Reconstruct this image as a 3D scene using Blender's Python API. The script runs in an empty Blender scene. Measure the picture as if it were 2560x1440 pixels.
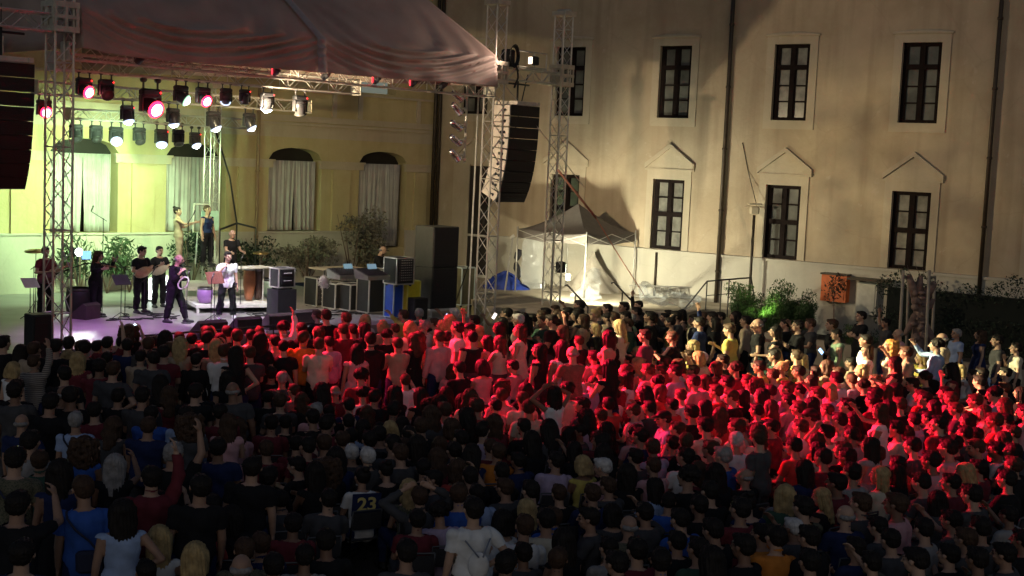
import bpy, bmesh, math, random
import numpy as np
from mathutils import Vector, Matrix, Quaternion, noise
random.seed(7)
R = math.radians
scene = bpy.context.scene
COL = scene.collection

# ------------------------------------------------------------------ camera, sky, exposure
F, PITCH, ROLL, CAMH = 3300.0, 0.0971, 0.0438, 5.6      # focal length in photo pixels (2560 wide)
cam_d = bpy.data.cameras.new('camera'); cam = bpy.data.objects.new('camera', cam_d); COL.objects.link(cam)
cam_d.sensor_width = 36; cam_d.lens = F/2560*36; cam_d.clip_start = 0.1; cam_d.clip_end = 1000
cam.matrix_world = Matrix.Translation((0, 0, CAMH)) @ Matrix.Rotation(math.pi/2-PITCH, 4, 'X') @ Matrix.Rotation(ROLL, 4, 'Z')
scene.camera = cam
w = bpy.data.worlds.new('World'); scene.world = w; w.use_nodes = True
nt = w.node_tree; bgn = nt.nodes['Background']
sky = nt.nodes.new('ShaderNodeTexSky'); sky.sky_type = 'NISHITA'; sky.sun_disc = False
sky.sun_elevation = R(28); sky.sun_rotation = R(180)
nt.links.new(sky.outputs[0], bgn.inputs[0]); bgn.inputs[1].default_value = 0.018
vs = scene.view_settings; vs.view_transform = 'Standard'; vs.look = 'None'; vs.exposure = 0.32; vs.gamma = 1
scene.cycles.max_bounces = 6; scene.cycles.diffuse_bounces = 3; scene.cycles.glossy_bounces = 3
scene.cycles.transparent_max_bounces = 8; scene.cycles.use_denoising = True
scene.cycles.sample_clamp_indirect = 4

# ------------------------------------------------------------------ photo pixel -> place
def ray(px, py):
    cr, sr = math.cos(ROLL), math.sin(ROLL); dx, dy = px-1280, py-720
    xi = dx*cr+dy*sr; yi = -dx*sr+dy*cr
    c, s = math.cos(PITCH), math.sin(PITCH)
    return Vector((xi/F, c-yi/F*s, -s-yi/F*c))
def atZ(px, py, z):
    d = ray(px, py); k = (z-CAMH)/d.z
    return Vector((0, 0, CAMH))+d*k
def atY(px, py, Y):
    d = ray(px, py); return Vector((0, 0, CAMH))+d*(Y/d.y)
def onp(px, py, P, n):
    d = ray(px, py); o = Vector((0, 0, CAMH))
    k = ((Vector((P[0], P[1], 0))-Vector((0, 0, 0))).dot(Vector((n[0], n[1], 0)))) / (d.x*n[0]+d.y*n[1])
    return o+d*k

# ------------------------------------------------------------------ materials
MATS = {}
def mat(name, col, rough=0.8, metal=0.0, var=0.12, scale=6.0, bump=0.0, emit=None, es=1.0, alpha=None, trans=None, coat=0, spec=None, bscale=None):
    if name in MATS: return MATS[name]
    m = bpy.data.materials.new(name); m.use_nodes = True; n = m.node_tree.nodes; l = m.node_tree.links
    b = n['Principled BSDF']
    b.inputs['Roughness'].default_value = rough; b.inputs['Metallic'].default_value = metal
    if spec is not None: b.inputs['Specular IOR Level'].default_value = spec
    tc = n.new('ShaderNodeTexCoord')
    if var > 0:
        nz = n.new('ShaderNodeTexNoise'); nz.inputs['Scale'].default_value = scale; nz.inputs['Detail'].default_value = 5
        l.new(tc.outputs['Object'], nz.inputs['Vector'])
        cr = n.new('ShaderNodeValToRGB'); cr.color_ramp.elements[0].position = .3; cr.color_ramp.elements[1].position = .7
        cr.color_ramp.elements[0].color = [max(0, c*(1-var)) for c in col[:3]]+[1]
        cr.color_ramp.elements[1].color = [min(1, c*(1+var)) for c in col[:3]]+[1]
        l.new(nz.outputs['Fac'], cr.inputs[0]); l.new(cr.outputs[0], b.inputs['Base Color'])
    else: b.inputs['Base Color'].default_value = list(col[:3])+[1]
    if bump > 0:
        n2 = n.new('ShaderNodeTexNoise'); n2.inputs['Scale'].default_value = bscale or scale*4; n2.inputs['Detail'].default_value = 4
        l.new(tc.outputs['Object'], n2.inputs['Vector'])
        bp = n.new('ShaderNodeBump'); bp.inputs['Strength'].default_value = bump; bp.inputs['Distance'].default_value = .02
        l.new(n2.outputs['Fac'], bp.inputs['Height']); l.new(bp.outputs[0], b.inputs['Normal'])
    if emit:
        b.inputs['Emission Color'].default_value = list(emit)+[1]; b.inputs['Emission Strength'].default_value = es
    if alpha is not None: b.inputs['Alpha'].default_value = alpha
    if trans is not None: b.inputs['Transmission Weight'].default_value = trans
    MATS[name] = m
    return m
def plaster(name, c1, c2, stain, blocks=False, dirt=0.5):
    """aged lime plaster: broad mottling, vertical run-off streaks, fine grain"""
    m = bpy.data.materials.new(name); m.use_nodes = True; n = m.node_tree.nodes; l = m.node_tree.links
    b = n['Principled BSDF']; b.inputs['Roughness'].default_value = .9; b.inputs['Specular IOR Level'].default_value = .2
    tc = n.new('ShaderNodeTexCoord')
    a = n.new('ShaderNodeTexNoise'); a.inputs['Scale'].default_value = .55; a.inputs['Detail'].default_value = 7; a.inputs['Roughness'].default_value = .62
    l.new(tc.outputs['Object'], a.inputs['Vector'])
    r = n.new('ShaderNodeValToRGB'); r.color_ramp.elements[0].position = .36; r.color_ramp.elements[1].position = .66
    r.color_ramp.elements[0].color = (*c1, 1); r.color_ramp.elements[1].color = (*c2, 1); l.new(a.outputs['Fac'], r.inputs[0])
    mp = n.new('ShaderNodeMapping'); mp.inputs['Scale'].default_value = (2.2, 2.2, .16); l.new(tc.outputs['Object'], mp.inputs[0])
    s = n.new('ShaderNodeTexNoise'); s.inputs['Scale'].default_value = 1.0; s.inputs['Detail'].default_value = 6; l.new(mp.outputs[0], s.inputs['Vector'])
    r2 = n.new('ShaderNodeValToRGB'); r2.color_ramp.elements[0].position = .5; r2.color_ramp.elements[1].position = .78
    r2.color_ramp.elements[0].color = (0, 0, 0, 1); r2.color_ramp.elements[1].color = (dirt, dirt, dirt, 1); l.new(s.outputs['Fac'], r2.inputs[0])
    mx = n.new('ShaderNodeMix'); mx.data_type = 'RGBA'; l.new(r2.outputs[0], mx.inputs['Factor']); l.new(r.outputs[0], mx.inputs[6]); mx.inputs[7].default_value = (*stain, 1)
    # pale flaked patches
    v = n.new('ShaderNodeTexNoise'); v.inputs['Scale'].default_value = 2.3; v.inputs['Detail'].default_value = 9; v.inputs['Roughness'].default_value = .7; l.new(tc.outputs['Object'], v.inputs['Vector'])
    r3 = n.new('ShaderNodeValToRGB'); r3.color_ramp.elements[0].position = .62; r3.color_ramp.elements[1].position = .68
    r3.color_ramp.elements[0].color = (0, 0, 0, 1); r3.color_ramp.elements[1].color = (.35, .35, .35, 1); l.new(v.outputs['Fac'], r3.inputs[0])
    m2 = n.new('ShaderNodeMix'); m2.data_type = 'RGBA'; l.new(r3.outputs[0], m2.inputs['Factor']); l.new(mx.outputs[2], m2.inputs[6]); m2.inputs[7].default_value = (c2[0]*1.15, c2[1]*1.2, c2[2]*1.35, 1)
    vc = n.new('ShaderNodeTexVoronoi'); vc.feature = 'DISTANCE_TO_EDGE'; vc.inputs['Scale'].default_value = .42
    wn = n.new('ShaderNodeTexNoise'); wn.inputs['Scale'].default_value = 1.4; wn.inputs['Detail'].default_value = 6; l.new(tc.outputs['Object'], wn.inputs['Vector'])
    va = n.new('ShaderNodeMix'); va.data_type = 'RGBA'; va.inputs['Factor'].default_value = .38; l.new(tc.outputs['Object'], va.inputs[6]); l.new(wn.outputs['Color'], va.inputs[7]); l.new(va.outputs[2], vc.inputs['Vector'])
    r4 = n.new('ShaderNodeValToRGB'); r4.color_ramp.elements[0].position = .0; r4.color_ramp.elements[1].position = .006; r4.color_ramp.elements[0].color = (.16, .16, .16, 1); r4.color_ramp.elements[1].color = (0, 0, 0, 1); l.new(vc.outputs['Distance'], r4.inputs[0])
    m3 = n.new('ShaderNodeMix'); m3.data_type = 'RGBA'; l.new(r4.outputs[0], m3.inputs['Factor']); l.new(m2.outputs[2], m3.inputs[6]); m3.inputs[7].default_value = (*stain, 1); l.new(m3.outputs[2], b.inputs['Base Color'])
    f = n.new('ShaderNodeTexNoise'); f.inputs['Scale'].default_value = 9; f.inputs['Detail'].default_value = 8; l.new(tc.outputs['Object'], f.inputs['Vector'])
    bp = n.new('ShaderNodeBump'); bp.inputs['Strength'].default_value = .35; bp.inputs['Distance'].default_value = .03
    l.new(f.outputs['Fac'], bp.inputs['Height']); l.new(bp.outputs[0], b.inputs['Normal'])
    MATS[name] = m; return m
M_WALL = plaster('wall_plaster', (.41, .325, .225), (.52, .425, .305), (.25, .185, .125), dirt=.6)
M_WALL2 = plaster('yellow_plaster', (.47, .38, .20), (.56, .47, .27), (.30, .22, .12), dirt=.35)
M_PLINTH = plaster('plinth_plaster', (.46, .42, .35), (.56, .52, .43), (.33, .29, .22), dirt=.3)
M_TRIM = plaster('trim_plaster', (.46, .385, .28), (.55, .47, .35), (.32, .25, .18), dirt=.4)
M_WOOD = mat('dark_wood', (.013, .008, .007), .75, spec=.1, var=.3, scale=8)
M_PANES = [mat('curtained_pane', (.13, .13, .115), .12, var=.4, scale=1.6), mat('lace_pane', (.22, .21, .18), .15, var=.35, scale=3.5), mat('dark_pane', (.06, .06, .058), .08, var=.5, scale=2)]
M_ALU = mat('aluminium', (.58, .55, .50), .42, .55, var=.12, scale=9)
M_ALUP = mat('aluminium_plate', (.62, .57, .47), .55, .6, var=.15)
M_BLACK = mat('black_paint', (.018, .018, .019), .55, var=.2)
M_BLKM = mat('black_plastic', (.012, .012, .013), .4, var=.2)
M_GRILL = mat('speaker_grille', (.016, .015, .016), .7, var=.3, scale=40)
M_DOWN = mat('downpipe_metal', (.05, .035, .022), .5, .3, var=.25)
M_GROUND = mat('ground_gravel', (.06, .055, .05), .95, var=.35, scale=2.5, bump=.5)

# ------------------------------------------------------------------ mesh builder
class MB:
    def __init__(s): s.v = []; s.f = []; s.mi = []; s.cur = 0; s.sm = []; s.smooth = False
    def add(s, vs, fs):
        o = len(s.v); s.v += [tuple(v) for v in vs]
        s.f += [tuple(i+o for i in f) for f in fs]; s.mi += [s.cur]*len(fs); s.sm += [s.smooth]*len(fs); return s
    def box(s, c, size, M=None):
        hx, hy, hz = [k/2 for k in size]; c = Vector(c)
        vs = []
        for x, y, z in ((-1,-1,-1),(1,-1,-1),(1,1,-1),(-1,1,-1),(-1,-1,1),(1,-1,1),(1,1,1),(-1,1,1)):
            p = Vector((x*hx, y*hy, z*hz)); vs.append((M @ p if M else p)+c)
        return s.add(vs, [(0,3,2,1),(4,5,6,7),(0,1,5,4),(1,2,6,5),(2,3,7,6),(3,0,4,7)])
    def bbox(s, c, size, M=None, b=.01):
        """box with bevelled vertical and horizontal edges (octagonal profile in plan, inset caps)"""
        hx, hy, hz = [k/2 for k in size]; c = Vector(c); b = min(b, hx*.9, hy*.9, hz*.9)
        rings = []
        for z, i in ((-hz, b), (-hz+b, 0), (hz-b, 0), (hz, b)):
            x, y = hx-i, hy-i
            rings.append([(-x+b,-y,z),(x-b,-y,z),(x,-y+b,z),(x,y-b,z),(x-b,y,z),(-x+b,y,z),(-x,y-b,z),(-x,-y+b,z)])
        vs = [((M @ Vector(p)) if M else Vector(p))+c for r in rings for p in r]
        fs = [tuple(range(7,-1,-1)), tuple(range(24,32))]
        for r in range(3):
            for i in range(8): j = (i+1) % 8; fs.append((r*8+i, r*8+j, r*8+8+j, r*8+8+i))
        return s.add(vs, fs)
    def tube(s, a, b, r, n=8, r2=None, cap=True):
        a, b = Vector(a), Vector(b); d = b-a
        if d.length < 1e-6: return s
        q = d.to_track_quat('Z', 'Y'); r2 = r if r2 is None else r2
        vs = []
        for p, rr in ((a, r), (b, r2)):
            for i in range(n):
                t = 2*math.pi*i/n; vs.append(p+q @ Vector((math.cos(t)*rr, math.sin(t)*rr, 0)))
        fs = [(i, (i+1) % n, n+(i+1) % n, n+i) for i in range(n)]
        if cap: fs += [tuple(range(n-1, -1, -1)), tuple(range(n, 2*n))]
        sm = s.smooth; s.smooth = n > 6; s.add(vs, fs); s.smooth = sm
        return s
    def path(s, pts, r, n=6):
        pts = [Vector(p) for p in pts]
        rings = []
        for i, p in enumerate(pts):
            d = (pts[min(i+1, len(pts)-1)]-pts[max(i-1, 0)]).normalized(); q = d.to_track_quat('Z', 'Y')
            rr = r[i] if isinstance(r, (list, tuple)) else r
            rings.append([p+q @ Vector((math.cos(2*math.pi*k/n)*rr, math.sin(2*math.pi*k/n)*rr, 0)) for k in range(n)])
        return s.rings(rings)
    def rings(s, rings, cap=True):
        n = len(rings[0]); vs = [p for r in rings for p in r]; fs = []
        for i in range(len(rings)-1):
            for k in range(n): fs.append((i*n+k, i*n+(k+1) % n, (i+1)*n+(k+1) % n, (i+1)*n+k))
        if cap: fs += [tuple(range(n-1, -1, -1)), tuple((len(rings)-1)*n+k for k in range(n))]
        sm = s.smooth; s.smooth = True; s.add(vs, fs); s.smooth = sm
        return s
    def lathe(s, prof, c=(0,0,0), n=16, M=None):
        c = Vector(c); rings = []
        for r, z in prof:
            rings.append([c+((M @ Vector((math.cos(2*math.pi*k/n)*r, math.sin(2*math.pi*k/n)*r, z))) if M else Vector((math.cos(2*math.pi*k/n)*r, math.sin(2*math.pi*k/n)*r, z))) for k in range(n)])
        return s.rings(rings)
    def ell(s, c, rad, M=None, n=12, m=8):
        c = Vector(c); rings = []
        for i in range(m+1):
            t = -math.pi/2+math.pi*i/m; t = max(-1.5, min(1.5, t))
            rings.append([c+((M @ Vector((math.cos(t)*math.cos(2*math.pi*k/n)*rad[0], math.cos(t)*math.sin(2*math.pi*k/n)*rad[1], math.sin(t)*rad[2]))) if M else Vector((math.cos(t)*math.cos(2*math.pi*k/n)*rad[0], math.cos(t)*math.sin(2*math.pi*k/n)*rad[1], math.sin(t)*rad[2]))) for k in range(n)])
        return s.rings(rings)
    def prism(s, pts, d):
        """closed outline pts (3D, planar) pushed by vector d"""
        pts = [Vector(p) for p in pts]; d = Vector(d); n = len(pts)
        return s.add(pts+[p+d for p in pts], [tuple(range(n-1, -1, -1)), tuple(range(n, 2*n))]+[(i, (i+1) % n, n+(i+1) % n, n+i) for i in range(n)])
    def grid(s, P, closed=False):
        """P[i][j] points -> quads"""
        m, n = len(P), len(P[0]); vs = [p for r in P for p in r]; fs = []
        for i in range(m-1):
            for j in range(n-1): fs.append((i*n+j, i*n+j+1, (i+1)*n+j+1, (i+1)*n+j))
        sm = s.smooth; s.smooth = True; s.add(vs, fs); s.smooth = sm
        return s
    def mesh(s, name, mats, fixn=True):
        me = bpy.data.meshes.new(name); me.from_pydata(s.v, [], s.f)
        for m in (mats if isinstance(mats, (list, tuple)) else [mats]): me.materials.append(m)
        me.polygons.foreach_set('material_index', s.mi); me.polygons.foreach_set('use_smooth', s.sm)
        if fixn:
            bm = bmesh.new(); bm.from_mesh(me); bmesh.ops.recalc_face_normals(bm, faces=bm.faces); bm.to_mesh(me); bm.free()
        me.update(); return me
    def obj(s, name, mats, parent=None, fixn=True):
        return put(name, s.mesh(name, mats, fixn), parent)
WM = {}
def put(name, data, parent=None, M=None):
    o = bpy.data.objects.new(name, data); COL.objects.link(o)
    M = M or Matrix.Identity(4)
    if parent is not None:
        o.parent = parent; o.matrix_parent_inverse = WM[parent.name].inverted()
    o.matrix_world = M; WM[o.name] = M.copy(); o.matrix_basis = M
    return o
def child(name, data, parent, M=None):
    """child whose geometry is in its parent's own frame"""
    o = bpy.data.objects.new(name, data); COL.objects.link(o); o.parent = parent
    o.matrix_basis = M or Matrix.Identity(4); WM[o.name] = WM[parent.name] @ o.matrix_basis; return o
def tag(o, label, cat=None, group=None, kind=None):
    if label: o['label'] = label
    if cat: o['category'] = cat
    if group: o['group'] = group
    if kind: o['kind'] = kind
    return o
def empty(name, loc, label=None, cat=None, group=None, rz=0):
    o = bpy.data.objects.new(name, None); COL.objects.link(o); o.empty_display_size = .2
    M = Matrix.Translation(Vector(loc)) @ Matrix.Rotation(rz, 4, 'Z'); o.matrix_basis = M; WM[o.name] = M
    return tag(o, label, cat, group)
def dup(root, M, label=None, group=None):
    r = root.copy(); COL.objects.link(r); r.matrix_basis = M; WM[r.name] = M
    if label: r['label'] = label
    if group: r['group'] = group
    def rec(src, dst):
        for ch in list(src.children):
            c = ch.copy(); COL.objects.link(c); c.parent = dst; WM[c.name] = WM[dst.name] @ ch.matrix_basis
            rec(ch, c)
    rec(root, r); return r
def TM(loc, rz=0, s=1): return Matrix.Translation(Vector(loc)) @ Matrix.Rotation(rz, 4, 'Z') @ Matrix.Scale(s, 4)

# ------------------------------------------------------------------ ground
g = MB(); g.add([(-200,-60,0),(200,-60,0),(200,260,0),(-200,260,0)], [(0,1,2,3)])
tag(g.obj('ground', M_GROUND), 'dark trodden ground of the courtyard under the audience', kind='structure')

# ------------------------------------------------------------------ palace wings
AR, BL = .5965, .7774
SC = -3.845
Rdir = Vector((math.cos(AR), -math.sin(AR), 0)); Rn = Vector((-math.sin(AR), -math.cos(AR), 0))
R0 = Vector((0, 48, 0))
C0 = R0+Rdir*SC
Ldir = Vector((-math.cos(BL), -math.sin(BL), 0)); Ln = Vector((math.sin(BL), -math.cos(BL), 0))
def RW(s, z, d=0): p = R0+Rdir*s+Rn*d; return Vector((p.x, p.y, z))
def LW(t, z, d=0): p = C0+Ldir*t+Ln*d; return Vector((p.x, p.y, z))
def onR(px, py, d=0):
    P = R0+Rn*d; q = onp(px, py, P, Rn); return (q-P).dot(Rdir), q.z
def onL(px, py, d=0):
    P = C0+Ln*d; q = onp(px, py, P, Ln); return (q-P).dot(Ldir), q.z
def wall_holes(W, s0, s1, z0, z1, holes, depth=.28):
    """wall sheet with real openings and reveals; holes = (s0,s1,z0,z1)"""
    m = MB(); ss = sorted({s0, s1, *[h[0] for h in holes], *[h[1] for h in holes]}); zz = sorted({z0, z1, *[h[2] for h in holes], *[h[3] for h in holes]})
    for i in range(len(ss)-1):
        for j in range(len(zz)-1):
            cs, cz = (ss[i]+ss[i+1])/2, (zz[j]+zz[j+1])/2
            if any(h[0] < cs < h[1] and h[2] < cz < h[3] for h in holes): continue
            m.add([W(ss[i], zz[j]), W(ss[i+1], zz[j]), W(ss[i+1], zz[j+1]), W(ss[i], zz[j+1])], [(0,1,2,3)])
    for a, b, c, d in holes:
        for p, q in (((a,c),(a,d)), ((a,d),(b,d)), ((b,d),(b,c)), ((b,c),(a,c))):
            m.add([W(*p), W(*q), W(q[0], q[1], -depth), W(p[0], p[1], -depth)], [(0,1,2,3)])
    return m
def slab(m, W, s0, s1, z0, z1, d0, d1):
    """block on a wall between depths d0 and d1"""
    P = [W(a, b, c) for c in (d0, d1) for a, b in ((s0,z0),(s1,z0),(s1,z1),(s0,z1))]
    m.add(P, [(0,1,2,3),(4,5,6,7),(0,1,5,4),(1,2,6,5),(2,3,7,6),(3,0,4,7)]); return m

wing = empty('palace_wing', RW(6, 0), 'long two storey palace wing with mottled ochre plaster and dark brown windows', 'building')
SW, WW = [2.09+4.104*k for k in range(-1, 5)], 1.182
ZUT, ZUB, ZLT, ZLB = 9.60, 7.208, 5.152, 2.80
holes = []
for i, s in enumerate(SW):
    holes.append((s-WW/2, s+WW/2, ZUB, ZUT)); holes.append((s-WW/2, s+WW/2, ZLB, ZLT))
m = wall_holes(RW, SC, 32, 2.79, 15, holes); m.obj('wall', M_WALL, wing, False)
m = MB(); slab(m, RW, SC, 32, -.5, 2.70, -.3, .07); slab(m, RW, SC, 32, 2.70, 2.785, -.3, .12); m.obj('plinth', M_PLINTH, wing)
WN = [0]
def window(W, s, z0, z1, wd, parent, split, depth=.2):
    """wooden casement: frame, mullion, transom, glazing bars; panes behind"""
    fr = MB(); a, b = s-wd/2, s+wd/2; fw = .11
    for r in ((a,a+fw,z0,z1),(b-fw,b,z0,z1),(a+fw,b-fw,z0,z0+.1),(a+fw,b-fw,z1-fw,z1)): slab(fr, W, *r, -depth, -depth+.09)
    zt = z0+(z1-z0)*split
    slab(fr, W, s-.07, s+.07, z0+.1, z1-fw, -depth+.003, -depth+.1)
    slab(fr, W, a+fw, b-fw, zt-.075, zt+.075, -depth+.006, -depth+.11)
    for x0, x1 in ((a+fw, s-.07), (s+.07, b-fw)):
        for lo, hi, n in ((z0+.1, zt-.075, 3 if split > .6 else 2), (zt+.075, z1-fw, 1 if split > .6 else 2)):
            slab(fr, W, x0, x0+.035, lo, hi, -depth, -depth+.07); slab(fr, W, x1-.035, x1, lo, hi, -depth, -depth+.07)
            for k in range(1, n):
                z = lo+(hi-lo)*k/n; slab(fr, W, x0+.035, x1-.035, z-.024, z+.024, -depth, -depth+.065)
    f = fr.obj('window', M_WOOD, parent)
    p = MB(); slab(p, W, a+.01, b-.01, z0+.01, z1-.01, -depth-.05, -depth+.02); p.obj('pane', M_PANES[[0, 1, 0, 2, 0, 1, 1, 0, 0, 1, 0, 2][WN[0] % 12]], f); WN[0] += 1
    return f
for i, s in enumerate(SW):
    window(RW, s, ZUB, ZUT, WW, wing, .70); window(RW, s, ZLB+.01, ZLT, WW, wing, .5)
    # upper surround with a shallow arched head
    m = MB(); o = .26
    slab(m, RW, s-WW/2-o, s-WW/2, ZUB-.28, ZUT+.24, .0, .035); slab(m, RW, s+WW/2, s+WW/2+o, ZUB-.28, ZUT+.24, .0, .035)
    slab(m, RW, s-WW/2, s+WW/2, ZUB-.28, ZUB, 0, .035); slab(m, RW, s-WW/2, s+WW/2, ZUT, ZUT+.24, 0, .035)
    pts = []; n = 10; hw = WW/2+o+.05
    for k in range(n+1): x = -hw+2*hw*k/n; pts.append((s+x, ZUT+.31+.07*(1-(x/hw)**2)))
    low = [RW(a, ZUT+.24, 0) for a, _ in pts]; up = [RW(a, z, 0) for a, z in pts]
    low2 = [RW(a, ZUT+.24, .06) for a, _ in pts]; up2 = [RW(a, z, .06) for a, z in pts]
    m.grid([low, low2, up2, up]); m.obj('window_surround', M_TRIM, wing)
    # lower surround with a pediment
    m = MB(); o = .24
    slab(m, RW, s-WW/2-o, s-WW/2, ZLB, ZLT+.3, 0, .04); slab(m, RW, s+WW/2, s+WW/2+o, ZLB, ZLT+.3, 0, .04); slab(m, RW, s-WW/2, s+WW/2, ZLT, ZLT+.3, 0, .04)
    hw = WW/2+.33; zb, zp = ZLT+.36, ZLT+1.08
    slab(m, RW, s-hw, s+hw, ZLT+.3, zb, 0, .065)
    def P(x, z, d): return RW(s+x, z, d)
    m.prism([P(-hw, zb, .0), P(hw, zb, .0), P(hw, zb+.16, 0), P(0, zp+.1, 0), P(-hw, zb+.16, 0)], Rn*.03)
    for sg in (-1, 1):
        A = [P(sg*hw, zb, .03), P(sg*hw, zb+.17, .03), P(0, zp+.12, .03), P(0, zp-.03, .03)]; m.prism(A if sg < 0 else A[::-1], Rn*.07)
    m.obj('pediment', M_TRIM, wing)
for px, py in ((1797, 620), (2449, 710)):
    s, z = onR(px, py, .14)
    m = MB(); m.tube(RW(s, .3, .14), RW(s, 14.8, .14), .065, 10)
    for zz in (2.2, 4.2, 6.2, 8.2, 10.2): m.tube(RW(s, zz, .14), RW(s, zz+.07, .14), .085, 10); m.tube(RW(s, zz+.03, .14), RW(s, zz+.03, 0), .015, 5)
    m.obj('downpipe', M_DOWN, wing)
m = MB(); s, z = onR(1640, 660, .1); m.tube(RW(s, 1.2, .11), RW(s, 2.68, .11), .04, 8); m.obj('drain_pipe', M_DOWN, wing)
m = MB(); slab(m, RW, SC-.6, 32, 14.6, 15.2, -.3, .55); slab(m, RW, SC-.6, 32, 14.3, 14.6, -.3, .3); m.obj('cornice', M_TRIM, wing)
m = MB(); m.add([RW(SC-.6, 15.2, .6), RW(32, 15.2, .6), RW(32, 20, -6), RW(SC-.6, 20, -6)], [(0,1,2,3)]); m.add([RW(SC-.6, 15.1, .6), RW(32, 15.1, .6), RW(32, 19.9, -6), RW(SC-.6, 19.9, -6)], [(3,2,1,0)])
m.obj('roof', mat('roof_tile', (.18, .07, .04), .8, bump=.4), wing)

lw = empty('palace_wing', LW(8, 0), 'yellow arcaded palace wing with draped arches behind the stage', 'building')
TC, LWD = [6.27+3.867*k for k in (-1, 0, 1, 2, 3)], 2.2
ZI, ZB = 5.246, 2.794
holes = []
for i, t in enumerate(TC):
    zb = 2.15 if i == 0 else ZB
    holes.append((t-LWD/2, t+LWD/2, zb, ZI+.45))
hi = onL(990, 232)[0]; h2 = onL(895, 222)[0]
holes.append((hi, h2, 7.75, 8.35))
m = wall_holes(LW, 0.0, 24, 1.0, 14, holes, .5)
m.obj('wall', M_WALL2, lw, False)
for t in TC:                      # segmental arch heads
    n = 14; up = []; lo = []; sp = MB()
    for k in range(n+1):
        x = -LWD/2+LWD*k/n; h = .02+.40*math.sqrt(max(0, 1-(abs(x)/(LWD/2))**2.2)); lo.append((t+x, ZI+h)); up.append((t+x, ZI+.452))
    sp.grid([[LW(a, z, .001) for a, z in lo], [LW(a, z, .001) for a, z in up]]); sp.grid([[LW(a, z, .001) for a, z in lo], [LW(a, z, -.5) for a, z in lo]]); sp.obj('arch_head', M_WALL2, lw)
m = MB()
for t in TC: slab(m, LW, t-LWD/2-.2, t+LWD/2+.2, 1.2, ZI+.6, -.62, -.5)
m.obj('dark_backing', mat('unlit_interior', (.018, .014, .012), .8), lw)  # near-black backing, the unlit rooms behind the arches put into its colour
# pilasters with capitals, impost, cornice strips, plinth
edges = [(0.0, TC[0]-LWD/2)]+[(TC[k]+LWD/2, TC[k+1]-LWD/2) for k in range(4)]+[(TC[4]+LWD/2, 24)]
for a, b in edges:
    aa, bb = (a+.02, b-.05) if a == 0 else (a+.05, b-.05)
    mid = (aa+bb)/2; hw = min(.42, (bb-aa)/2*.5)
    m = MB(); slab(m, LW, mid-hw, mid+hw, ZB, ZI-.29, 0, .08); m.obj('pilaster', M_WALL2, lw); cap = MB()
    slab(cap, LW, max(a-.12, .0), b+.12, ZI-.28, ZI-.07, 0, .10); slab(cap, LW, max(a-.16, 0), b+.16, ZI-.07, ZI, .0, .16); cap.obj('impost', M_TRIM, lw)
m = MB()
for z0, z1, d in ((6.43, 6.53, .10), (6.56, 6.77, .06), (7.6, 7.68, .09)): slab(m, LW, .02, 24, z0, z1, 0, d)
slab(m, LW, .02, 24, 6.02, 6.42, 0, .03)
for t in [onL(x, 270)[0] for x in (1045, 900, 835)]: slab(m, LW, t-.09, t+.09, 6.78, 7.6, 0, .07)
m.obj('cornice', M_TRIM, lw)
m = MB(); 
for a, b in ((0.02, TC[0]-LWD/2), (TC[0]+LWD/2, 24)): slab(m, LW, a, b, 1.0, ZB-.06, -.02, .09); slab(m, LW, a, b, ZB-.06, ZB, -.02, .14)
m.obj('plinth', M_PLINTH, lw)
for px in (645,):
    t, z = onL(px, 400, .16); m = MB(); m.tube(LW(t, 1.2, .16), LW(t, 7.6, .16), .06, 10)
    for zz in (2.6, 4.8, 6.8): m.tube(LW(t, zz, .16), LW(t, zz+.07, .16), .08, 10)
    m.obj('downpipe', mat('ochre_pipe', (.30, .21, .12), .6), lw)
m = MB(); q = C0+(Rn+Ln)*.16
for dx in (0, .17): m.tube((q.x+dx, q.y, 1.3), (q.x+dx, q.y, 13.5), .07, 10)
m.obj('downpipe', M_DOWN, lw)
# curtains in the arches
M_CURT = mat('curtain_cloth', (.44, .41, .39), .9, var=.1, scale=3)
for i, t in enumerate(TC):
    zb = 2.2 if i == 0 else ZB+.02
    for (a, b) in ((t-LWD/2+.20, t+.03), (t-.03, t+LWD/2-.0)):
        n = 44; rows = []
        rnd = random.Random(i*10+int(a*7))
        ph = [rnd.uniform(0, 6) for _ in range(4)]
        for zi in range(9):
            f = zi/8; z = ZI-.03-(ZI-.03-zb)*f; row = []
            for k in range(n+1):
                x = k/n; sq = 1-.07*f
                xx = (a+(b-a)*(x*sq)) if a < t-.5 else (b-(b-a)*((1-x)*sq))
                d = -.12+(.02+.05*f)*math.sin(x*26+ph[0]+math.sin(x*9+ph[1])*1.4)+.02*math.sin(x*61+ph[2]+f)
                row.append(LW(xx, z+.0, d))
            rows.append(row)
        c = MB(); c.grid(rows)
        o = c.obj('curtain', M_CURT, None, False); o.modifiers.new('s', 'SOLIDIFY').thickness = .01
        pos = ['rightmost low arch', 'second arch from the corner', 'third arch from the corner', 'fourth arch from the corner', 'leftmost arch'][i]
        tag(o, f'grey curtain hanging on the {"right" if a < t-.5 else "left"} side of the {pos}', 'curtain', 'curtains in the arches behind the stage')
# right wing entrance near corner: tall dark door with lighter surround
m = MB(); s0, _ = onR(1175, 500, .05); s1, _ = onR(1222, 500, .05)
slab(m, RW, s0, s1, 1.3, 5.3, .071, .11); m.obj('door', mat('door_dark', (.02, .014, .01), .6), wing)
m = MB(); slab(m, RW, s0-.55, s0, 1.3, 5.35, .071, .16); slab(m, RW, s0-.6, s1+.2, 5.35, 5.75, .0, .12); m.obj('door_surround', M_TRIM, wing)

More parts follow.
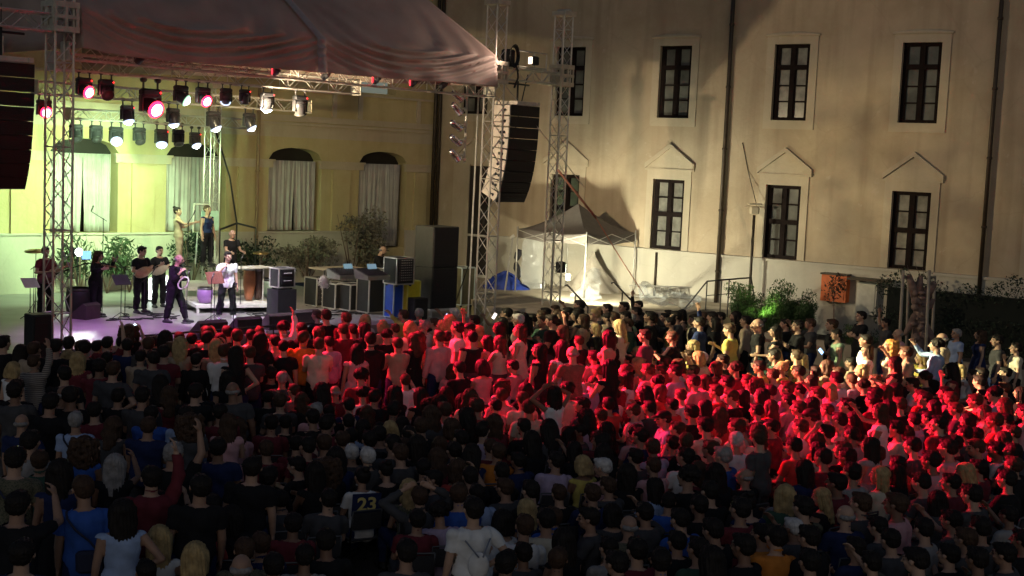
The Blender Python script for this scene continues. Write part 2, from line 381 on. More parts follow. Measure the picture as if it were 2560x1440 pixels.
# ------------------------------------------------------------------ stage frame of reference: k along the front edge, d towards the back
TH = R(45.5); PL0 = Vector((-9.9, 28.6, 0)); E1 = Vector((math.cos(TH), math.sin(TH), 0)); E2 = Vector((-math.sin(TH), math.cos(TH), 0))
ZS = 1.0
def ST(k, d, z=ZS): p = PL0+E1*k+E2*d; return Vector((p.x, p.y, z))
def onS(px, py, d):
    P = PL0+E2*d; q = onp(px, py, P, E2); return (q-P).dot(E1), q.z
def stk(px, py, z=ZS):
    q = atZ(px, py, z)-PL0; return q.dot(E1), q.dot(E2)
MST = Matrix(((E1.x, E2.x, 0), (E1.y, E2.y, 0), (0, 0, 1)))     # stage-aligned axes
def SM(k, d, z=ZS, rz=0): return Matrix.Translation(ST(k, d, z)) @ Matrix.Rotation(TH+rz, 4, 'Z')

M_DECK = mat('stage_deck', (.30, .28, .27), .42, var=.18, scale=1.2, bump=.1)
M_SKIRT = mat('stage_skirt', (.02, .02, .02), .9, var=.3)
m = MB(); m.prism([ST(-4.5, -.1, .78), ST(13.2, .35, .78), ST(13.4, 12.2, .78), ST(-4.5, 10.6, .78)], (0, 0, .22))
stage = empty('stage', ST(4.5, 0, 0), 'low concert stage with scuffed grey deck and black skirt', 'stage')
m.obj('deck', M_DECK, stage)
m = MB(); m.prism([ST(-4.5, .05, 0), ST(13.1, .5, 0), ST(13.1, .6, 0), ST(-4.5, .15, 0)], (0, 0, .775)); m.obj('skirt', M_SKIRT, stage)

# terrace in front of the long wing
M_TERR = mat('terrace_slab', (.42, .36, .27), .85, var=.2, scale=1.5, bump=.2)
tp = [(-.85, 39.0), (5.3, 39.75), (6.1, 41.2), (7.9, 41.15)]
pts = [Vector((x, y, 1.05)) for x, y in tp]+[RW(9.6, 1.05, .1), RW(SC+.2, 1.05, .1), Vector((-2.9, 48.6, 1.05))]
m = MB(); m.prism(pts, (0, 0, .15)); ter = m.obj('terrace', M_TERR); tag(ter, 'raised concrete terrace along the foot of the long palace wing', 'terrace')
m = MB(); cen = Vector((3, 44, 0)); m.prism([Vector((p.x, p.y, .0))+(cen-Vector((p.x, p.y, 0))).normalized()*.06 for p in pts], (0, 0, 1.045)); m.obj('retaining_wall', plaster('terrace_wall', (.42, .38, .24), (.52, .47, .30), (.25, .2, .12)), ter)

# ------------------------------------------------------------------ trusses
def lattice(m, A, B, u, v, w, r=.025, rd=.011, bay=None):
    """square box truss from A to B, cross-section axes u, v, side w"""
    A, B = Vector(A), Vector(B); u = Vector(u).normalized(); v = Vector(v).normalized(); L = (B-A).length; bay = bay or w*1.15
    n = max(1, round(L/bay)); c = [(u*a+v*b)*(w/2) for a, b in ((-1,-1),(1,-1),(1,1),(-1,1))]
    for q in c: m.tube(A+q, B+q, r, 6)
    for k in range(n):
        p0 = A+(B-A)*(k/n); p1 = A+(B-A)*((k+1)/n)
        for j in range(4):
            a, b = c[j], c[(j+1) % 4]
            if k % 2: a, b = b, a
            m.tube(p0+a, p1+b, rd, 4, cap=False)
            if k % 4 == 0: m.tube(p0+a, p0+b, rd, 4, cap=False)
    return m
def tower(k, d, z0, z1, w, label, sleeve=None):
    t = empty('truss_tower', ST(k, d, z0), label, 'truss tower', 'aluminium truss towers')
    m = MB(); lattice(m, ST(k, d, z0+.04), ST(k, d, z1), E1, E2, w, .027, .013, w*1.05); m.obj('lattice_mast', M_ALU, t)
    m = MB(); m.bbox(ST(k, d, z0+.02), (w*1.9, w*1.9, .04), MST); m.obj('base_plate', M_ALU, t)
    m = MB(); m.bbox(ST(k, d, z1+.07), (w*1.25, w*1.5, .14), MST); m.tube(ST(k, d, z1+.1)-E2*w*.6, ST(k, d, z1+.1)+E2*w*.6, .11, 10); m.obj('head_block', M_ALUP, t)
    if sleeve:
        m = MB(); W2 = w+.16; z = sleeve
        for a, b in ((0, -1), (0, 1), (-1, 0), (1, 0)):
            cc = ST(k, d, z)+E1*a*W2/2+E2*b*W2/2; sx, sy = (W2, .02) if a == 0 else (.02, W2)
            for zz, hh in ((z-.26, .12), (z, .08), (z+.26, .12)): m.box(cc+Vector((0, 0, zz-z)), (sx, sy, hh), MST)
            for q in (-1, 0, 1):
                off = (E1 if a == 0 else E2)*(q*W2*.42); m.box(cc+off, (.06 if a == 0 else .021, .021 if a == 0 else .06, .62), MST)
        m.obj('sleeve_block', M_ALUP, t)
    return t
k1, zt = onS(165, -20, 0); zsl = onS(168, 45, 0)[1]
tower(0, 0, 0, zt+1.2, .42, 'truss tower beside the hanging black speaker at far left', zsl)
zt2 = onS(1250, 14, .36)[1]; zs2 = onS(1225, 180, .36)[1]
tower(13.4, .36, 0, zt2, .40, 'truss tower at the right corner of the stage roof', zs2)
zt3 = onS(1404, 40, .2)[1]; zs3 = onS(1408, 190, .2)[1]
tower(16.05, .2, 0, zt3, .38, 'truss tower in front of the white canopy tent', zs3)
tower(-3.1, 0, 0, zt+1.2, .42, 'truss tower at the far left end of the speaker beam', zsl)
kr, zr = onS(532, 350, 8.6)
tower(kr, 8.6, ZS, zr+1.6, .34, 'slim truss tower behind the backing singers')

def truss(A, B, w, label, grp='horizontal trusses over the stage'):
    A, B = Vector(A), Vector(B); t = empty('roof_truss', A, label, 'truss', grp)
    u = (B-A).normalized(); s = u.cross(Vector((0, 0, 1))).normalized(); v = s.cross(u)
    m = MB(); lattice(m, A, B, s, v, w, .026, .012, w*1.1); m.obj('lattice_beam', M_ALU, t)
    for P in (A, B):
        m = MB(); M3 = Matrix((s, v, u)).transposed(); m.bbox(P, (w+.07, w+.07, .035), M3, .01); m.obj('end_plate', M_ALUP, t)
    return t
def trussline(pa, pb, d, w, label, ext=0):
    ka, za = onS(*pa, d); kb, zb = onS(*pb, d); z = (za+zb)/2
    return truss(ST(ka-ext, d, z), ST(kb, d, z), w, label), z
Z1 = onS(700, 190, .25)[1]
truss(ST(.25, .25, Z1+.12), ST(13.15, .25, Z1+.12), .34, 'front roof truss along the hem of the brown canopy')
k0, z0_ = onS(196, 160, 1.0); kE, zE_ = onS(890, 216, 1.0)
ZT2 = (z0_+zE_)/2; truss(ST(.3, 1.0, ZT2), ST(kE, 1.0, ZT2), .36, 'long truss carrying the top row of stage lamps')
_, ZT3 = trussline((87, 222), (770, 264), 4.4, .30, 'middle truss carrying the second row of stage lamps')
_, ZT4 = trussline((170, 287), (612, 307), 7.0, .27, 'rear truss carrying the lowest row of stage lamps')
k5, z5 = onS(60, 50, 0)
truss(ST(-3.0, 0, z5), ST(-.25, 0, z5), .36, 'beam holding up the hanging speaker at far left', 'speaker beams beside the stage')
truss(ST(-3.6, 3.4, onS(60, 118, 3.4)[1]), ST(.2, 3.4, onS(60, 118, 3.4)[1]), .34, 'upper left truss behind the hanging black speaker', 'side trusses of the stage roof')
k6, z6 = onS(1320, 190, .3)
truss(ST(13.65, .3, z6), ST(15.85, .3, z6), .34, 'beam holding up the hanging speaker in front of the long wing', 'speaker beams beside the stage')
# small frame with cable coil above the right beam
t = empty('chain_hoist', ST(13.9, .3, z6+.2), 'black chain hoist and coiled cable on the right speaker beam', 'hoist')
m = MB(); m.bbox(ST(13.85, .3, z6+.45), (.34, .3, .5), MST, .04); m.obj('motor', M_BLACK, t)
m = MB()
for q in range(5): m.path([ST(13.85+.16*math.cos(a)*(1+q*.05), .1-.02*q, z6+.5+.26*math.sin(a)*(1+.07*q)) for a in [i*math.pi/8 for i in range(17)]], .012, 5)
m.path([ST(14.0, .1, z6+.3), ST(14.05, .05, z6-.1), ST(13.95, .1, z6-.4)], .03, 6); m.obj('cable_coil', M_BLKM, t)
t = empty('framed_floodlight', ST(14.9, .35, z6+.2), 'small open frame with a floodlight on top of the right speaker beam', 'floodlight')
m = MB(); fx, fz = .62, .5
for a, b in (((-fx, 0), (fx, 0)), ((fx, 0), (fx, fz)), ((fx, fz), (-fx, fz)), ((-fx, fz), (-fx, 0)), ((0.1, 0), (.1, fz)), ((-fx, .05), (fx, .05))):
    m.tube(ST(14.85+a[0], .3, z6+.2+a[1]), ST(14.85+b[0], .3, z6+.2+b[1]), .022, 6)
m.obj('frame', M_ALU, t)
m = MB(); m.bbox(ST(14.85, .2, z6+.45), (.3, .16, .26), MST, .03); m.obj('housing', M_BLACK, t)

# ------------------------------------------------------------------ roof canopy cloth
M_CANV = mat('canvas_canopy', (.36, .27, .235), .58, var=.2, scale=.8, bump=.15, spec=.45)
hem = [(205,120),(300,139),(400,150),(520,160),(640,168),(760,178),(806,182),(900,190),(1000,198),(1100,205),(1245,217)]
def hemy(px):
    for (a, b), (c, d_) in zip(hem, hem[1:]):
        if a <= px <= c: return b+(d_-b)*(px-a)/(c-a)
    return hem[-1][1]
NU, NV = 150, 46
rows = []
for j in range(NV+1):
    v = j/NV; row = []
    for i in range(NU+1):
        u = i/NU; px = 205+1040*u; k, zh = onS(px, hemy(px), -.2)
        if v <= .42:                                     # hanging apron
            f = v/.42; z = zh+f*.86; d = -.2+.10*f; kk = k
        else:                                            # slope up to the ridge
            f = (v-.42)/.58; z = zh+.86+f*6.2; d = -.10+f*4.6; kk = k*(1-f)+(k*.40+.3)*f
        half = (u/.577) if u < .577 else (u-.577)/.423
        ww = 2*half-1; sag = (1-ww*ww)
        vv = v+.30*sag-.06                               # folds hang as swags from the seam and the corners
        A = .055*math.exp(-((v-.27)/.17)**2)*(.35+sag)*(1.25 if u < .577 else 1.1)
        disp = A*math.sin(vv*64+1.3*math.sin(u*9))+A*.5*math.sin(vv*118+u*7)+.02*math.sin(u*75+v*6)*math.exp(-v*5)
        disp += (.03 if v < .42 else .012)*noise.noise(Vector((u*14, v*6, 3)))
        seam = math.exp(-((u-.577)/.008)**2)*.06
        row.append(ST(kk, d-disp-seam, z+disp*.25))
    rows.append(row)
can = empty('stage_canopy', ST(6.7, 0, 7.2), 'big brownish grey fabric roof over the stage with sagging folds along its hem', 'stage roof')
m = MB(); m.grid(rows); o = m.obj('front_panel', M_CANV, can, False); o.modifiers.new('s', 'SOLIDIFY').thickness = .012
top = rows[-1]; m = MB(); back = [p+E2*5.2-Vector((0, 0, 5.6)) for p in top]; 
m.grid([[a.lerp(b, f) for a, b in zip(top[::6], back[::6])] for f in (0, .25, .5, .75, 1)]); o = m.obj('rear_panel', M_CANV, can, False); o.modifiers.new('s', 'SOLIDIFY').thickness = .012
for idx in (0, NU):
    col_ = [rows[j][idx] for j in range(NV+1)]; end = back[0] if idx == 0 else back[-1]
    q = [[p.lerp(Vector((end.x, end.y, min(p.z, end.z))), f) for p in col_[::5]] for f in (0, .3, .6, 1)]
    m = MB(); m.grid(q); o = m.obj('side_panel', M_CANV, can, False); o.modifiers.new('s', 'SOLIDIFY').thickness = .012
m = MB(); iu = int(.577*NU)
m.grid([[rows[j][iu]-E2*.04-E1*.13 for j in range(NV+1)], [rows[j][iu]-E2*.07 for j in range(NV+1)], [rows[j][iu]-E2*.04+E1*.13 for j in range(NV+1)]])
m.obj('seam_strap', mat('seam_tape', (.30, .28, .29), .6), can, False)

# ------------------------------------------------------------------ stage lamps
M_LBODY = mat('lamp_body', (.03, .03, .034), .35, var=.2)
M_CLAMP = mat('lamp_clamp', (.12, .11, .11), .45, .7)
LENS = {'white': mat('lens_white', (.9,.9,1), .2, var=0, emit=(.86,.93,1), es=40), 'red': mat('lens_red', (.9,.1,.1), .2, var=0, emit=(1,.22,.26), es=34),
        'green': mat('lens_pale_green', (.9,1,.9), .2, var=0, emit=(.72,1,.78), es=40), 'off': mat('lens_dark', (.08,.08,.09), .08, var=0)}
RING = {'white': mat('ring_white', (.3,.3,.35), .3, var=0, emit=(.5,.6,.85), es=1.6), 'red': mat('ring_red', (.5,.02,.03), .3, var=0, emit=(1,.012,.05), es=7),  # lit rims glow to stand in for the halo around each lens
        'green': mat('ring_green', (.4,.5,.4), .3, var=0, emit=(.4,.75,.5), es=1.3), 'off': mat('ring_dark', (.03,.03,.03), .3, var=0)}
LM = {}
def lamp_meshes():
    m = MB(); m.bbox((0,0,-.20), (.36,.17,.12), None, .03); m.tube((-.13,0,-.14), (-.13,0,-.02), .02, 6); m.tube((.13,0,-.14), (.13,0,-.02), .02, 6)
    m.tube((-.13,-.04,.0), (-.13,.04,.0), .045, 8); m.tube((.13,-.04,.0), (.13,.04,.0), .045, 8); LM['base'] = m.mesh('lamp_base', [M_LBODY])
    m = MB()
    for s in (-1, 1): m.bbox((s*.165,0,-.38), (.045,.11,.28), None, .015)
    m.bbox((0,0,-.275), (.36,.11,.04), None, .01); LM['yoke'] = m.mesh('lamp_yoke', [M_LBODY])
    m = MB(); m.lathe([(.03,.17),(.10,.16),(.135,.10),(.14,0),(.125,-.10),(.115,-.17),(.105,-.175)], n=16); 
    for z in (.12, .08, .04): m.lathe([(.141,z),(.147,z-.008),(.141,z-.016)], n=16)
    LM['head'] = m.mesh('lamp_head', [M_LBODY])
    for c in LENS:
        m = MB(); m.lathe([(.001,-.245),(.06,-.232),(.105,-.182)] if c != 'off' else [(.001,-.185),(.05,-.183),(.09,-.177)], n=16); LM['lens'+c] = m.mesh('lamp_lens', [LENS[c]])
        m = MB(); m.lathe([(.104,-.181),(.140,-.18),(.150,-.15)], n=16); LM['ring'+c] = m.mesh('lens_ring', [RING[c]])
lamp_meshes()
M_LED = mat('status_light', (.5,.02,.02), .4, var=0, emit=(1,.02,.02), es=5)
m = MB(); m.ell((.14,-.09,-.20), (.018,.012,.018), None, 6, 4); LM['led'] = m.mesh('status_light', [M_LED])
def stage_lamp(px, py, d, zhang, colr, aim, label, size=1.0, energy=0, spot=30, blend=.4, lcol=None, led=False):
    """moving-head lamp hanging under a truss; px,py = photo pixel of its lens"""
    k, zl = onS(px, py, d)
    base = zhang; drop = base-zl
    root = empty('stage_lamp', ST(k, d, base), label, 'stage lamp', 'moving head lamps hanging over the stage', rz=TH)
    zo = -(drop-.60*size)                                    # body hangs so that its lens comes where the photo shows it
    S = Matrix.Translation((0, 0, min(0, zo))) @ Matrix.Scale(size, 4)
    child('base', LM['base'], root, S); child('yoke', LM['yoke'], root, S)
    if zo < -.05:
        m = MB(); m.tube((-.13*size,0,0), (-.13*size,0,zo), .018, 6); m.tube((.13*size,0,0), (.13*size,0,zo), .018, 6); child('hanger', m.mesh('hanger', [M_CLAMP]), root)
    aimw = Vector(aim)-ST(k, d, zl); al = Matrix.Rotation(-TH, 3, 'Z') @ aimw.normalized()
    # keep the barrel within what the yoke allows
    al = Vector((al.x*.8, al.y, min(al.z, -.25))).normalized()
    q = Vector((0, 0, -1)).rotation_difference(al).to_matrix().to_4x4()
    H = S @ Matrix.Translation((0, 0, -.42)) @ q
    h = child('head', LM['head'], root, H); child('lens', LM['lens'+colr], h); child('lens_ring', LM['ring'+colr], h)
    if led: child('status_light', LM['led'], root, S)
    if energy:
        ld = bpy.data.lights.new('stage_lamp_light', 'SPOT'); ld.energy = energy; ld.spot_size = R(spot); ld.spot_blend = blend; ld.shadow_soft_size = .07
        ld.color = lcol or (1, 1, 1); lo = bpy.data.objects.new('stage_lamp_light', ld); COL.objects.link(lo); lo.parent = root
        lp = (H @ Vector((0, 0, -.23)))
        dirw = (Vector(aim)-(WM[root.name] @ lp)).normalized(); dl = Matrix.Rotation(-TH, 3, 'Z') @ dirw
        lo.matrix_basis = Matrix.Translation(lp) @ dl.to_track_quat('-Z', 'Y').to_matrix().to_4x4()
    return root
HZ1, HZ3, HZ4 = ZT2-.18, ZT3-.15, ZT4-.135
RED, YEL, WHT, GRN, PUR, WRM = (1, .012, .05), (1, .93, .50), (.86, .92, 1), (.60, 1, .50), (.62, .22, 1), (1, .80, .50)
V = Vector
G_ = lambda x, y: V((x, y, 1.0))
LAMPS = [
 # px, py, d, hang, colour, aim, label, size, energy, spot, blend, light colour, led
 (210,212,1.0,HZ1,'red', G_(7.5,22.5),'lit red lamp nearest the left truss tower on the top row',1.0,56000,30,1.0,RED,True),
 (265,222,1.0,HZ1,'off', G_(-4,22),'unlit lamp between two red ones on the top row',1.0,0,0,0,None,True),
 (452,240,1.0,HZ1,'green', G_(3.2,32.0),'pale green white lamp glaring on the top row',1.0,11000,20,.5,YEL,False),
 (507,238,1.0,HZ1,'red', G_(4.0,24.5),'lit red lamp right of the pale green one on the top row',1.0,62000,38,1.0,RED,False),
 (565,250,1.0,HZ1,'white', ST(8,6),'white lit lamp just right of the red one on the top row',.85,900,38,.5,WHT,False),
 (612,240,1.0,HZ1,'off', ST(5,1),'dark lamp between two white lit ones on the top row',.8,0,0,0,None,True),
 (668,265,1.0,HZ1,'white', ST(7,4),'white lit lamp third from the right end of the top row',1.0,900,36,.5,WHT,True),
 (750,262,1.0,HZ1,'off', ST(9,2),'dark lamp under the canopy seam at the right end of the top row',1.1,0,0,0,None,True),
 (318,298,4.4,HZ3,'white', ST(4.5,2.2),'white lit lamp at the left end of the second row',1.0,80,34,.5,WHT,True),
 (432,308,4.4,HZ3,'white', ST(6,3.4),'white lit lamp right of the big red lamp on the second row',1.0,900,34,.5,WHT,False),
 (533,315,4.4,HZ3,'white', ST(9,2.5),'white lit lamp above the slim rear tower on the second row',1.1,1200,36,.5,WHT,False),
 (622,322,4.4,HZ3,'white', ST(10.5,2),'white lit lamp at the right end of the second row',1.0,700,34,.5,WHT,False),
 (190,346,7.0,HZ4,'off', ST(3,3),'dark lamp behind the left truss tower on the lowest row',1.0,0,0,0,None,False),
 (240,346,7.0,HZ4,'off', ST(3,3),'dark lamp with round lens at the left of the lowest row',1.0,0,0,0,None,False),
 (290,360,7.0,HZ4,'white', ST(2.2,1.2),'white lit lamp furthest left on the lowest row',1.1,20,34,.5,WHT,False),
 (348,350,7.0,HZ4,'off', ST(5,3),'dark lamp between two white lit ones on the lowest row',1.0,0,0,0,None,False),
 (403,366,7.0,HZ4,'white', ST(5,4),'white lit lamp in the middle of the lowest row',1.1,150,34,.5,WHT,True),
 (445,353,7.0,HZ4,'off', ST(6,4),'dark lamp second from the right on the lowest row',1.0,0,0,0,None,False),
 (487,368,7.0,HZ4,'white', ST(8,4),'white lit lamp at the right end of the lowest row',.95,260,34,.5,WHT,True),
 (110,275,4.4,HZ3,'red', G_(1.5,17),'red lamp between the hanging speaker and the left tower',1.0,0,0,0,RED,False),
]
LOBJ = []
for L_ in LAMPS: LOBJ.append(stage_lamp(L_[0], L_[1], L_[2], L_[3], L_[4], L_[5], L_[6], L_[7], L_[8], L_[9], L_[10], L_[11], L_[12]))
LOBJ.append(stage_lamp(375, 292, 2.4, ZT2-.18, 'red', G_(1.8, 26), 'largest red lamp hanging low on a long dark body', 1.5, 62000, 42, 1.0, RED, True))
def extra_spot(root, p, aim, energy, spot, blend, col, name='stage_lamp_light', soft=.08):
    ld = bpy.data.lights.new(name, 'SPOT'); ld.energy = energy; ld.spot_size = R(spot); ld.spot_blend = blend; ld.color = col; ld.shadow_soft_size = soft
    lo = bpy.data.objects.new(name, ld); COL.objects.link(lo); lo.parent = root
    M = Matrix.Translation(V(p)) @ (V(aim)-V(p)).to_track_quat('-Z', 'Y').to_matrix().to_4x4()
    lo.matrix_basis = WM[root.name].inverted() @ M; return lo

# row of small lamps hidden at the hem (bar of PAR lamps on the front truss)
def hem_lamp(px, label, on):
    k, z = onS(px, hemy(px)+14, .0); root = empty('truss_spotlight', ST(k, .05, z+.2), label, 'stage lamp', 'small lamps along the canopy hem', rz=TH)
    m = MB(); m.lathe([(.06,.14),(.085,.1),(.09,-.08),(.08,-.1)], n=12, M=Matrix.Rotation(R(62), 3, 'X')); child('housing', m.mesh('housing', [M_LBODY]), root, Matrix.Translation((0,-.02,-.12)))
    m = MB(); m.path([(-.1,0,.1),(-.11,0,-.1),(-.1,0,-.12)], .01, 5); m.path([(.1,0,.1),(.11,0,-.1),(.1,0,-.12)], .01, 5); m.tube((-.1,0,.1), (.1,0,.1), .012, 5); child('bracket', m.mesh('bracket', [M_CLAMP]), root)
    m = MB()
    if on: m.bbox((-.12,-.02,-.1), (.035,.03,.2), None, .01); child('lit_strip', m.mesh('lit_strip', [mat('red_strip', (.5,.02,.02), .4, var=0, emit=(1,.03,.05), es=2.5)]), root)
for px, on, lb in ((692,1,'small red lit lamp on the hem left of the canopy seam'),(815,0,'small dark lamp on the hem just under the canopy seam'),(942,1,'small red edged lamp on the hem above the dark wall opening'),(1035,1,'small red edged lamp on the hem nearest the roof corner'),(350,0,'pair lamp on the hem above the largest red lamp'),(1110,0,'small dark lamp at the right end of the canopy hem')):
    hem_lamp(px, lb, on)

# five PAR cans on a hanging pipe
kp, _ = onS(1165, 300, 1.2); zp0 = onS(1165, 212, 1.2)[1]; zp1 = onS(1165, 408, 1.2)[1]
pole = empty('lamp_pipe', ST(kp, 1.2, zp0), 'vertical pipe of silver lamps hanging at the roof corner', 'lamp pipe')
m = MB(); m.tube(ST(kp, 1.2, zp0+.5), ST(kp, 1.2, zp1), .035, 8); m.obj('pipe', M_ALU, pole)
m = MB()
for z in (zp0, (zp0+zp1)/2, zp1+.1): m.tube(ST(kp, 1.2, z+.05), ST(kp, 1.2, z-.05), .055, 8)
m.obj('coupler', M_ALUP, pole)
M_CHROME = mat('polished_can', (.75,.66,.68), .25, 1.0, var=.2, scale=20)
for i, (px, py) in enumerate(((1138,240),(1145,272),(1138,313),(1137,350),(1138,388))):
    z = onS(px, py, 1.2)[1]; rt = empty('par_lamp', ST(kp-.02, 1.2, z), ['topmost','second from top','middle','fourth from top','lowest'][i]+' silver can lamp on the hanging pipe', 'stage lamp', 'silver can lamps on the hanging pipe', rz=TH)
    Q = Matrix.Rotation(R(-62+[0,10,-4,0,8][i]), 4, 'Y') @ Matrix.Rotation(R(180), 4, 'X')
    m = MB(); m.lathe([(.05,-.24),(.085,-.2),(.10,-.1),(.105,.16),(.12,.17),(.12,.2),(.105,.2)], n=14); can_ = child('can', m.mesh('can', [M_CHROME]), rt, Matrix.Translation((-.36,0,.0)) @ Q)
    m = MB(); m.lathe([(.001,.17),(.1,.172)], n=14); child('lens', m.mesh('lens', [mat('par_lens', (.12,.1,.1), .15, var=0)]), can_)
    m = MB(); m.tube((0,0,0), (-.2,.13,.03), .014, 6); m.tube((0,0,0), (-.2,-.13,.03), .014, 6); m.tube((-.2,.13,.03), (-.36,.12,0), .014, 6); m.tube((-.2,-.13,.03), (-.36,-.12,0), .014, 6); m.tube((0,0,-.06), (0,0,.06), .05, 8); child('bracket', m.mesh('bracket', [M_ALU]), rt)

# ------------------------------------------------------------------ hanging line arrays
M_SIDE = mat('array_side_plate', (.62,.54,.46), .5, .1, var=.15)
def line_array(kc, d, ztop, n, label, W=1.15, h=.335, dep=.5, rz=0.0):
    root = empty('line_array', ST(kc, d, ztop), label, 'speaker array', 'hanging speaker arrays', rz=TH+rz)
    m = MB(); m.box((-.45,0,.06), (.1,.9,.1)); m.box((.45,0,.06), (.1,.9,.1)); m.box((0,-.35,.06), (.8,.08,.1)); m.box((0,.35,.06), (.8,.08,.1)); m.box((0,0,.06), (.9,.08,.1))
    child('flying_frame', m.mesh('flying_frame', [M_SIDE]), root)
    m = MB(); m.tube((0,0,.1), (0,0,.75), .03, 6); m.tube((-.5,.0,.62),(.5,0,.62), .03, 6); m.tube((0,0,.75), (0,0,1.2), .012, 5); child('hoist_chain', m.mesh('hoist_chain', [M_BLACK]), root)
    P = Vector((0, -dep/2, 0)); ang = 0
    for i in range(n):
        ang += R([0,1,1,2,2.5,3,4,5,6,7,8][i]); c = Matrix.Rotation(-ang, 3, 'X') if False else Matrix.Rotation(ang, 3, 'X')
        # cabinet body hangs from its front top corner P, wedge shaped
        def T(x, y, z): return P+c @ Vector((x, y, z))
        m = MB(); w2 = W/2
        m.prism([T(-w2+.02,.02,-.008), T(-w2+.02,dep,-.035), T(-w2+.02,dep,-h+.035), T(-w2+.02,.02,-h+.008)], c @ Vector((W-.04,0,0)))
        b = child('cabinet', m.mesh('cabinet', [M_BLACK]), root)
        m = MB(); m.box(T(0,.008,-h/2), (W-.02,.024,h-.02), c); 
        for q in range(6): m.box(T(0,-.008,-h*(q+.5)/6), (W-.06,.012,.012), c)
        child('grille', m.mesh('grille', [M_GRILL]), b)
        for s in (-1, 1):
            m = MB(); m.box(T(s*(w2-.005),dep*.5,-h/2), (.022,dep*.92,h-.05), c); sp_ = child('side_plate', m.mesh('side_plate', [M_SIDE]), b)
            m = MB()
            for yy in (.19, .31): m.lathe([(.001,0),(.045,0)], T(s*(w2+.010),yy,-h/2), 10, c @ Matrix.Rotation(R(90), 3, 'Y'))
            m.box(T(s*(w2+.010),.25,-h/2), (.006,.16,.03), c)
            child('handle_recess', m.mesh('handle_recess', [M_BLKM]), b)
        P = P+c @ Vector((0,0,-h))
    return root
ka, za = onS(1311, 262, -.1); kb, zb_ = onS(1311, 512, -.1)
line_array(ka+.05, .25, za-.02, 9, 'black speaker array hanging between the two right towers', h=(za-zb_)/9.0, W=1.3, dep=.66, rz=.06)
kr_, zr_ = onS(90, 160, -.25); kq, zq = onS(60, 480, -.25)
line_array(kr_-.62, .05, zr_, 9, 'black speaker array hanging at the far left of the stage', h=(zr_-zq)/8.9, W=1.25)

# guy straps and cables around the right towers
M_STRAP = mat('orange_strap', (.35,.14,.09), .7)
m = MB(); p0 = V(atY(1395, 425, 38.6)); p1 = V(atY(1490, 545, 38.9)); p2 = V(atZ(1615, 745, 1.2)); m.path([p0, p1], .035, 6); m.path([p1, p1.lerp(p2, .5)+V((0,0,-.03)), p2], .018, 6)
tag(m.obj('guy_strap', M_STRAP), 'reddish ratchet strap slanting down past the white canopy tent', 'strap')
M_CABLE = mat('black_cable', (.02,.02,.02), .6)
m = MB(); m.path([ST(14.6,.2,za+.9), ST(14.4,.5,za-1.0), ST(13.9,2.2,ZS+.1)], .018, 5); tag(m.obj('cable', M_CABLE), 'black cable falling behind the right hanging speaker', 'cable')
m = MB(); m.tube(V(atY(1252, 200, 38.2)), V(atY(1462, 470, 40.5)), .012, 5); tag(m.obj('wire', M_ALU), 'thin wire running from the right tower across the speaker array', 'wire')
m = MB(); m.tube(V(atZ(1170, 792, 1.0)), V(atY(1197, 225, 39.2)), .025, 6); tag(m.obj('tent_pole', M_ALU), 'thin straight pole left of the right stage tower', 'pole')

# ------------------------------------------------------------------ extra spots added beside the lamps to wash walls, deck and crowd
def lp(i): return WM[LOBJ[i].name].translation+V((0, 0, -.8))
def below(px, py, d): k, z = onS(px, py, d); return ST(k, d-.15, z-.1)
extra_spot(LOBJ[8], below(330, 300, 4.4), LW(14.2, 3.9), 1700, 60, .5, GRN)
extra_spot(LOBJ[16], below(403, 385, 6.9), LW(12.2, 3.4), 480, 125, .6, GRN)             # green wash on the draped arches
extra_spot(LOBJ[14], below(295, 372, 7.0), LW(15.2, 3.2), 900, 125, .6, GRN)
extra_spot(LOBJ[0], below(215, 225, 1.0), ST(3.4, .7, 1), 15000, 84, .8, (.72, .24, 1))  # violet front of the deck
extra_spot(LOBJ[5], below(560, 262, 1.0), ST(6.6, 2.6, 1), 1500, 44, .4, (.92, .93, 1))
extra_spot(LOBJ[7-1], below(668, 275, 1.0), LW(6.0, 4.6), 900, 115, .6, (1, .80, .42))      # warm wash on the right half of the arcade
extra_spot(LOBJ[2], below(600, 262, .8), RW(11.0, 7.8), 1900, 90, .5, (1, .79, .52))     # warm wash on the long wing
extra_spot(LOBJ[2], below(460, 250, .8), V((7.6, 29.8, 1.2)), 19000, 19, .6, YEL)
extra_spot(LOBJ[2], below(460, 250, .8), V((11.0, 29.0, 1.0)), 30000, 13, .7, YEL)            # pale beam over the standing people
extra_spot(LOBJ[3], below(520, 250, .8), V((8.5, 24.0, .8)), 58000, 38, 1.0, RED)
extra_spot(LOBJ[0], below(225, 225, .8), V((-3.8, 26.8, 1.2)), 14000, 44, 1.0, (1, .02, .05))
gb = extra_spot(LOBJ[6], below(668, 262, .7), RW(13.0, 5.4), 4600, 28, 1.0, (1, .82, .45))      # patterned (gobo) beam on the wing
gb.data.use_nodes = True; n_ = gb.data.node_tree.nodes; l_ = gb.data.node_tree.links; em = n_['Emission']
tcn = n_.new('ShaderNodeTexCoord'); nzn = n_.new('ShaderNodeTexNoise'); nzn.inputs['Scale'].default_value = 16; nzn.inputs['Detail'].default_value = 2
rpn = n_.new('ShaderNodeValToRGB'); rpn.color_ramp.elements[0].position = .30; rpn.color_ramp.elements[1].position = .75; rpn.color_ramp.elements[0].color = (.25, .25, .25, 1)
l_.new(tcn.outputs['Normal'], nzn.inputs['Vector']); l_.new(nzn.outputs['Fac'], rpn.inputs[0]); l_.new(rpn.outputs[0], em.inputs['Strength'])

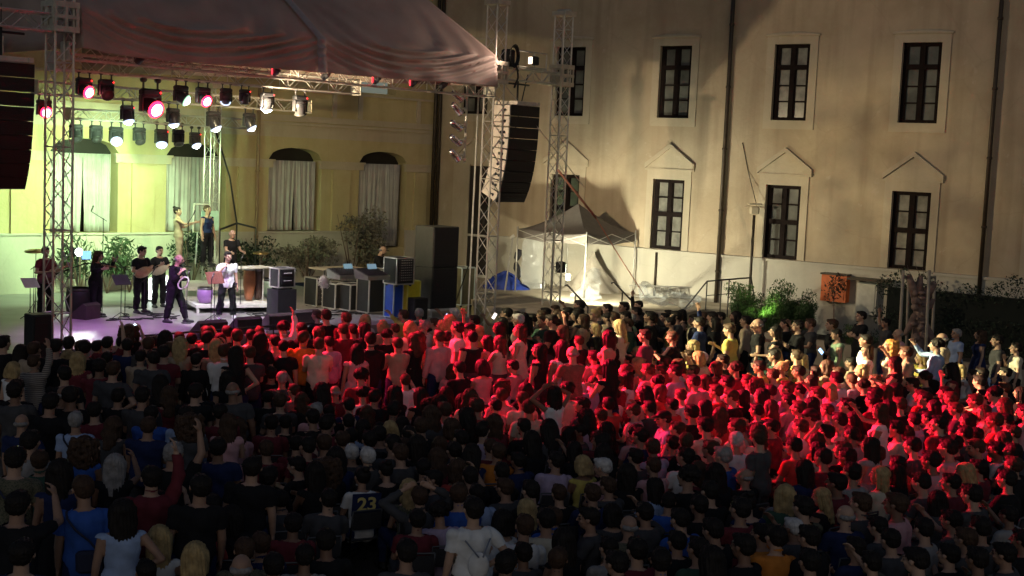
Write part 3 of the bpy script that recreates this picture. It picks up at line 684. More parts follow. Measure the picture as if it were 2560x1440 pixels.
ff = bpy.data.objects['framed_floodlight']
m = MB(); m.box(ST(14.68, .2, z6+.45), (.03, .13, .2), MST); m.obj('lens', mat('beam_flood_lens', (1, .8, .6), .3, var=0, emit=(1, .78, .55), es=3), ff)
extra_spot(ff, ST(14.6, -.75, z6+.5), ST(5.0, .9, 9.3), 420, 60, .8, (1, .72, .55), 'floodlight_light', .15)  # warm spot added ahead of the housing to brighten the canopy front

# ------------------------------------------------------------------ flood lamps on the rear right tower
fl = empty('floodlight', atY(1402, 668, 40.4), 'small black floodlight clamped to the tower before the tent', 'floodlight')
q = WM[fl.name].translation
m = MB(); m.bbox(q, (.30, .16, .34), Matrix.Rotation(.5, 3, 'Z'), .03); m.tube(q, q+V((-.25, -.1, .02)), .02, 6); m.obj('housing', M_BLACK, fl)
m = MB(); m.box(q+V((.06, .10, -.03)), (.22, .02, .24), Matrix.Rotation(-.55, 3, 'Z')); m.obj('lens', mat('flood_lens', (1, 1, .9), .3, var=0, emit=(1, 1, .8), es=12), fl)
extra_spot(fl, q+V((.12, .25, -.05)), V((4.4, 44.6, 1.9)), 1350, 130, .7, (1, .97, .70), 'floodlight_light', .12)
fl2 = empty('floodlight', atY(1420, 695, 40.9), 'small lit work lamp below the black floodlight on the tower', 'floodlight')
q2 = WM[fl2.name].translation; m = MB(); m.bbox(q2, (.16, .12, .22), None, .02); m.tube(q2, q2+V((-.2, -.4, .1)), .015, 5); m.obj('housing', M_ALU, fl2)

# ------------------------------------------------------------------ canopy tent on the terrace
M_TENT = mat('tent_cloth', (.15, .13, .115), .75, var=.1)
ZT = 1.2
P1 = atZ(1459, 748, ZT); P2 = RW(5.15, ZT, .25); P3 = atZ(1430, 716, ZT); 
tent = empty('canopy_tent', V((2.6, 43.5, ZT)), 'pale folding canopy tent with pointed roof on the terrace', 'tent')
e_in = (P2-P1); e_w = V((-e_in.y, e_in.x, 0))*.92
CA, CB, CC, CD = P1, P1+e_in, P1+e_in+e_w, P1+e_w         # front corner, right, back, left
ze = onp(1459, 603, P1, (0, 1))[2]; zp = ze+1.12
mid = (CA+CC)/2
for cpt in (CA, CB, CC, CD):
    m = MB(); m.tube((cpt.x, cpt.y, ZT+.01), (cpt.x, cpt.y, ze+.3), .025, 8); m.box((cpt.x, cpt.y, ZT+.005), (.12, .12, .02)); m.obj('pole', M_ALU, tent)
rows = []
for j in range(9):
    f = j/8; h = ze+.22+(zp-ze-.22)*(f**1.45); ring = []
    for a, b in ((CA, CB), (CB, CC), (CC, CD), (CD, CA)):
        for q_ in range(8):
            p = a.lerp(b, q_/8); x = p.lerp(mid, f*.985); s_ = math.sin(q_/8*math.pi)*(1-f)
            ring.append(V((x.x, x.y, h-.10*s_)))
    ring.append(ring[0]); rows.append(ring)
val = [V((p.x, p.y, p.z-.27-.02*math.sin(i*1.9))) for i, p in enumerate(rows[0])]; val[-1] = val[0]
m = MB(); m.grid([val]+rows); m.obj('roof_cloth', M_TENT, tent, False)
m = MB()
for a, b in ((CA, CB), (CB, CC), (CC, CD), (CD, CA)):
    for q_ in range(2):
        x, y = a.lerp(b, q_/2), a.lerp(b, (q_+1)/2); m.tube((x.x, x.y, ze+.2), (y.x, y.y, ze-.15), .013, 5); m.tube((x.x, x.y, ze-.15), (y.x, y.y, ze+.2), .013, 5)
m.obj('scissor_frame', M_ALU, tent)
M_FILM = mat('clear_film', (.50, .53, .54), .16, var=.1, alpha=.36, spec=.9)
def film(pts, name, label, seed=0, n=16, amp=.12):
    """crumpled clear plastic sheet between 4 corners"""
    A, B, C_, D = [V(p) for p in pts]; rows = []
    for j in range(n+1):
        r = []
        for i in range(n+1):
            p = A.lerp(B, i/n).lerp(D.lerp(C_, i/n), j/n); w_ = noise.noise_vector(p*1.9+V((seed, 0, 0)))*amp+noise.noise_vector(p*5+V((seed, 3, 0)))*amp*.5
            r.append(p+w_)
        rows.append(r)
    m = MB(); m.grid(rows); o = m.obj(name, M_FILM, None, False); o.data.polygons.foreach_set('use_smooth', [False]*len(o.data.polygons)); return tag(o, label, 'plastic sheet')
a0 = atZ(1300, 722, ZT); a1 = atZ(1356, 724, ZT)
film([a0, a1, a1+V((0, 0, 1.95)), a0+V((0, 0, 1.9))], 'plastic_sheet', 'crumpled clear plastic wall hanging at the left end of the canopy tent', 1)
b0 = atZ(1500, 745, ZT)
film([atZ(1430, 745, ZT)+V((0,0,.05)), atZ(1500, 755, ZT)+V((0,0,.05)), atZ(1500, 735, ZT)+V((0,0,.85)), atZ(1478, 735, ZT)+V((0,0,.9))], 'plastic_sheet', 'clear plastic draped over a chair beneath the canopy tent', 2, amp=.16)
film([atZ(1590, 775, ZT)+V((0,0,.25)), atZ(1730, 778, ZT)+V((0,0,.12)), atZ(1760, 752, ZT)+V((0,0,.15)), atZ(1600, 735, ZT)+V((0,0,.45))], 'plastic_sheet', 'clear plastic sheeting heaped on the terrace before the ladder', 3, amp=.22)
# grey cover standing like a peaked heap
M_COV = mat('grey_cover', (.34, .30, .25), .8, var=.15)
cb = V(RW(3.9, ZT, .9)); rows = []
for j in range(13):
    f = j/12; r = []
    for i in range(25):
        a = i/24*2*math.pi; rad = (1.05*(1-f)**1.25+.03)*(1+.16*math.sin(a*5+j*.4)+.08*math.sin(a*11)); r.append(cb+V((math.cos(a)*rad*.9, math.sin(a)*rad*.45, 1.38*f)))
    rows.append(r)
m = MB(); m.grid(rows); tag(m.obj('cover_sheet', M_COV, None, False), 'beige cloth cover peaked like a cone against the terrace wall', 'cover')
# white plastic chair
def plastic_chair_parts(M_):
    m = MB(); m.bbox((0, 0, .43), (.44, .42, .03), None, .01); seat = m.mesh('seat', [M_])
    m = MB(); rows = []
    for j in range(6):
        z = .46+.38*j/5; rows.append([V((-.21+.42*i/6, -.20-.08*j/5+.03*abs(i-3)/3, z+(.03 if j == 5 and 0 < i < 6 else 0))) for i in range(7)])
    m.grid(rows); m.grid([[p-V((0, .025, 0)) for p in r] for r in rows]); 
    for s in (-.21, .21): m.tube((s, -.2, .44), (s, -.29, .84), .015, 6)
    m.tube((-.21, -.29, .85), (.21, -.29, .85), .016, 6); back = m.mesh('backrest', [M_])
    m = MB(); m.tube((0, 0, .42), (0, 0, 0), .016, 6, .012); leg = m.mesh('leg', [M_])
    m = MB(); m.tube((-.23, -.2, .62), (-.23, .15, .62), .015, 6); m.tube((-.23, .15, .62), (-.22, .15, .43), .012, 6); arm = m.mesh('armrest', [M_])
    return seat, back, leg, arm
M_WPL = mat('white_plastic', (.75, .74, .70), .4, var=.08)
cp = plastic_chair_parts(M_WPL)
wc = empty('plastic_chair', atZ(1655, 735, ZT), 'white plastic armchair standing by the wall behind the ladder', 'chair', rz=R(170))
for n_, me in (('seat', cp[0]), ('backrest', cp[1])): child(n_, me, wc)
for x, y in ((-.18, -.17), (.18, -.17), (-.18, .17), (.18, .17)): child('leg', cp[2], wc, Matrix.Translation((x, y, 0)))
child('armrest', cp[3], wc); child('armrest', cp[3], wc, Matrix.Translation((.46, 0, 0)))
# aluminium ladder truss lying along the wall
l0 = atZ(1570, 745, ZT); l1 = atZ(1835, 752, ZT)
lad = empty('lying_truss', l0, 'aluminium ladder truss lying on the terrace beside the white chair', 'truss')
m = MB(); u = (l1-l0).normalized()
for h in (.06, .42): m.tube(l0+V((0, 0, h)), l1+V((0, 0, h)), .024, 6)
n = 13
for k_ in range(n): 
    a = l0.lerp(l1, k_/n); b = l0.lerp(l1, (k_+.5)/n); c_ = l0.lerp(l1, (k_+1)/n)
    m.tube(a+V((0, 0, .42)), b+V((0, 0, .06)), .016, 5); m.tube(b+V((0, 0, .06)), c_+V((0, 0, .42)), .016, 5)
m.obj('lattice_beam', M_ALU, lad)
# handrails and railing
M_RAIL = mat('rail_metal', (.05, .045, .042), .5, .4)
def hrail(pts, posts, label):
    t = empty('handrail', pts[0], label, 'railing', 'dark metal railings on the terrace')
    m = MB(); m.path(pts, .026, 8); m.obj('rail', M_RAIL, t)
    for p, h in posts: m = MB(); m.tube(p, (p[0], p[1], h), .02, 6); m.obj('post', M_RAIL, t)
for (xa, ya), (xb, yb), lb in (((1418, 712), (1470, 768), 'short sloping stair handrail nearest the right tower'), ((1535, 706), (1592, 765), 'short sloping stair handrail in front of the tent')):
    A = onp(xa, ya, V((0, 39.9, 0)), (0, 1)); B = onp(xb, yb, V((0, 39.0, 0)), (0, 1)); 
    hrail([A+V((-.08, .02, -.03)), A, B], [(V((A.x+.25, A.y-.25, .6)), A.z-.28), (V((B.x, B.y, 0)), B.z)], lb)
A = atZ(1697, 790, 1.2); Bq = V((6.05, 41.0, 0))
ra = [onp(1697, 790, V((0, 40.6, 0)), (0, 1)), onp(1768, 703, V((0, 40.8, 0)), (0, 1)), onp(1878, 694, V((0, 41.0, 0)), (0, 1)), onp(1886, 745, V((0, 41.6, 0)), (0, 1))]
hrail(ra, [(V((ra[1].x, ra[1].y, 1.2)), ra[1].z), (V((ra[2].x, ra[2].y, .5)), ra[2].z), (V(((ra[1].x+ra[2].x)/2, 40.9, 1.0)), (ra[1].z+ra[2].z)/2), (V((ra[1].x+.45, 40.8, 1.0)), ra[1].z+.03)], 'long dark railing rising from the steps to the green bushes')
m = MB(); p = ra[1]; q_ = ra[2]; m.tube(p-V((0, 0, .45)), q_-V((0, 0, .45)), .014, 6); m.obj('lower_rail', M_RAIL, bpy.data.objects['handrail.002'])
# small door in the yellow lit side of the terrace
# blue tarpaulin, propped poles
M_BLUE = mat('blue_tarp', (.02, .05, .32), .5, var=.3)
tb = atZ(1262, 722, ZT); rows = []
for j in range(9):
    f = j/8; rows.append([tb+V((math.cos(i/20*6.283)*(.75*(1-f)**.7+.02)*(1+.2*math.sin(i*1.7+j)), math.sin(i/20*6.283)*(.4*(1-f)**.7+.02), .55*f*(1+.15*math.sin(i*.9)))) for i in range(21)])
m = MB(); m.grid(rows); tag(m.obj('tarpaulin', M_BLUE, None, False), 'crumpled blue tarpaulin heaped behind the right stage tower', 'tarpaulin')
m = MB(); m.tube(atZ(1262, 728, ZT), V(atY(1282, 592, 45)), .03, 6); m.tube(V(atY(1276, 596, 45)), V(atY(1286, 588, 45)), .06, 6); tag(m.obj('leaning_pole', M_ALU), 'grey pole leaning beside the blue tarpaulin', 'pole')
m = MB(); r_ = [atZ(1292, 715, ZT)+V((math.sin(i*.9)*.06, 0, i*.16)) for i in range(9)]; m.path(r_, [.1+.03*math.sin(i*2.1) for i in range(9)], 8); tag(m.obj('rolled_cloth', mat('dark_cloth', (.03, .03, .04), .9), None), 'dark bundle of cloth hanging beside the clear plastic wall', 'cloth')

# ------------------------------------------------------------------ street lamp, cabinets, hedge, bushes on the right
s_, z_ = onR(1886, 530, .45); lampost = empty('floodlight_pole', RW(s_, 1.2, .45), 'slim wall pole with a pale floodlight box between two windows', 'lamp post')
m = MB(); m.tube(RW(s_, .5, .45), RW(s_, z_-.1, .45), .045, 8); m.obj('pole', M_DOWN, lampost)
m = MB(); q = RW(s_, z_+.05, .45); m.bbox(q, (.28, .26, .26), None, .04); m.bbox(q+V((0, 0, .2)), (.42, .3, .05), None, .015); m.tube(q+V((-.3, 0, .12)), q+V((.3, 0, .12)), .02, 6); m.obj('lamp_head', M_TRIM, lampost)
m = MB(); m.path([RW(s_, z_+.2, .3), RW(s_-.5, z_+1.3, .02), RW(s_-.75, z_+2.2, .02)], .012, 5); tag(m.obj('wire', M_CABLE), 'thin wire climbing the wall from the floodlight box', 'wire')
M_ORA = mat('orange_panel', (.62, .14, .035), .6, var=.25, scale=3, bump=.1)
s0, zt_ = onR(2056, 685, .35); s1, zb2 = onR(2114, 757, .35)
cab = empty('cabinet', RW((s0+s1)/2, zb2, .2), 'orange metal cabinet mounted on the palace wall', 'cabinet')
def slab2(s0, s1, z0, z1, d0, d1): m = MB(); return slab(m, RW, s0, s1, z0, z1, d0, d1)
slab2(s0, s1, zb2, zt_, .07, .40).obj('body', M_ORA, cab); slab2(s0+.06, s1-.06, zb2+.06, zt_-.06, .401, .42).obj('door', M_ORA, cab); slab2(s0-.03, s1+.03, zt_, zt_+.05, .05, .46).obj('lid', M_DOWN, cab)
s0, zt_ = onR(2142, 705, .35); s1, zb2 = onR(2188, 765, .35)
cab = empty('cabinet', RW((s0+s1)/2, zb2, .2), 'white wall cabinet under a dark flat awning, right of the orange one', 'cabinet')
slab2(s0, s1, zb2-.3, zt_, .07, .30).obj('body', mat('white_panel', (.62, .60, .52), .6), cab); slab2(s0+.05, s1-.05, zb2-.2, zt_-.06, .301, .318).obj('door', mat('white_panel', None), cab)
s2, z2 = onR(2122, 693, .55); s3, _ = onR(2225, 700, .55); slab2(s2, s3, z2-.06, z2, .02, .75).obj('awning', M_DOWN, cab)
M_LEAF = mat('leaf_green', (.055, .11, .03), .55, var=.45, scale=2.5)
M_LEAFD = mat('hedge_leaf', (.018, .035, .016), .7, var=.4, scale=2)
M_LEAFD2 = mat('palm_leaf', (.03, .055, .02), .6, var=.4, scale=2)
M_LEAFG = mat('dry_leaf', (.20, .18, .13), .75, var=.35, scale=2.5)
M_BARK = mat('bark', (.20, .13, .10), .9, var=.35, scale=6, bump=.5)
def leafcloud(m, centers, n, size, rnd, squash=1.0, aspect=.4, up=0):
    for _ in range(n):
        c, rad = rnd.choice(centers); 
        while True:
            p = V((rnd.uniform(-1, 1), rnd.uniform(-1, 1), rnd.uniform(-1, 1)))
            if .25 < p.length < 1: break
        p = V(c)+V((p.x*rad[0], p.y*rad[1], p.z*rad[2])); s = size*rnd.uniform(.6, 1.35)
        a = V((rnd.gauss(0, 1), rnd.gauss(0, 1), rnd.gauss(0, 1)+up)).normalized(); b = a.orthogonal().normalized(); b = Quaternion(a, rnd.uniform(0, 6.28)) @ b
        m.add([p-a*s*.5, p+b*s*aspect*.5, p+a*s*.5, p-b*s*aspect*.5], [(0, 1, 2, 3)])
def bush(px, py, Y, w_, h_, label, matl, n=900, size=.16, seed=1, cat='bush', grp='green bushes beside the terrace', z0=None, spiky=True, dx=None):
    rnd = random.Random(seed); base = atY(px, py, Y); 
    if z0 is not None: base = V((base.x, base.y, z0))
    root = empty('bush', base, label, cat, grp)
    m = MB(); ns = 9
    tips = []
    for i in range(ns):
        a = rnd.uniform(0, 6.28); l = rnd.uniform(.55, 1.05); t = base+V((math.cos(a)*w_*.5*rnd.uniform(.3, 1), math.sin(a)*w_*.35*rnd.uniform(.3, 1), h_*l)); tips.append(t)
        m.path([base+V((math.cos(a)*.05, math.sin(a)*.05, 0)), base.lerp(t, .5)+V((0, 0, h_*.12)), t], [.02, .013, .005], 5)
    m.obj('stem', M_BARK, root)
    m = MB(); cs = []
    for t in tips:
        for f in (.35, .55, .75, .95): p = base.lerp(t, f)+V((0, 0, h_*.10*math.sin(f*3.1))); cs.append((p, (w_*.16, w_*.13, h_*.13)))
    leafcloud(m, cs, n, size, rnd, up=1.2 if spiky else 0, aspect=.28 if spiky else .5)
    m.obj('foliage', matl, root, False)
    return root
for i, (px, py, Y, w_, h_, lb, sd) in enumerate(((1862, 800, 40.6, 1.7, 1.5, 'spiky green bush at the end of the terrace railing', 3), (1905, 815, 39.8, 1.5, 1.3, 'brightly lit green bush beside the terrace end', 4), (1962, 812, 39.6, 1.6, 1.6, 'dark spiky bush right of the brightly lit one', 5), (1996, 815, 39.2, 1.2, 1.2, 'spiky bush left of the orange cabinet', 6), (2140, 835, 37.8, 1.3, .7, 'thin low bush under the white wall cabinet', 7))):
    bush(px, py, Y, w_, h_, lb, M_LEAF, 4600 if i < 4 else 900, .095, sd, z0=.55)
gl = empty('garden_spotlight', V(atY(1912, 800, 39.2)), 'small garden spotlight glowing green among the bushes', 'garden light')
q = WM[gl.name].translation
m = MB(); m.lathe([(.03, -.08), (.06, -.05), (.07, .06)], q, 10); m.tube(q-V((0, 0, .08)), (q.x, q.y, .5), .012, 5); m.obj('housing', M_BLACK, gl)
m = MB(); m.lathe([(.001, .05), (.06, .052)], q, 10); m.obj('lens', mat('garden_lens', (.6, 1, .3), .3, var=0, emit=(.65, 1, .2), es=6), gl)
extra_spot(gl, q+V((0, 0, .1)), q+V((-.1, 1.0, 1.6)), 38, 140, .6, (.68, 1, .28), 'garden_light', .06)
# raised bed the bushes stand in
m = MB(); b0 = V((6.6, 41.5, 0)); m.prism([V((6.9, 40.9, 0)), V((13.0, 34.6, 0)), V((22, 28.3, 0)), RW(25, 0, .12), RW(9.8, 0, .12)], (0, 0, .55)); bed = m.obj('planting_bed', mat('bed_soil', (.05, .04, .03), .95, var=.4, bump=.5)); tag(bed, 'raised planting bed with dark soil along the long palace wing', 'planting bed')
m = MB(); P_ = [V((6.85, 40.85, 0)), V((13.0, 34.45, 0)), V((22, 28.1, 0))]
for a, b in zip(P_, P_[1:]): 
    n_ = (b-a).cross(V((0, 0, 1))).normalized(); m.prism([a, b, b+n_*.18, a+n_*.18], (0, 0, .72))
m.obj('kerb_wall', M_TERR, bed)
# long dark hedge
hd = empty('hedge', RW(17, .55, 1.4), 'long dark clipped hedge in front of the right end of the palace', 'hedge')
rnd = random.Random(11); m = MB(); cs = []
for i in range(33):
    s = 14.3+i*.40; top = 2.6+.2*math.sin(i*.9)+.15*math.sin(i*2.3)
    for z in (.9, 1.5, top-.25): cs.append((RW(s, z, 1.5), (.34, .42, .36)))
leafcloud(m, cs, 16000, .085, rnd, aspect=.5); m.obj('foliage', M_LEAFD, hd, False)
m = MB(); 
m.prism([RW(14.4, .55, 1.38), RW(27.0, .55, 1.38), RW(27.0, .55, 1.62), RW(14.4, .55, 1.62)], (0, 0, 1.8)); m.obj('inner_core', mat('hedge_inside', (.008, .012, .008), .9), hd)  # solid near-black block filling the hedge behind its leaves
# small potted tree in front of the orange cabinet
tb = V(atY(2088, 800, 36.6)); tr = empty('small_tree', V((tb.x, tb.y, .55)), 'thin young tree with a small crown before the orange cabinet', 'tree')
c0 = V(atY(2085, 722, 36.6)); m = MB(); m.path([V((tb.x, tb.y, .5)), V((tb.x-.02, tb.y, 1.2)), c0], [.025, .02, .012], 6)
for a in range(6): m.path([c0-V((0, 0, .25)), c0+V((math.cos(a)*.3, math.sin(a)*.2, .2))], [.01, .004], 4)
m.obj('trunk', M_BARK, tr); m = MB(); leafcloud(m, [(c0, (.36, .3, .42)), (c0+V((.1, 0, .15)), (.25, .2, .3))], 260, .09, random.Random(3), aspect=.5); m.obj('crown', mat('brown_leaf', (.10, .06, .03), .7, var=.4), tr, False)
# pollarded tree with stakes
M_POL = mat('bare_bark', (.22, .15, .125), .85, var=.4, scale=5, bump=.6)
tb = V(atY(2300, 880, 34.2)); tr = empty('pollarded_tree', V((tb.x, tb.y, .0)), 'stout pale pollarded tree with cut limbs held by stakes', 'tree')
def W_(px, py, dy=0): return V(atY(px, py, 34.2+dy))
m = MB(); m.path([V((tb.x, tb.y, -.05)), W_(2296, 860), W_(2300, 800), W_(2303, 760), W_(2300, 738)], [.24, .21, .17, .21, .18], 12)
for a, b, c, r_ in (((2295,750),(2280,715),(2272,688),.11), ((2300,745),(2298,715),(2302,690),.10), ((2306,748),(2325,722),(2338,706),.12), ((2300,800),(2325,840),(2345,905),.11), ((2292,790),(2275,812),(2262,838),.09), ((2303,770),(2326,762),(2333,748),.10)):
    m.path([W_(*a), W_(*b, -.1), W_(*c, -.15)], [r_*1.5, r_, r_*.6], 8)
rn = random.Random(5)
for i in range(22):
    x, y = 2298+rn.uniform(-14, 14), rn.uniform(725, 850); m.ell(W_(x, y, -.18), (.09*rn.uniform(.6, 1.4),)*2+(.07*rn.uniform(.6, 1.5),), None, 8, 6)
m.obj('trunk', M_POL, tr)
for x0, x1, dy in ((2248, 2258, -.5), (2316, 2323, -.5), (2268, 2272, .5), (2330, 2337, .5)):
    A = W_(x1, 676 if dy < 0 else 690, dy); m = MB(); m.tube(V((atY(x0, 900, 34.2+dy).x, A.y, 0)), A, .04, 8); m.obj('stake', mat('stake_wood', (.34, .30, .24), .8), tr)
m = MB(); m.tube(W_(2323, 692, -.5), W_(2337, 694, .5), .035, 6); m.tube(W_(2258, 692, -.5), W_(2272, 694, .5), .035, 6); m.obj('crossbar', mat('stake_wood', None), tr)
m = MB()
for a_ in ((2280, 692), (2300, 686), (2318, 700)): m.path([W_(*a_), W_(a_[0]-8, a_[1]-14, -.1), W_(a_[0]-12, a_[1]-30, 0)], [.012, .008, .004], 4)
m.obj('twig', M_BARK, tr)

# ------------------------------------------------------------------ planting behind the musicians
def on_d(px, py, d): k, z = onS(px, py, d); return k, z
def sbush(px, d, w_, h_, label, matl, n, size, seed, spiky=False, z0=1.0, grp='shrubs behind the stage'):
    k, _ = onS(px, 650, d); p = ST(k, d, z0); root = empty('shrub', p, label, 'shrub', grp); rnd = random.Random(seed)
    m = MB()
    for i in range(7): a = rnd.uniform(0, 6.28); m.path([p, p+V((math.cos(a)*w_*.2, math.sin(a)*w_*.2, h_*.5)), p+V((math.cos(a)*w_*.35, math.sin(a)*w_*.3, h_*.85))], [.025, .015, .006], 5)
    m.obj('stem', M_BARK, root)
    m = MB(); cs = [(p+V((rnd.uniform(-.32, .32)*w_, rnd.uniform(-.25, .25)*w_, h_*rnd.uniform(.35, .8))), (w_*.24, w_*.2, h_*.2)) for _ in range(12)]
    leafcloud(m, cs, n, size, rnd, up=.8 if spiky else 0, aspect=.2 if spiky else .5); m.obj('foliage', matl, root, False)
for a in ((200, 9.6, 1.3, 1.9, 'palm like shrub left of the violinist against the green wall', M_LEAFD2, 420, .26, 21, True), (268, 9.7, 1.5, 1.9, 'spreading shrub behind the violinist against the green wall', M_LEAFD2, 480, .26, 22, True), (325, 9.7, 1.3, 1.6, 'low leafy shrub behind the lute player', M_LEAFD2, 380, .22, 23, True),
          (480, 9.8, 1.5, 2.0, 'dark shrub behind the woman on the riser', M_LEAFD, 700, .14, 24, False), (640, 9.8, 1.8, 1.9, 'dark shrub behind the drummer', M_LEAFD, 800, .14, 25, False), (770, 9.9, 2.3, 1.7, 'grey dry shrub behind the equipment cases', M_LEAFG, 1500, .13, 26, False), (880, 10.3, 2.4, 2.8, 'large round dry shrub in front of the arcade', M_LEAFG, 2300, .13, 27, False)): sbush(*a)
# mic boom stand + tripod light stand at the back
def mic_stand(k, d, h, boom, label, grp='microphone and music stands on the stage', mic=True, z0=ZS, rz=0):
    root = empty('microphone_stand', ST(k, d, z0), label, 'microphone stand', grp, rz=TH+rz)
    m = MB(); m.lathe([(.001, 0), (.13, 0), (.135, .012), (.12, .025), (.02, .035)], n=14); child('base', m.mesh('base', [M_BLACK]), root)
    m = MB(); m.tube((0, 0, .02), (0, 0, h), .012, 6); 
    if boom: m.tube((-boom*.3, 0, h-.08), (boom, 0, h+.18), .010, 6)
    child('pole', m.mesh('pole', [M_BLACK]), root)
    if mic:
        e = V((boom, 0, h+.18)) if boom else V((0, 0, h)); m = MB(); m.tube(e, e+V((.05, 0, .10)), .014, 8, .022); m.ell(e+V((.06, 0, .13)), (.027, .027, .03), None, 8, 6); child('microphone', m.mesh('microphone', [M_CLAMP]), root)
    return root
def stand_at(px, py, h, boom, label, **kw): k, d = stk(px, py); return mic_stand(k, d, h, boom, label, **kw)
stand_at(583, 840, 1.15, 0, 'plain microphone stand beside the singer in white')
stand_at(527, 812, 1.2, 0, 'plain microphone stand between the two front singers')
stand_at(466, 808, 1.25, 0, 'microphone stand at the knees of the tambourine player')
stand_at(360, 785, .95, .25, 'microphone stand in front of the lute player')
stand_at(312, 792, 1.3, -.3, 'boom stand between the violinist and the lute player')
stand_at(255, 792, 2.6, -.35, 'tall boom stand rising behind the violinist', mic=True)
stand_at(84, 790, 1.3, .3, 'microphone stand left of the left truss tower')
stand_at(600, 782, 1.5, 0, 'tall thin stand beside the congas')
def music_stand(px, py, h, label, col, w_=.5, tilt=60):
    k, d = stk(px, py); root = empty('music_stand', ST(k, d, ZS), label, 'music stand', 'microphone and music stands on the stage', rz=TH)
    m = MB()
    for a in (0, 2.1, 4.2): m.tube((0, 0, .2), (math.cos(a)*.28, math.sin(a)*.28, .01), .01, 5)
    m.tube((0, 0, .1), (0, 0, h), .012, 6); child('tripod', m.mesh('tripod', [M_BLACK]), root)
    m = MB(); Mx = Matrix.Rotation(R(tilt), 3, 'X'); m.box((0, 0, h+.05), (w_, .34, .012), Mx)
    for q in range(7): m.box(V((-w_/2+.04+q*(w_-.08)/6, 0, h+.05))+Mx @ V((0, 0, .012)), (.012, .32, .006), Mx)
    child('desk', m.mesh('desk', [col]), root); return root
music_stand(535, 805, 1.12, 'orange music stand beside the singer in white', mat('stand_desk', (.20, .07, .05), .6))
music_stand(302, 800, 1.0, 'black music stand beside the violinist', M_BLACK, .45, 45)
music_stand(75, 800, .9, 'small pink lit music stand at far left of stage', mat('paper_sheet', (.8, .7, .8), .8), .4, 40)
# A-frame stand (tripod of a wind-up lift) behind the drummer
k, z = onS(592, 558, 9.0); t = empty('lift_tripod', ST(k, 9.0, 1.0), 'black tripod lift stand against the arcade wall behind the drummer', 'tripod')
T0 = ST(k, 9.0, z); m = MB(); m.path([ST(k, 9.0, 1.0), T0, ST(onS(575, 445, 9.0)[0], 9.0, onS(575, 445, 9.0)[1]), ST(onS(540, 330, 9.0)[0], 9.0, onS(540, 330, 9.0)[1])], .028, 6); m.obj('mast', M_BLACK, t)
for px, py in ((550, 574), (640, 570)): kk, zz = onS(px, py, 8.6); m = MB(); m.tube(T0, ST(kk, 8.6, zz), .035, 6); m.tube(ST(kk, 8.6, zz), ST(kk, 8.6, ZS), .02, 6); m.obj('leg', M_BLACK, t)

# ------------------------------------------------------------------ risers, drums, speakers and cases
M_RISER = mat('riser_white', (.62, .60, .55), .55, var=.12)
def riser(pxl, pxr, depth, h, label, z0=ZS):
    (ka, da), (kb, db) = stk(*pxl, z0), stk(*pxr, z0); a, b = ST(ka, da, z0), ST(kb, db, z0); u = (b-a).normalized(); v = V((-u.y, u.x, 0)); root = empty('riser', a, label, 'riser', 'white edged stage risers')
    m = MB(); m.prism([a+V((0, 0, h-.09)), b+V((0, 0, h-.09)), b+v*depth+V((0, 0, h-.09)), a+v*depth+V((0, 0, h-.09))], (0, 0, .09)); m.obj('platform', M_RISER, root)
    for p in (a+u*.06+v*.05, b-u*.06+v*.05, a+u*.06+v*(depth-.05), b-u*.06+v*(depth-.05)): m = MB(); m.box(p+V((0, 0, (h-.09)/2)), (.06, .06, h-.09), MST); m.obj('leg', M_RISER, root)
    return a, b, v
r1 = riser((490, 784), (706, 781), 2.2, .24, 'low front riser with white edge behind the singer in white')
r2 = riser((462, 764), (712, 757), 2.0, .52, 'middle riser with white edge behind the low one')
r3 = riser((425, 722), (545, 716), 2.2, 1.0, 'tall rear riser under the two backing singers')
M_SKIN = mat('drum_head', (.62, .58, .48), .5, var=.1); M_CONGA = mat('conga_wood', (.26, .09, .035), .35, var=.3, scale=3); M_BRASS = mat('cymbal_brass', (.55, .40, .16), .3, 1.0)
def drum(px, py, z0, r0, r1_, h, label, matl, name='conga', tilt=0):
    k, d = stk(px, py, z0); root = empty(name, ST(k, d, z0), label, 'drum', 'drums on the risers')
    m = MB(); m.lathe([(r0*.75, .02), (r0, .12), (r1_*1.12, h*.5), (r1_*1.08, h*.75), (r1_, h-.02)], ST(k, d, z0), 18); m.obj('shell', matl, root)
    m = MB(); m.lathe([(r1_*1.03, h-.07), (r1_*1.05, h-.05), (r1_*1.04, h-.02), (r1_, h)], ST(k, d, z0), 18); m.obj('rim', M_CLAMP, root)
    m = MB(); m.lathe([(.001, h+.004), (r1_*.97, h+.004)], ST(k, d, z0), 18); m.obj('drum_head', M_SKIN, root)
drum(622, 752, ZS+.24, .13, .16, .95, 'brown wooden conga directly right of the singer in white', M_CONGA)
drum(645, 750, ZS+.24, .12, .15, .92, 'dark conga at the right end of the conga pair', mat('conga_dark', (.06, .03, .025), .4))
drum(512, 758, ZS+.24, .2, .2, .45, 'violet drum behind the front singers', mat('drum_violet', (.30, .14, .40), .4), 'snare_drum')
drum(678, 742, ZS+.24, .3, .3, .55, 'pale green drum at the right end of the riser', mat('drum_glass', (.36, .48, .42), .3), 'floor_drum')
drum(196, 790, ZS, .30, .30, .75, 'big dark drum behind the violinist', M_BLACK, 'floor_drum')
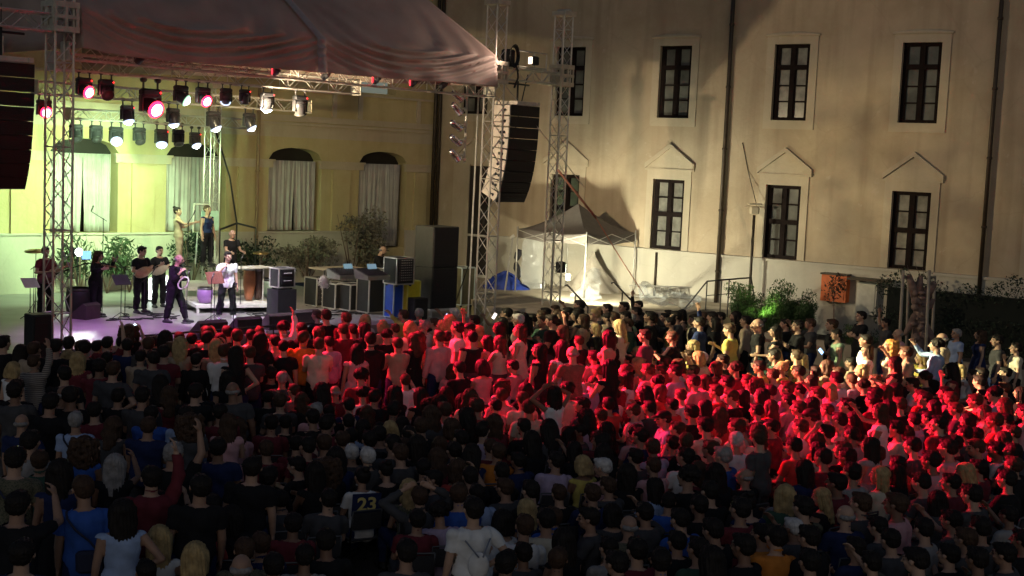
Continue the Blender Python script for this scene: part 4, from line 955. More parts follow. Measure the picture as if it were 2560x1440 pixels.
def cymbal(px, py, d, z0, label, r_=.24):
    k, z = onS(px, py, d); root = empty('cymbal', ST(k, d, z0), label, 'cymbal', 'cymbals on stands'); m = MB(); m.tube(ST(k, d, z0), ST(k, d, z+.05), .012, 6)
    for a in (0, 2.1, 4.2): m.tube(ST(k, d, z0+.3), ST(k, d, z0)+V((math.cos(a)*.25, math.sin(a)*.25, 0)), .01, 5)
    m.obj('stand', M_CLAMP, root); m = MB(); m.lathe([(.001, .03), (.04, .025), (.05, .008), (r_, -.01), (.05, .004)], ST(k, d, z), 20, Matrix.Rotation(.15, 3, 'X')); m.obj('disc', M_BRASS, root)
cymbal(652, 632, 5.4, ZS+.24, 'cymbal on a stand above the dark conga')
cymbal(90, 627, 6.5, ZS, 'cymbal on a stand at far left of the stage', .3)
k, d = stk(640, 760, ZS+.24); m = MB(); m.bbox(ST(k, d+.4, ZS+.24+1.0), (1.2, .5, .05), MST, .01)
for a in (-.5, .5): m.tube(ST(k+a, d+.4, ZS+.24), ST(k+a, d+.4, ZS+1.2), .018, 6)
tag(m.obj('percussion_table', M_RISER), 'narrow pale percussion table over the congas', 'table')
def case(px, py, w_, dp, h, label, body=M_BLACK, rail=M_ALU, z0=ZS, name='flight_case', cat='flight case', rows=0, grp='equipment cases at the right of the stage', top=None, rz=0):
    """road case: body, aluminium edge rails, corner balls, rack rows"""
    k, d = stk(px, py, z0); root = empty(name, ST(k, d, z0), label, cat, grp, rz=TH+rz)
    m = MB(); m.bbox((0, dp/2, h/2+.04), (w_, dp, h), None, .01); child('body', m.mesh('body', [body]), root)
    m = MB()
    for x in (-w_/2, w_/2):
        for y in (0, dp): m.box((x, y, h/2+.04), (.035, .035, h+.01))
    for z in (.04, h+.04):
        for y in (0, dp): m.box((0, y, z), (w_-.04, .035, .035))
        for x in (-w_/2, w_/2): m.box((x, dp/2, z), (.035, dp-.04, .035))
    child('edge_rail', m.mesh('edge_rail', [rail]), root)
    for x in (-w_/2+.06, w_/2-.06):
        for y in (.06, dp-.06): m = MB(); m.lathe([(.02, -.03), (.035, -.02), (.035, .02), (.02, .03)], (x, y, .0), 8, Matrix.Rotation(R(90), 3, 'X')); child('caster', m.mesh('caster', [M_BLKM]), root)
    if rows:
        m = MB()
        for q in range(rows): m.bbox((0, -.02, .12+(h-.1)*(q+.5)/rows), (w_-.12, .04, (h-.1)/rows-.02), None, .006)
        child('rack_unit', m.mesh('rack_unit', [M_CLAMP if rows > 5 else M_BLKM]), root)
        m = MB(); rn = random.Random(px)
        for q in range(rows):
            for x in range(6): m.lathe([(.014, -.0), (.012, .02)], (-w_/2+.14+x*(w_-.28)/5, -.045, .12+(h-.1)*(q+.5)/rows), 6, Matrix.Rotation(R(90), 3, 'X'))
        child('knob', m.mesh('knob', [M_ALU]), root)
    if top: top(root, w_, dp, h)
    return root
case(812, 768, .62, .6, .82, 'open equipment rack at the left end of the mixing table', rows=6)
case(856, 775, .55, .6, .72, 'black case under the middle of the mixing table')
case(893, 779, .55, .6, .74, 'black case with cables under the right of the mixing table')
case(946, 784, .74, .55, 1.22, 'tall black case standing below the mixing console')
case(1012, 714, .62, .55, .72, 'silver rack of outboard units above the blue box', rows=9, z0=ZS+.98)
# mixing table and console
k, d = stk(868, 768); root = empty('mixing_table', ST(k, d, ZS), 'cloth covered mixing table over the equipment cases', 'table', rz=TH)
m = MB(); m.bbox((0, .55, 1.12), (1.55, .8, .05), None, .01); child('table_top', m.mesh('table_top', [M_TERR]), root)
m = MB(); n = 60; m.grid([[V((-.775+1.55*i/n, .14-.02*math.sin(i*1.3)-(.03 if j else 0), 1.12-.34*j)) for i in range(n+1)] for j in range(2)]); child('table_skirt', m.mesh('table_skirt', [mat('grey_cloth', (.13, .13, .12), .9)], False), root)
for x in (-.74, .74):
    for y in (.2, .9): m = MB(); m.tube((x, y, 0), (x, y, 1.1), .02, 6); child('leg', m.mesh('leg', [M_BLACK]), root)
def console(px, py, z0, w_, label):
    k, d = stk(px, py, z0); root = empty('mixing_console', ST(k, d, z0), label, 'mixing console', 'mixing consoles', rz=TH)
    m = MB(); m.prism([(-w_/2, 0, 0), (-w_/2, .55, 0), (-w_/2, .62, .26), (-w_/2, .0, .10)], (w_, 0, 0)); child('chassis', m.mesh('chassis', [mat('console_grey', (.30, .31, .24), .5)]), root)
    m = MB()
    Mf = Matrix.Rotation(math.atan2(.16, .62), 3, 'X'); m.box((0, .31, .195), (w_-.08, .56, .012), Mf)
    for i in range(14):
        for j in range(6): m.box(V((-w_/2+.08+i*(w_-.16)/13, .31, .20))+Mf @ V((0, -.23+j*.09, .008)), (.018, .03, .018), Mf)
    child('control_surface', m.mesh('control_surface', [M_CLAMP]), root)
    m = MB(); m.bbox((w_*.2, .5, .3), (.3, .02, .16), Matrix.Rotation(-.4, 3, 'X'), .005); child('display', m.mesh('display', [mat('console_display', (.1, .2, .25), .3, var=0, emit=(.5, .8, 1), es=.25)]), root)
console(884, 698, ZS+1.15, .95, 'long mixing console on the cloth covered table')
console(948, 700, ZS+1.3, .75, 'second console beside the sound engineer')
m = MB(); k, d = stk(810, 716, ZS+.9); m.ell(ST(k, d, ZS+1.02), (.15, .15, .17), None, 12, 8); 
for i in range(60):
    a, b = random.uniform(0, 6.28), random.uniform(-1.2, 1.5); p = ST(k, d, ZS+1.02); v_ = V((math.cos(a)*math.cos(b), math.sin(a)*math.cos(b), math.sin(b))); m.tube(p+v_*.13, p+v_*.2, .012, 4)
tag(m.obj('mop_head', mat('mop_white', (.6, .58, .48), .9)), 'round pale fluffy mop head on the equipment rack', 'mop')
# blue and yellow boxes
case(994, 797, .34, .4, .98, 'tall blue plastic box next to the yellow one', body=mat('blue_plastic', (.02, .09, .55), .4), rail=mat('pale_edge', (.5, .6, .6), .5), name='plastic_box', cat='box', grp='coloured boxes at the right of the stage')
case(1032, 797, .46, .4, 1.02, 'bright yellow plastic box beside the blue one', body=mat('yellow_plastic', (.72, .58, .03), .45), rail=mat('yellow_edge', (.75, .68, .12), .5), name='plastic_box', cat='box', grp='coloured boxes at the right of the stage')
def speaker(px, py, w_, dp, h, label, z0=ZS, rz=0, side=None, grp='standing loudspeakers', loc=None):
    if loc: k, d = loc
    else: k, d = stk(px, py, z0)
    root = empty('loudspeaker', ST(k, d, z0), label, 'loudspeaker', grp, rz=TH+rz)
    m = MB(); m.bbox((0, dp/2, h/2), (w_, dp, h), None, .015); child('cabinet', m.mesh('cabinet', [side or M_BLACK]), root)
    m = MB(); m.box((0, -.012, h/2), (w_-.06, .024, h-.06)); 
    for q in range(5): m.box((0, -.028, h*(q+.5)/5), (w_-.1, .008, .01))
    child('grille', m.mesh('grille', [M_GRILL]), root); return root
M_SPKS = mat('speaker_side', (.035, .035, .028), .6, var=.2)
sk, sd_ = stk(1108, 790); 
speaker(0, 0, 1.0, .8, 1.18, 'lower black cabinet of the tall speaker stack', z0=ZS+.22, side=M_SPKS, loc=(sk, sd_))
speaker(0, 0, 1.0, .8, 1.18, 'upper black cabinet of the tall speaker stack', z0=ZS+1.405, side=M_SPKS, loc=(sk, sd_))
m = MB(); 
for a in (-.45, .45):
    for b in (.06, .74): m.box(ST(sk+a, sd_+b, ZS+.08), (.07, .07, .16), MST)
m.box(ST(sk, sd_+.4, ZS+.19), (1.06, .86, .055), MST); tag(m.obj('speaker_plinth', M_RISER), 'low white stand under the tall speaker stack', 'stand')
speaker(1052, 800, .5, .45, .62, 'small dark cabinet in front of the yellow box')
speaker(14, 880, .62, .7, 2.6, 'tall dark loudspeaker at the far left edge of the stage', loc=(-1.35, 1.2), z0=ZS)
k, z = onS(98, 785, -.45); speaker(0, 0, .42, .42, z, 'black subwoofer with red lit top at the foot of the left tower', z0=0, loc=(k, -.6))
case(1168, 765, .55, .5, 1.15, 'pale framed box on a stand right of the speaker stack', body=mat('box_olive', (.12, .11, .06), .6), rail=mat('pale_edge', (.5, .6, .6), .5), grp='equipment cases at the right of the stage')
k, d = stk(714, 742, ZS); case(716, 722, .5, .4, .5, 'small amplifier head on the stage behind the congas', z0=ZS+.9, rows=2)
m = MB(); m.box(ST(*stk(716, 722, ZS+.9), ZS+.44)+E2*.2, (.6, .5, .88), MST); tag(m.obj('amplifier_cabinet', M_BLACK), 'black amplifier cabinet behind the congas', 'amplifier')
# floor monitor wedges
MW = None
def wedge(px, py, label, w_=.72, rz=0):
    k, d = stk(px, py); root = empty('floor_monitor', ST(k, d, ZS), label, 'floor monitor', 'floor monitors along the stage edge', rz=TH+rz)
    m = MB(); m.prism([(-w_/2, -.22, 0.004), (-w_/2, .25, 0.004), (-w_/2, .25, .12), (-w_/2, -.12, .42), (-w_/2, -.22, .36)], (w_, 0, 0)); child('cabinet', m.mesh('cabinet', [mat('wedge_paint', (.05, .035, .034), .6, var=.2)]), root)
    m = MB(); n_ = V((0, .30, .37)).normalized(); m.prism([(-w_/2+.04, .235, .14), (-w_/2+.04, -.10, .412), (w_/2-.04, -.10, .412), (w_/2-.04, .235, .14)], n_*.012); child('grille', m.mesh('grille', [M_GRILL]), root)
wedge(522, 842, 'floor monitor furthest left, in front of the singer in white', .78); wedge(612, 832, 'floor monitor second from left on the stage edge'); wedge(690, 822, 'floor monitor third from left on the stage edge'); wedge(757, 812, 'floor monitor furthest right on the stage edge', .8)
wedge(215, 796, 'floor monitor beside the violinist', .6, R(25))
# bright lamp and blue screen behind the violinist
k, z = onS(194, 630, 7.6); t = empty('stage_blinder', ST(k, 7.6, ZS), 'glaring white lamp on a stand left of the violinist', 'stage lamp')
m = MB(); m.tube(ST(k, 7.6, ZS), ST(k, 7.6, z-.1), .018, 6); m.tube(ST(k, 7.6, ZS+.3), ST(k+.3, 7.4, ZS), .012, 5); m.tube(ST(k, 7.6, ZS+.3), ST(k-.3, 7.4, ZS), .012, 5); m.obj('stand', M_BLACK, t)
m = MB(); m.lathe([(.08, 0), (.13, .05), (.14, .16)], ST(k, 7.7, z), 14, Matrix.Rotation(R(90), 3, 'X')); m.obj('housing', M_BLACK, t)
m = MB(); m.ell(ST(k, 7.52, z), (.11, .05, .11), MST, 14, 8); m.obj('lens', mat('blinder_lens', (1, 1, 1), .2, var=0, emit=(.95, 1, .95), es=26), t)
extra_spot(t, ST(k, 7.35, z), ST(k+1, 0, 1.3), 160, 120, .6, (.9, 1, .9), 'blinder_light', .1)
k, z = onS(216, 638, 6.6); m = MB(); m.bbox(ST(k, 6.6, z), (.26, .02, .22), MST, .005); s_o = empty('tablet_screen', ST(k, 6.6, ZS), 'small blue glowing screen behind the violinist', 'screen'); m.obj('display', mat('blue_display', (.1, .2, .5), .3, var=0, emit=(.2, .45, 1), es=1.6), s_o)
m = MB(); m.tube(ST(k, 6.62, ZS), ST(k, 6.62, z-.12), .012, 6); m.obj('stand', M_BLACK, s_o)
# white stage uplights glowing behind the two lute players
for px, py, lb in ((376, 722, 'upright glowing light bar between the two lute players'), (415, 715, 'upright glowing light bar behind the tambourine player')):
    k, z = onS(px, py, 7.4); t = empty('light_bar', ST(k, 7.4, ZS), lb, 'light bar', 'glowing light bars behind the lute players'); m = MB(); m.bbox(ST(k, 7.4, z), (.10, .06, .62), MST, .02); m.obj('tube', mat('bar_glow', (1, 1, 1), .3, var=0, emit=(.85, 1, .95), es=4.5), t)
    m = MB(); m.tube(ST(k, 7.42, ZS), ST(k, 7.42, z-.3), .03, 6); m.lathe([(.001, 0), (.15, 0), (.14, .03)], ST(k, 7.42, ZS), 10); m.obj('stand', M_BLACK, t)
# sign board behind the singer in the vest
k, z = onS(516, 545, 8.0); t = empty('sign_board', ST(k, 8.0, z-.4), 'pale green framed board behind the backing singer in a vest', 'board')
m = MB(); w2, h2 = .46, .42
for a, b in (((-w2, -h2), (-w2+.02, h2)), ((-w2, h2), (.12, h2)), ((.12, h2), (.14, -.1))): m.tube(ST(k+a[0], 8.0, z+a[1]), ST(k+b[0], 8.0, z+b[1]), .03, 6)
m.obj('frame', M_RISER, t); m = MB(); m.bbox(ST(k+.12, 7.98, z-.08), (.62, .03, .6), MST, .01); m.obj('panel', mat('mint_panel', (.50, .68, .58), .6), t); m = MB(); m.tube(ST(k-.3, 8.0, z-h2), ST(k-.35, 8.0, ZS+1.0), .025, 6); m.tube(ST(k+.3, 8.0, z-h2), ST(k+.35, 8.0, ZS+1.0), .025, 6); m.obj('leg', M_RISER, t)
# crowd barrier seen above the heads in front of the violet deck
ba, bb = ST(1.2, -.55, 0), ST(6.8, -.4, 0); bar = empty('crowd_barrier', ba, 'dark crowd barrier rail between audience and violet lit stage', 'barrier')
m = MB(); m.tube(ba+V((0, 0, 1.28)), bb+V((0, 0, 1.28)), .025, 6); m.tube(ba+V((0, 0, .2)), bb+V((0, 0, .2)), .02, 6); m.obj('rail', M_RAIL, bar)
m = MB()
for i in range(29): p = ba.lerp(bb, i/28); m.tube(p, p+V((0, 0, 1.27)), .02 if i % 7 == 0 else .009, 5)
m.obj('bars', M_RAIL, bar)
# cables on the deck
m = MB(); rn = random.Random(2)
for i in range(24):
    k0, d0 = (rn.uniform(8.5, 11.8), rn.uniform(1.6, 4.5)) if i < 13 else (rn.uniform(3.0, 8.5), rn.uniform(3.2, 6.5)); pts = [ST(k0, d0, ZS+.015)]
    for j in range(14): k0 += rn.uniform(-.28, .3); d0 += rn.uniform(-.22, .22); pts.append(ST(k0, d0, ZS+.015))
    m.path(pts, .013, 5)
tag(m.obj('cable', M_CABLE), 'tangle of black cables on the deck below the mixing table', 'cable')

# ------------------------------------------------------------------ people: one continuous body each, hair and clothes as parts
def vec(*a): return np.array(a, float)
def nrm(v): return v/np.linalg.norm(v)
SH_Z, HIP_Z = 1.43, .92
ARM = {  # upper arm and forearm directions for the right arm, body facing +Y, right = +X
 'down': ((.16, .02, -1), (.06, .22, -1)), 'lap': ((.14, .30, -1), (-.45, .85, -.30)), 'cross': ((.10, .38, -.95), (-.95, .30, .18)),
 'phone': ((.10, .45, -.9), (-.40, .75, .50)), 'film': ((.18, .75, .05), (-.30, .55, .85)), 'up': ((.30, .15, 1), (-.15, .15, 1)), 'head': ((.75, .25, .75), (-.85, .1, .55)),
 'hip': ((.55, -.25, -.85), (-.75, .30, -.60)), 'clap': ((.10, .50, -.85), (-.62, .68, .42)), 'mic': ((.42, .35, -.80), (-.62, .42, .85)), 'chin': ((.05, .40, -.9), (-.30, .25, .95)),
 'fore': ((.12, .25, -1), (-.10, 1, -.05)), 'out': ((.55, .65, -.35), (.1, 1, .25)), 'strum': ((.30, .10, -.95), (-.75, .60, .05)), 'neck': ((.25, .35, -.85), (.35, .65, .50)),
 'viol': ((.25, .75, -.10), (-.35, .35, .55)), 'bow': ((.55, .35, -.30), (-.35, .85, .20)), 'desk': ((.15, .45, -.9), (-.05, .95, -.15)),
}
def loft(m, secs, n=14, ends=True):
    """closed tube through sections (centre, rx, ry, up-axis direction, side-axis)"""
    rings = []
    for c, rx, ry, side, fwd in secs: rings.append([Vector(c+side*math.cos(2*math.pi*k/n)*rx+fwd*math.sin(2*math.pi*k/n)*ry) for k in range(n)])
    m.rings(rings); return m
def capsule(m, a, b, ra, rb, n=12):
    d = nrm(b-a); s = nrm(np.cross(d, vec(.13, .41, .9) if abs(d[2]) < .9 else vec(0, 1, .01))); f = np.cross(d, s); secs = []
    for t in (-90, -60, -30, 0): secs.append((a+d*ra*math.sin(R(t)), ra*max(.02, math.cos(R(t))), ra*max(.02, math.cos(R(t))), s, f))
    for t in (0, 30, 60, 90): secs.append((b+d*rb*math.sin(R(t)), rb*max(.02, math.cos(R(t))), rb*max(.02, math.cos(R(t))), s, f))
    return loft(m, secs, n)
def remesh(m, voxel, name='tmp', smooth=True):
    me = bpy.data.meshes.new(name); me.from_pydata(m.v, [], m.f); bm = bmesh.new(); bm.from_mesh(me); bmesh.ops.recalc_face_normals(bm, faces=bm.faces); bm.to_mesh(me); bm.free()
    ob = bpy.data.objects.new(name, me); COL.objects.link(ob)
    md = ob.modifiers.new('r', 'REMESH'); md.mode = 'VOXEL'; md.voxel_size = voxel; md.use_smooth_shade = True
    if smooth: sm = ob.modifiers.new('s', 'CORRECTIVE_SMOOTH'); sm.iterations = 2; sm.use_only_smooth = True; sm.factor = .5
    dg = bpy.context.evaluated_depsgraph_get(); out = bpy.data.meshes.new_from_object(ob.evaluated_get(dg))
    bpy.data.objects.remove(ob); bpy.data.meshes.remove(me); return out
def geo(me):
    n = len(me.vertices); co = np.empty(n*3, 'f'); me.vertices.foreach_get('co', co); no = np.empty(n*3, 'f'); me.vertex_normals.foreach_get('vector', no)
    f = [tuple(p.vertices) for p in me.polygons]; return co.reshape(-1, 3).astype(float), no.reshape(-1, 3).astype(float), f
def tomesh(name, co, faces, mats, mi=None):
    me = bpy.data.meshes.new(name); me.from_pydata([tuple(c) for c in co], [], faces)
    for m_ in mats: me.materials.append(m_)
    if mi is not None: me.polygons.foreach_set('material_index', mi)
    me.polygons.foreach_set('use_smooth', [True]*len(faces)); me.update(); return me
def sub(co, faces, keep):
    fs = [f for f in faces if all(keep[i] for i in f)]; used = sorted({i for f in fs for i in f}); mp = {u: i for i, u in enumerate(used)}
    return np.array(used, int), [tuple(mp[i] for i in f) for f in fs]

M_SKINS = [mat('skin_light', (.50, .31, .22), .55, var=.08), mat('skin_tan', (.38, .22, .15), .55, var=.08), mat('skin_brown', (.24, .13, .085), .55, var=.08)]
M_EYE = mat('eye_brow', (.03, .02, .018), .5, var=0); M_LIP = mat('lips', (.34, .12, .10), .5, var=0)
class Fig: pass
def build_figure(key, seated=False, armR='down', armL='down', yaw=0, pitch=0, lean=0, fem=False, legs=None, twist=0):
    """returns a Fig with body mesh and data to cut clothes; origin on the ground (or seat foot) under the hips, facing +Y"""
    g_ = Fig(); m = MB(); segs = []
    dz = -.46 if seated else 0; X, Y, Z = vec(1, 0, 0), vec(0, 1, 0), vec(0, 0, 1)
    hip = vec(0, 0, HIP_Z+dz); la = R(lean); up = vec(0, math.sin(la), math.cos(la)); fw = vec(0, math.cos(la), -math.sin(la))
    def T(h, x=0, y=0): return hip+up*h+X*x+fw*y
    sw = .88 if fem else 1.0; hw = 1.04 if fem else .96
    tor = [(-.06, .135*hw, .10), (.0, .165*hw, .115), (.08, .155*hw, .11), (.18, (.12 if fem else .145), .095), (.28, .145*sw, .11), (.38, .168*sw, .122), (.46, .178*sw, .108), (.515, .150*sw, .085), (.545, .09, .065), (.56, .05, .05)]
    loft(m, [(T(h, 0, -.01+(.012 if .25 < h < .42 else 0)), rx, ry, X, fw) for h, rx, ry in tor], 18)
    if fem:
        for s in (-1, 1): m.ell(T(.37, s*.072, .085), (.062, .055, .062), None, 10, 6)
    segs.append(('torso', T(-.05), T(.52)))
    # legs
    for s in (-1, 1):
        h0 = T(-.02, s*.092) if not seated else hip+vec(s*.10, 0, 0)
        if seated: kn = vec(s*.13, .43, .50); an = vec(s*.13, .44+.02*s, .09)
        else:
            dx, dy = (legs[0 if s > 0 else 1] if legs else (.0, 0)); kn = vec(s*.115+dx*.5, dy*.5+.02, .49); an = vec(s*.12+dx, dy, .085)
        capsule(m, h0, kn, .092*hw, .058); capsule(m, kn, kn*.45+an*.55, .058, .056 ); capsule(m, kn*.55+an*.45+vec(0,-.012,0), an, .056, .038)
        toe = an+vec(s*.03, .15, -.052); heel = an+vec(0, -.045, -.052); capsule(m, heel, toe, .036, .032); capsule(m, an, an+vec(0, .05, -.03), .038, .036)
        segs.append(('thigh', h0, kn)); segs.append(('shin', kn, an)); segs.append(('foot', heel, toe))
    # arms and hands
    g_.hands = []
    for s, am in ((1, armR), (-1, armL)):
        ua, fa = ARM[am]; ua = nrm(vec(ua[0]*s, ua[1], ua[2])); fa = nrm(vec(fa[0]*s, fa[1], fa[2]))
        if am == 'down' or am == 'lap': ua = nrm(ua+vec(0, .15*math.sin(la), 0))
        sh = T(.485, s*.168*sw); el = sh+ua*.285; wr = el+fa*.245
        if seated and am == 'lap': wr = vec(s*.09, .30, .62); fa = nrm(wr-el); el = sh+nrm(ua)*.27
        capsule(m, sh, el, .052 if not fem else .045, .038 if not fem else .034); capsule(m, el, wr, .040 if not fem else .035, .026)
        segs.append(('uarm', sh, el)); segs.append(('farm', el, wr))
        side = nrm(np.cross(fa, vec(-s, .25, .1) if abs(fa[0]) < .8 else vec(0, 1, 0))); pn = np.cross(side, fa)   # side: thumb direction
        if am in ('down', 'hip'): 
            side = nrm(vec(0, 1, .15)-fa*np.dot(vec(0, 1, .15), fa)); pn = np.cross(fa, side)*s
        elif side[2] < 0: side = -side
        pn = nrm(np.cross(side, fa))
        if np.dot(pn, vec(-s, 0, -.2)) < 0: pn = -pn
        # palm
        loft(m, [(wr+fa*t, rx, ry, side, pn) for t, rx, ry in ((-.02, .022, .017), (.01, .027, .018), (.045, .041, .018), (.085, .043, .016), (.10, .036, .012))], 12)
        curl = .85 if am in ('mic', 'phone', 'film', 'strum', 'neck', 'viol', 'bow') else .38
        for q, ln in enumerate((.036, .041, .038, .030)):
            b = wr+fa*.088+side*(.031-q*.0207); d1 = nrm(fa+pn*curl*.6); c1 = b+d1*ln; d2 = nrm(fa+pn*curl*1.9); c2 = c1+d2*ln*.95
            capsule(m, b, c1, .0105, .0098, 8); capsule(m, c1, c2, .0098, .009, 8)
        tb = wr+fa*.028+side*.030; t1 = tb+nrm(fa*.62+side*.62+pn*.3)*.038; t2 = t1+nrm(fa*.9+side*.2+pn*(.3+curl*.4))*.030
        capsule(m, tb, t1, .0135, .0118, 8); capsule(m, t1, t2, .0118, .0098, 8)
        segs.append(('hand', wr, wr+fa*.16)); g_.hands.append((wr+fa*.09+pn*.03, fa, side, pn))
    # neck and head
    nb = T(.53, 0, -.01); hr = Matrix.Rotation(R(yaw), 3, 'Z') @ Matrix.Rotation(R(-pitch-lean*.3), 3, 'X'); H = np.array(hr)
    hc = nb+up*.08+H @ vec(0, .022, .13)
    HS = 1.07
    def HP(x, y, z): return hc+H @ vec(x*HS, y*HS, z*HS)
    capsule(m, nb-up*.03, hc+H @ vec(0, -.02, -.05), .058 if not fem else .050, .052 if not fem else .046)
    HM = Matrix([[*H[0]], [*H[1]], [*H[2]]])
    m.ell(HP(0, -.012, .025), (.076, .096, .092), HM, 16, 12)              # cranium
    loft(m, [(HP(0, y, z), rx, ry, H @ X, H @ Y) for y, z, rx, ry in ((.035, -.118, .020, .020), (.040, -.105, .036, .036), (.030, -.080, .052, .055), (.022, -.045, .062, .068), (.018, .0, .069, .076), (.012, .04, .070, .08), (.0, .07, .055, .065))], 14)
    loft(m, [(HP(0, y, z), rx, ry, H @ X, H @ Y) for y, z, rx, ry in ((.088, .022, .009, .012), (.098, .0, .011, .014), (.112, -.020, .014, .016), (.106, -.030, .013, .012))], 8)   # nose
    m.ell(HP(0, .088, -.062), (.024, .012, .011), HM, 10, 6)                # lips
    m.ell(HP(0, .080, .032), (.052, .014, .010), HM, 10, 6)                # brow ridge
    for s in (-1, 1):
        m.ell(HP(s*.078, -.006, -.012), (.010, .020, .032), HM, 8, 6)       # ears
        m.ell(HP(s*.042, .062, -.026), (.022, .022, .020), HM, 8, 6)        # cheeks
    segs.append(('neck', nb, hc+H @ vec(0, 0, -.06))); segs.append(('head', hc+H @ vec(0, 0, -.04), hc+H @ vec(0, 0, .06)))
    me = remesh(m, .0105); co, no, fc = geo(me); bpy.data.meshes.remove(me)
    # nearest segment for every vertex
    g_.nbd = np.linalg.norm((co-T(.56))*vec(1, 1.15, .9), axis=1)
    best = np.full(len(co), 9.0); lab = np.zeros(len(co), int); tt = np.zeros(len(co)); ext = {'torso': .10, 'head': .06, 'neck': .05, 'thigh': .07, 'uarm': .045, 'hand': .02, 'farm': .03, 'shin': .045, 'foot': .03}
    for i, (nm, a, b) in enumerate(segs):
        d = b-a; t = np.clip(((co-a) @ d)/(d @ d), 0, 1); dist = np.linalg.norm(co-(a+t[:, None]*d), axis=1)-ext[nm]*(1.0 if nm != 'torso' else 1.15)
        w_ = dist < best; best[w_] = dist[w_]; lab[w_] = i; tt[w_] = t[w_]
    names = np.array([s[0] for s in segs])[lab]
    g_.co, g_.no, g_.fc, g_.names, g_.t = co, no, fc, names, tt
    hl = (co-hc) @ H / HS                                                     # head-local coordinates
    mi_v = np.zeros(len(co), int)
    for s in (-1, 1):
        mi_v[(np.abs(hl[:, 0]-s*.031) < .017) & (np.abs(hl[:, 2]-.004) < .010) & (hl[:, 1] > .05)] = 1
        mi_v[(np.abs(hl[:, 0]-s*.033) < .022) & (np.abs(hl[:, 2]-.034) < .008) & (hl[:, 1] > .055)] = 1
    mi_v[(np.abs(hl[:, 0]) < .022) & (np.abs(hl[:, 2]+.062) < .011) & (hl[:, 1] > .07)] = 2
    mi = [max(mi_v[i] for i in f) if sum(1 for i in f if mi_v[i] > 0) >= 3 else 0 for f in fc]
    g_.body = tomesh('person', co, fc, [M_SKINS[0], M_EYE, M_LIP], mi)
    g_.head = Matrix.Translation(Vector(hc)) @ hr.to_4x4() @ Matrix.Diagonal((1.07, 1.07, 1.07, 1)); g_.key = key; g_.seated = seated; g_.fem = fem; g_.cl = {}; g_.T = T; g_.lean = la
    return g_
CLOTH_SEED = [0]
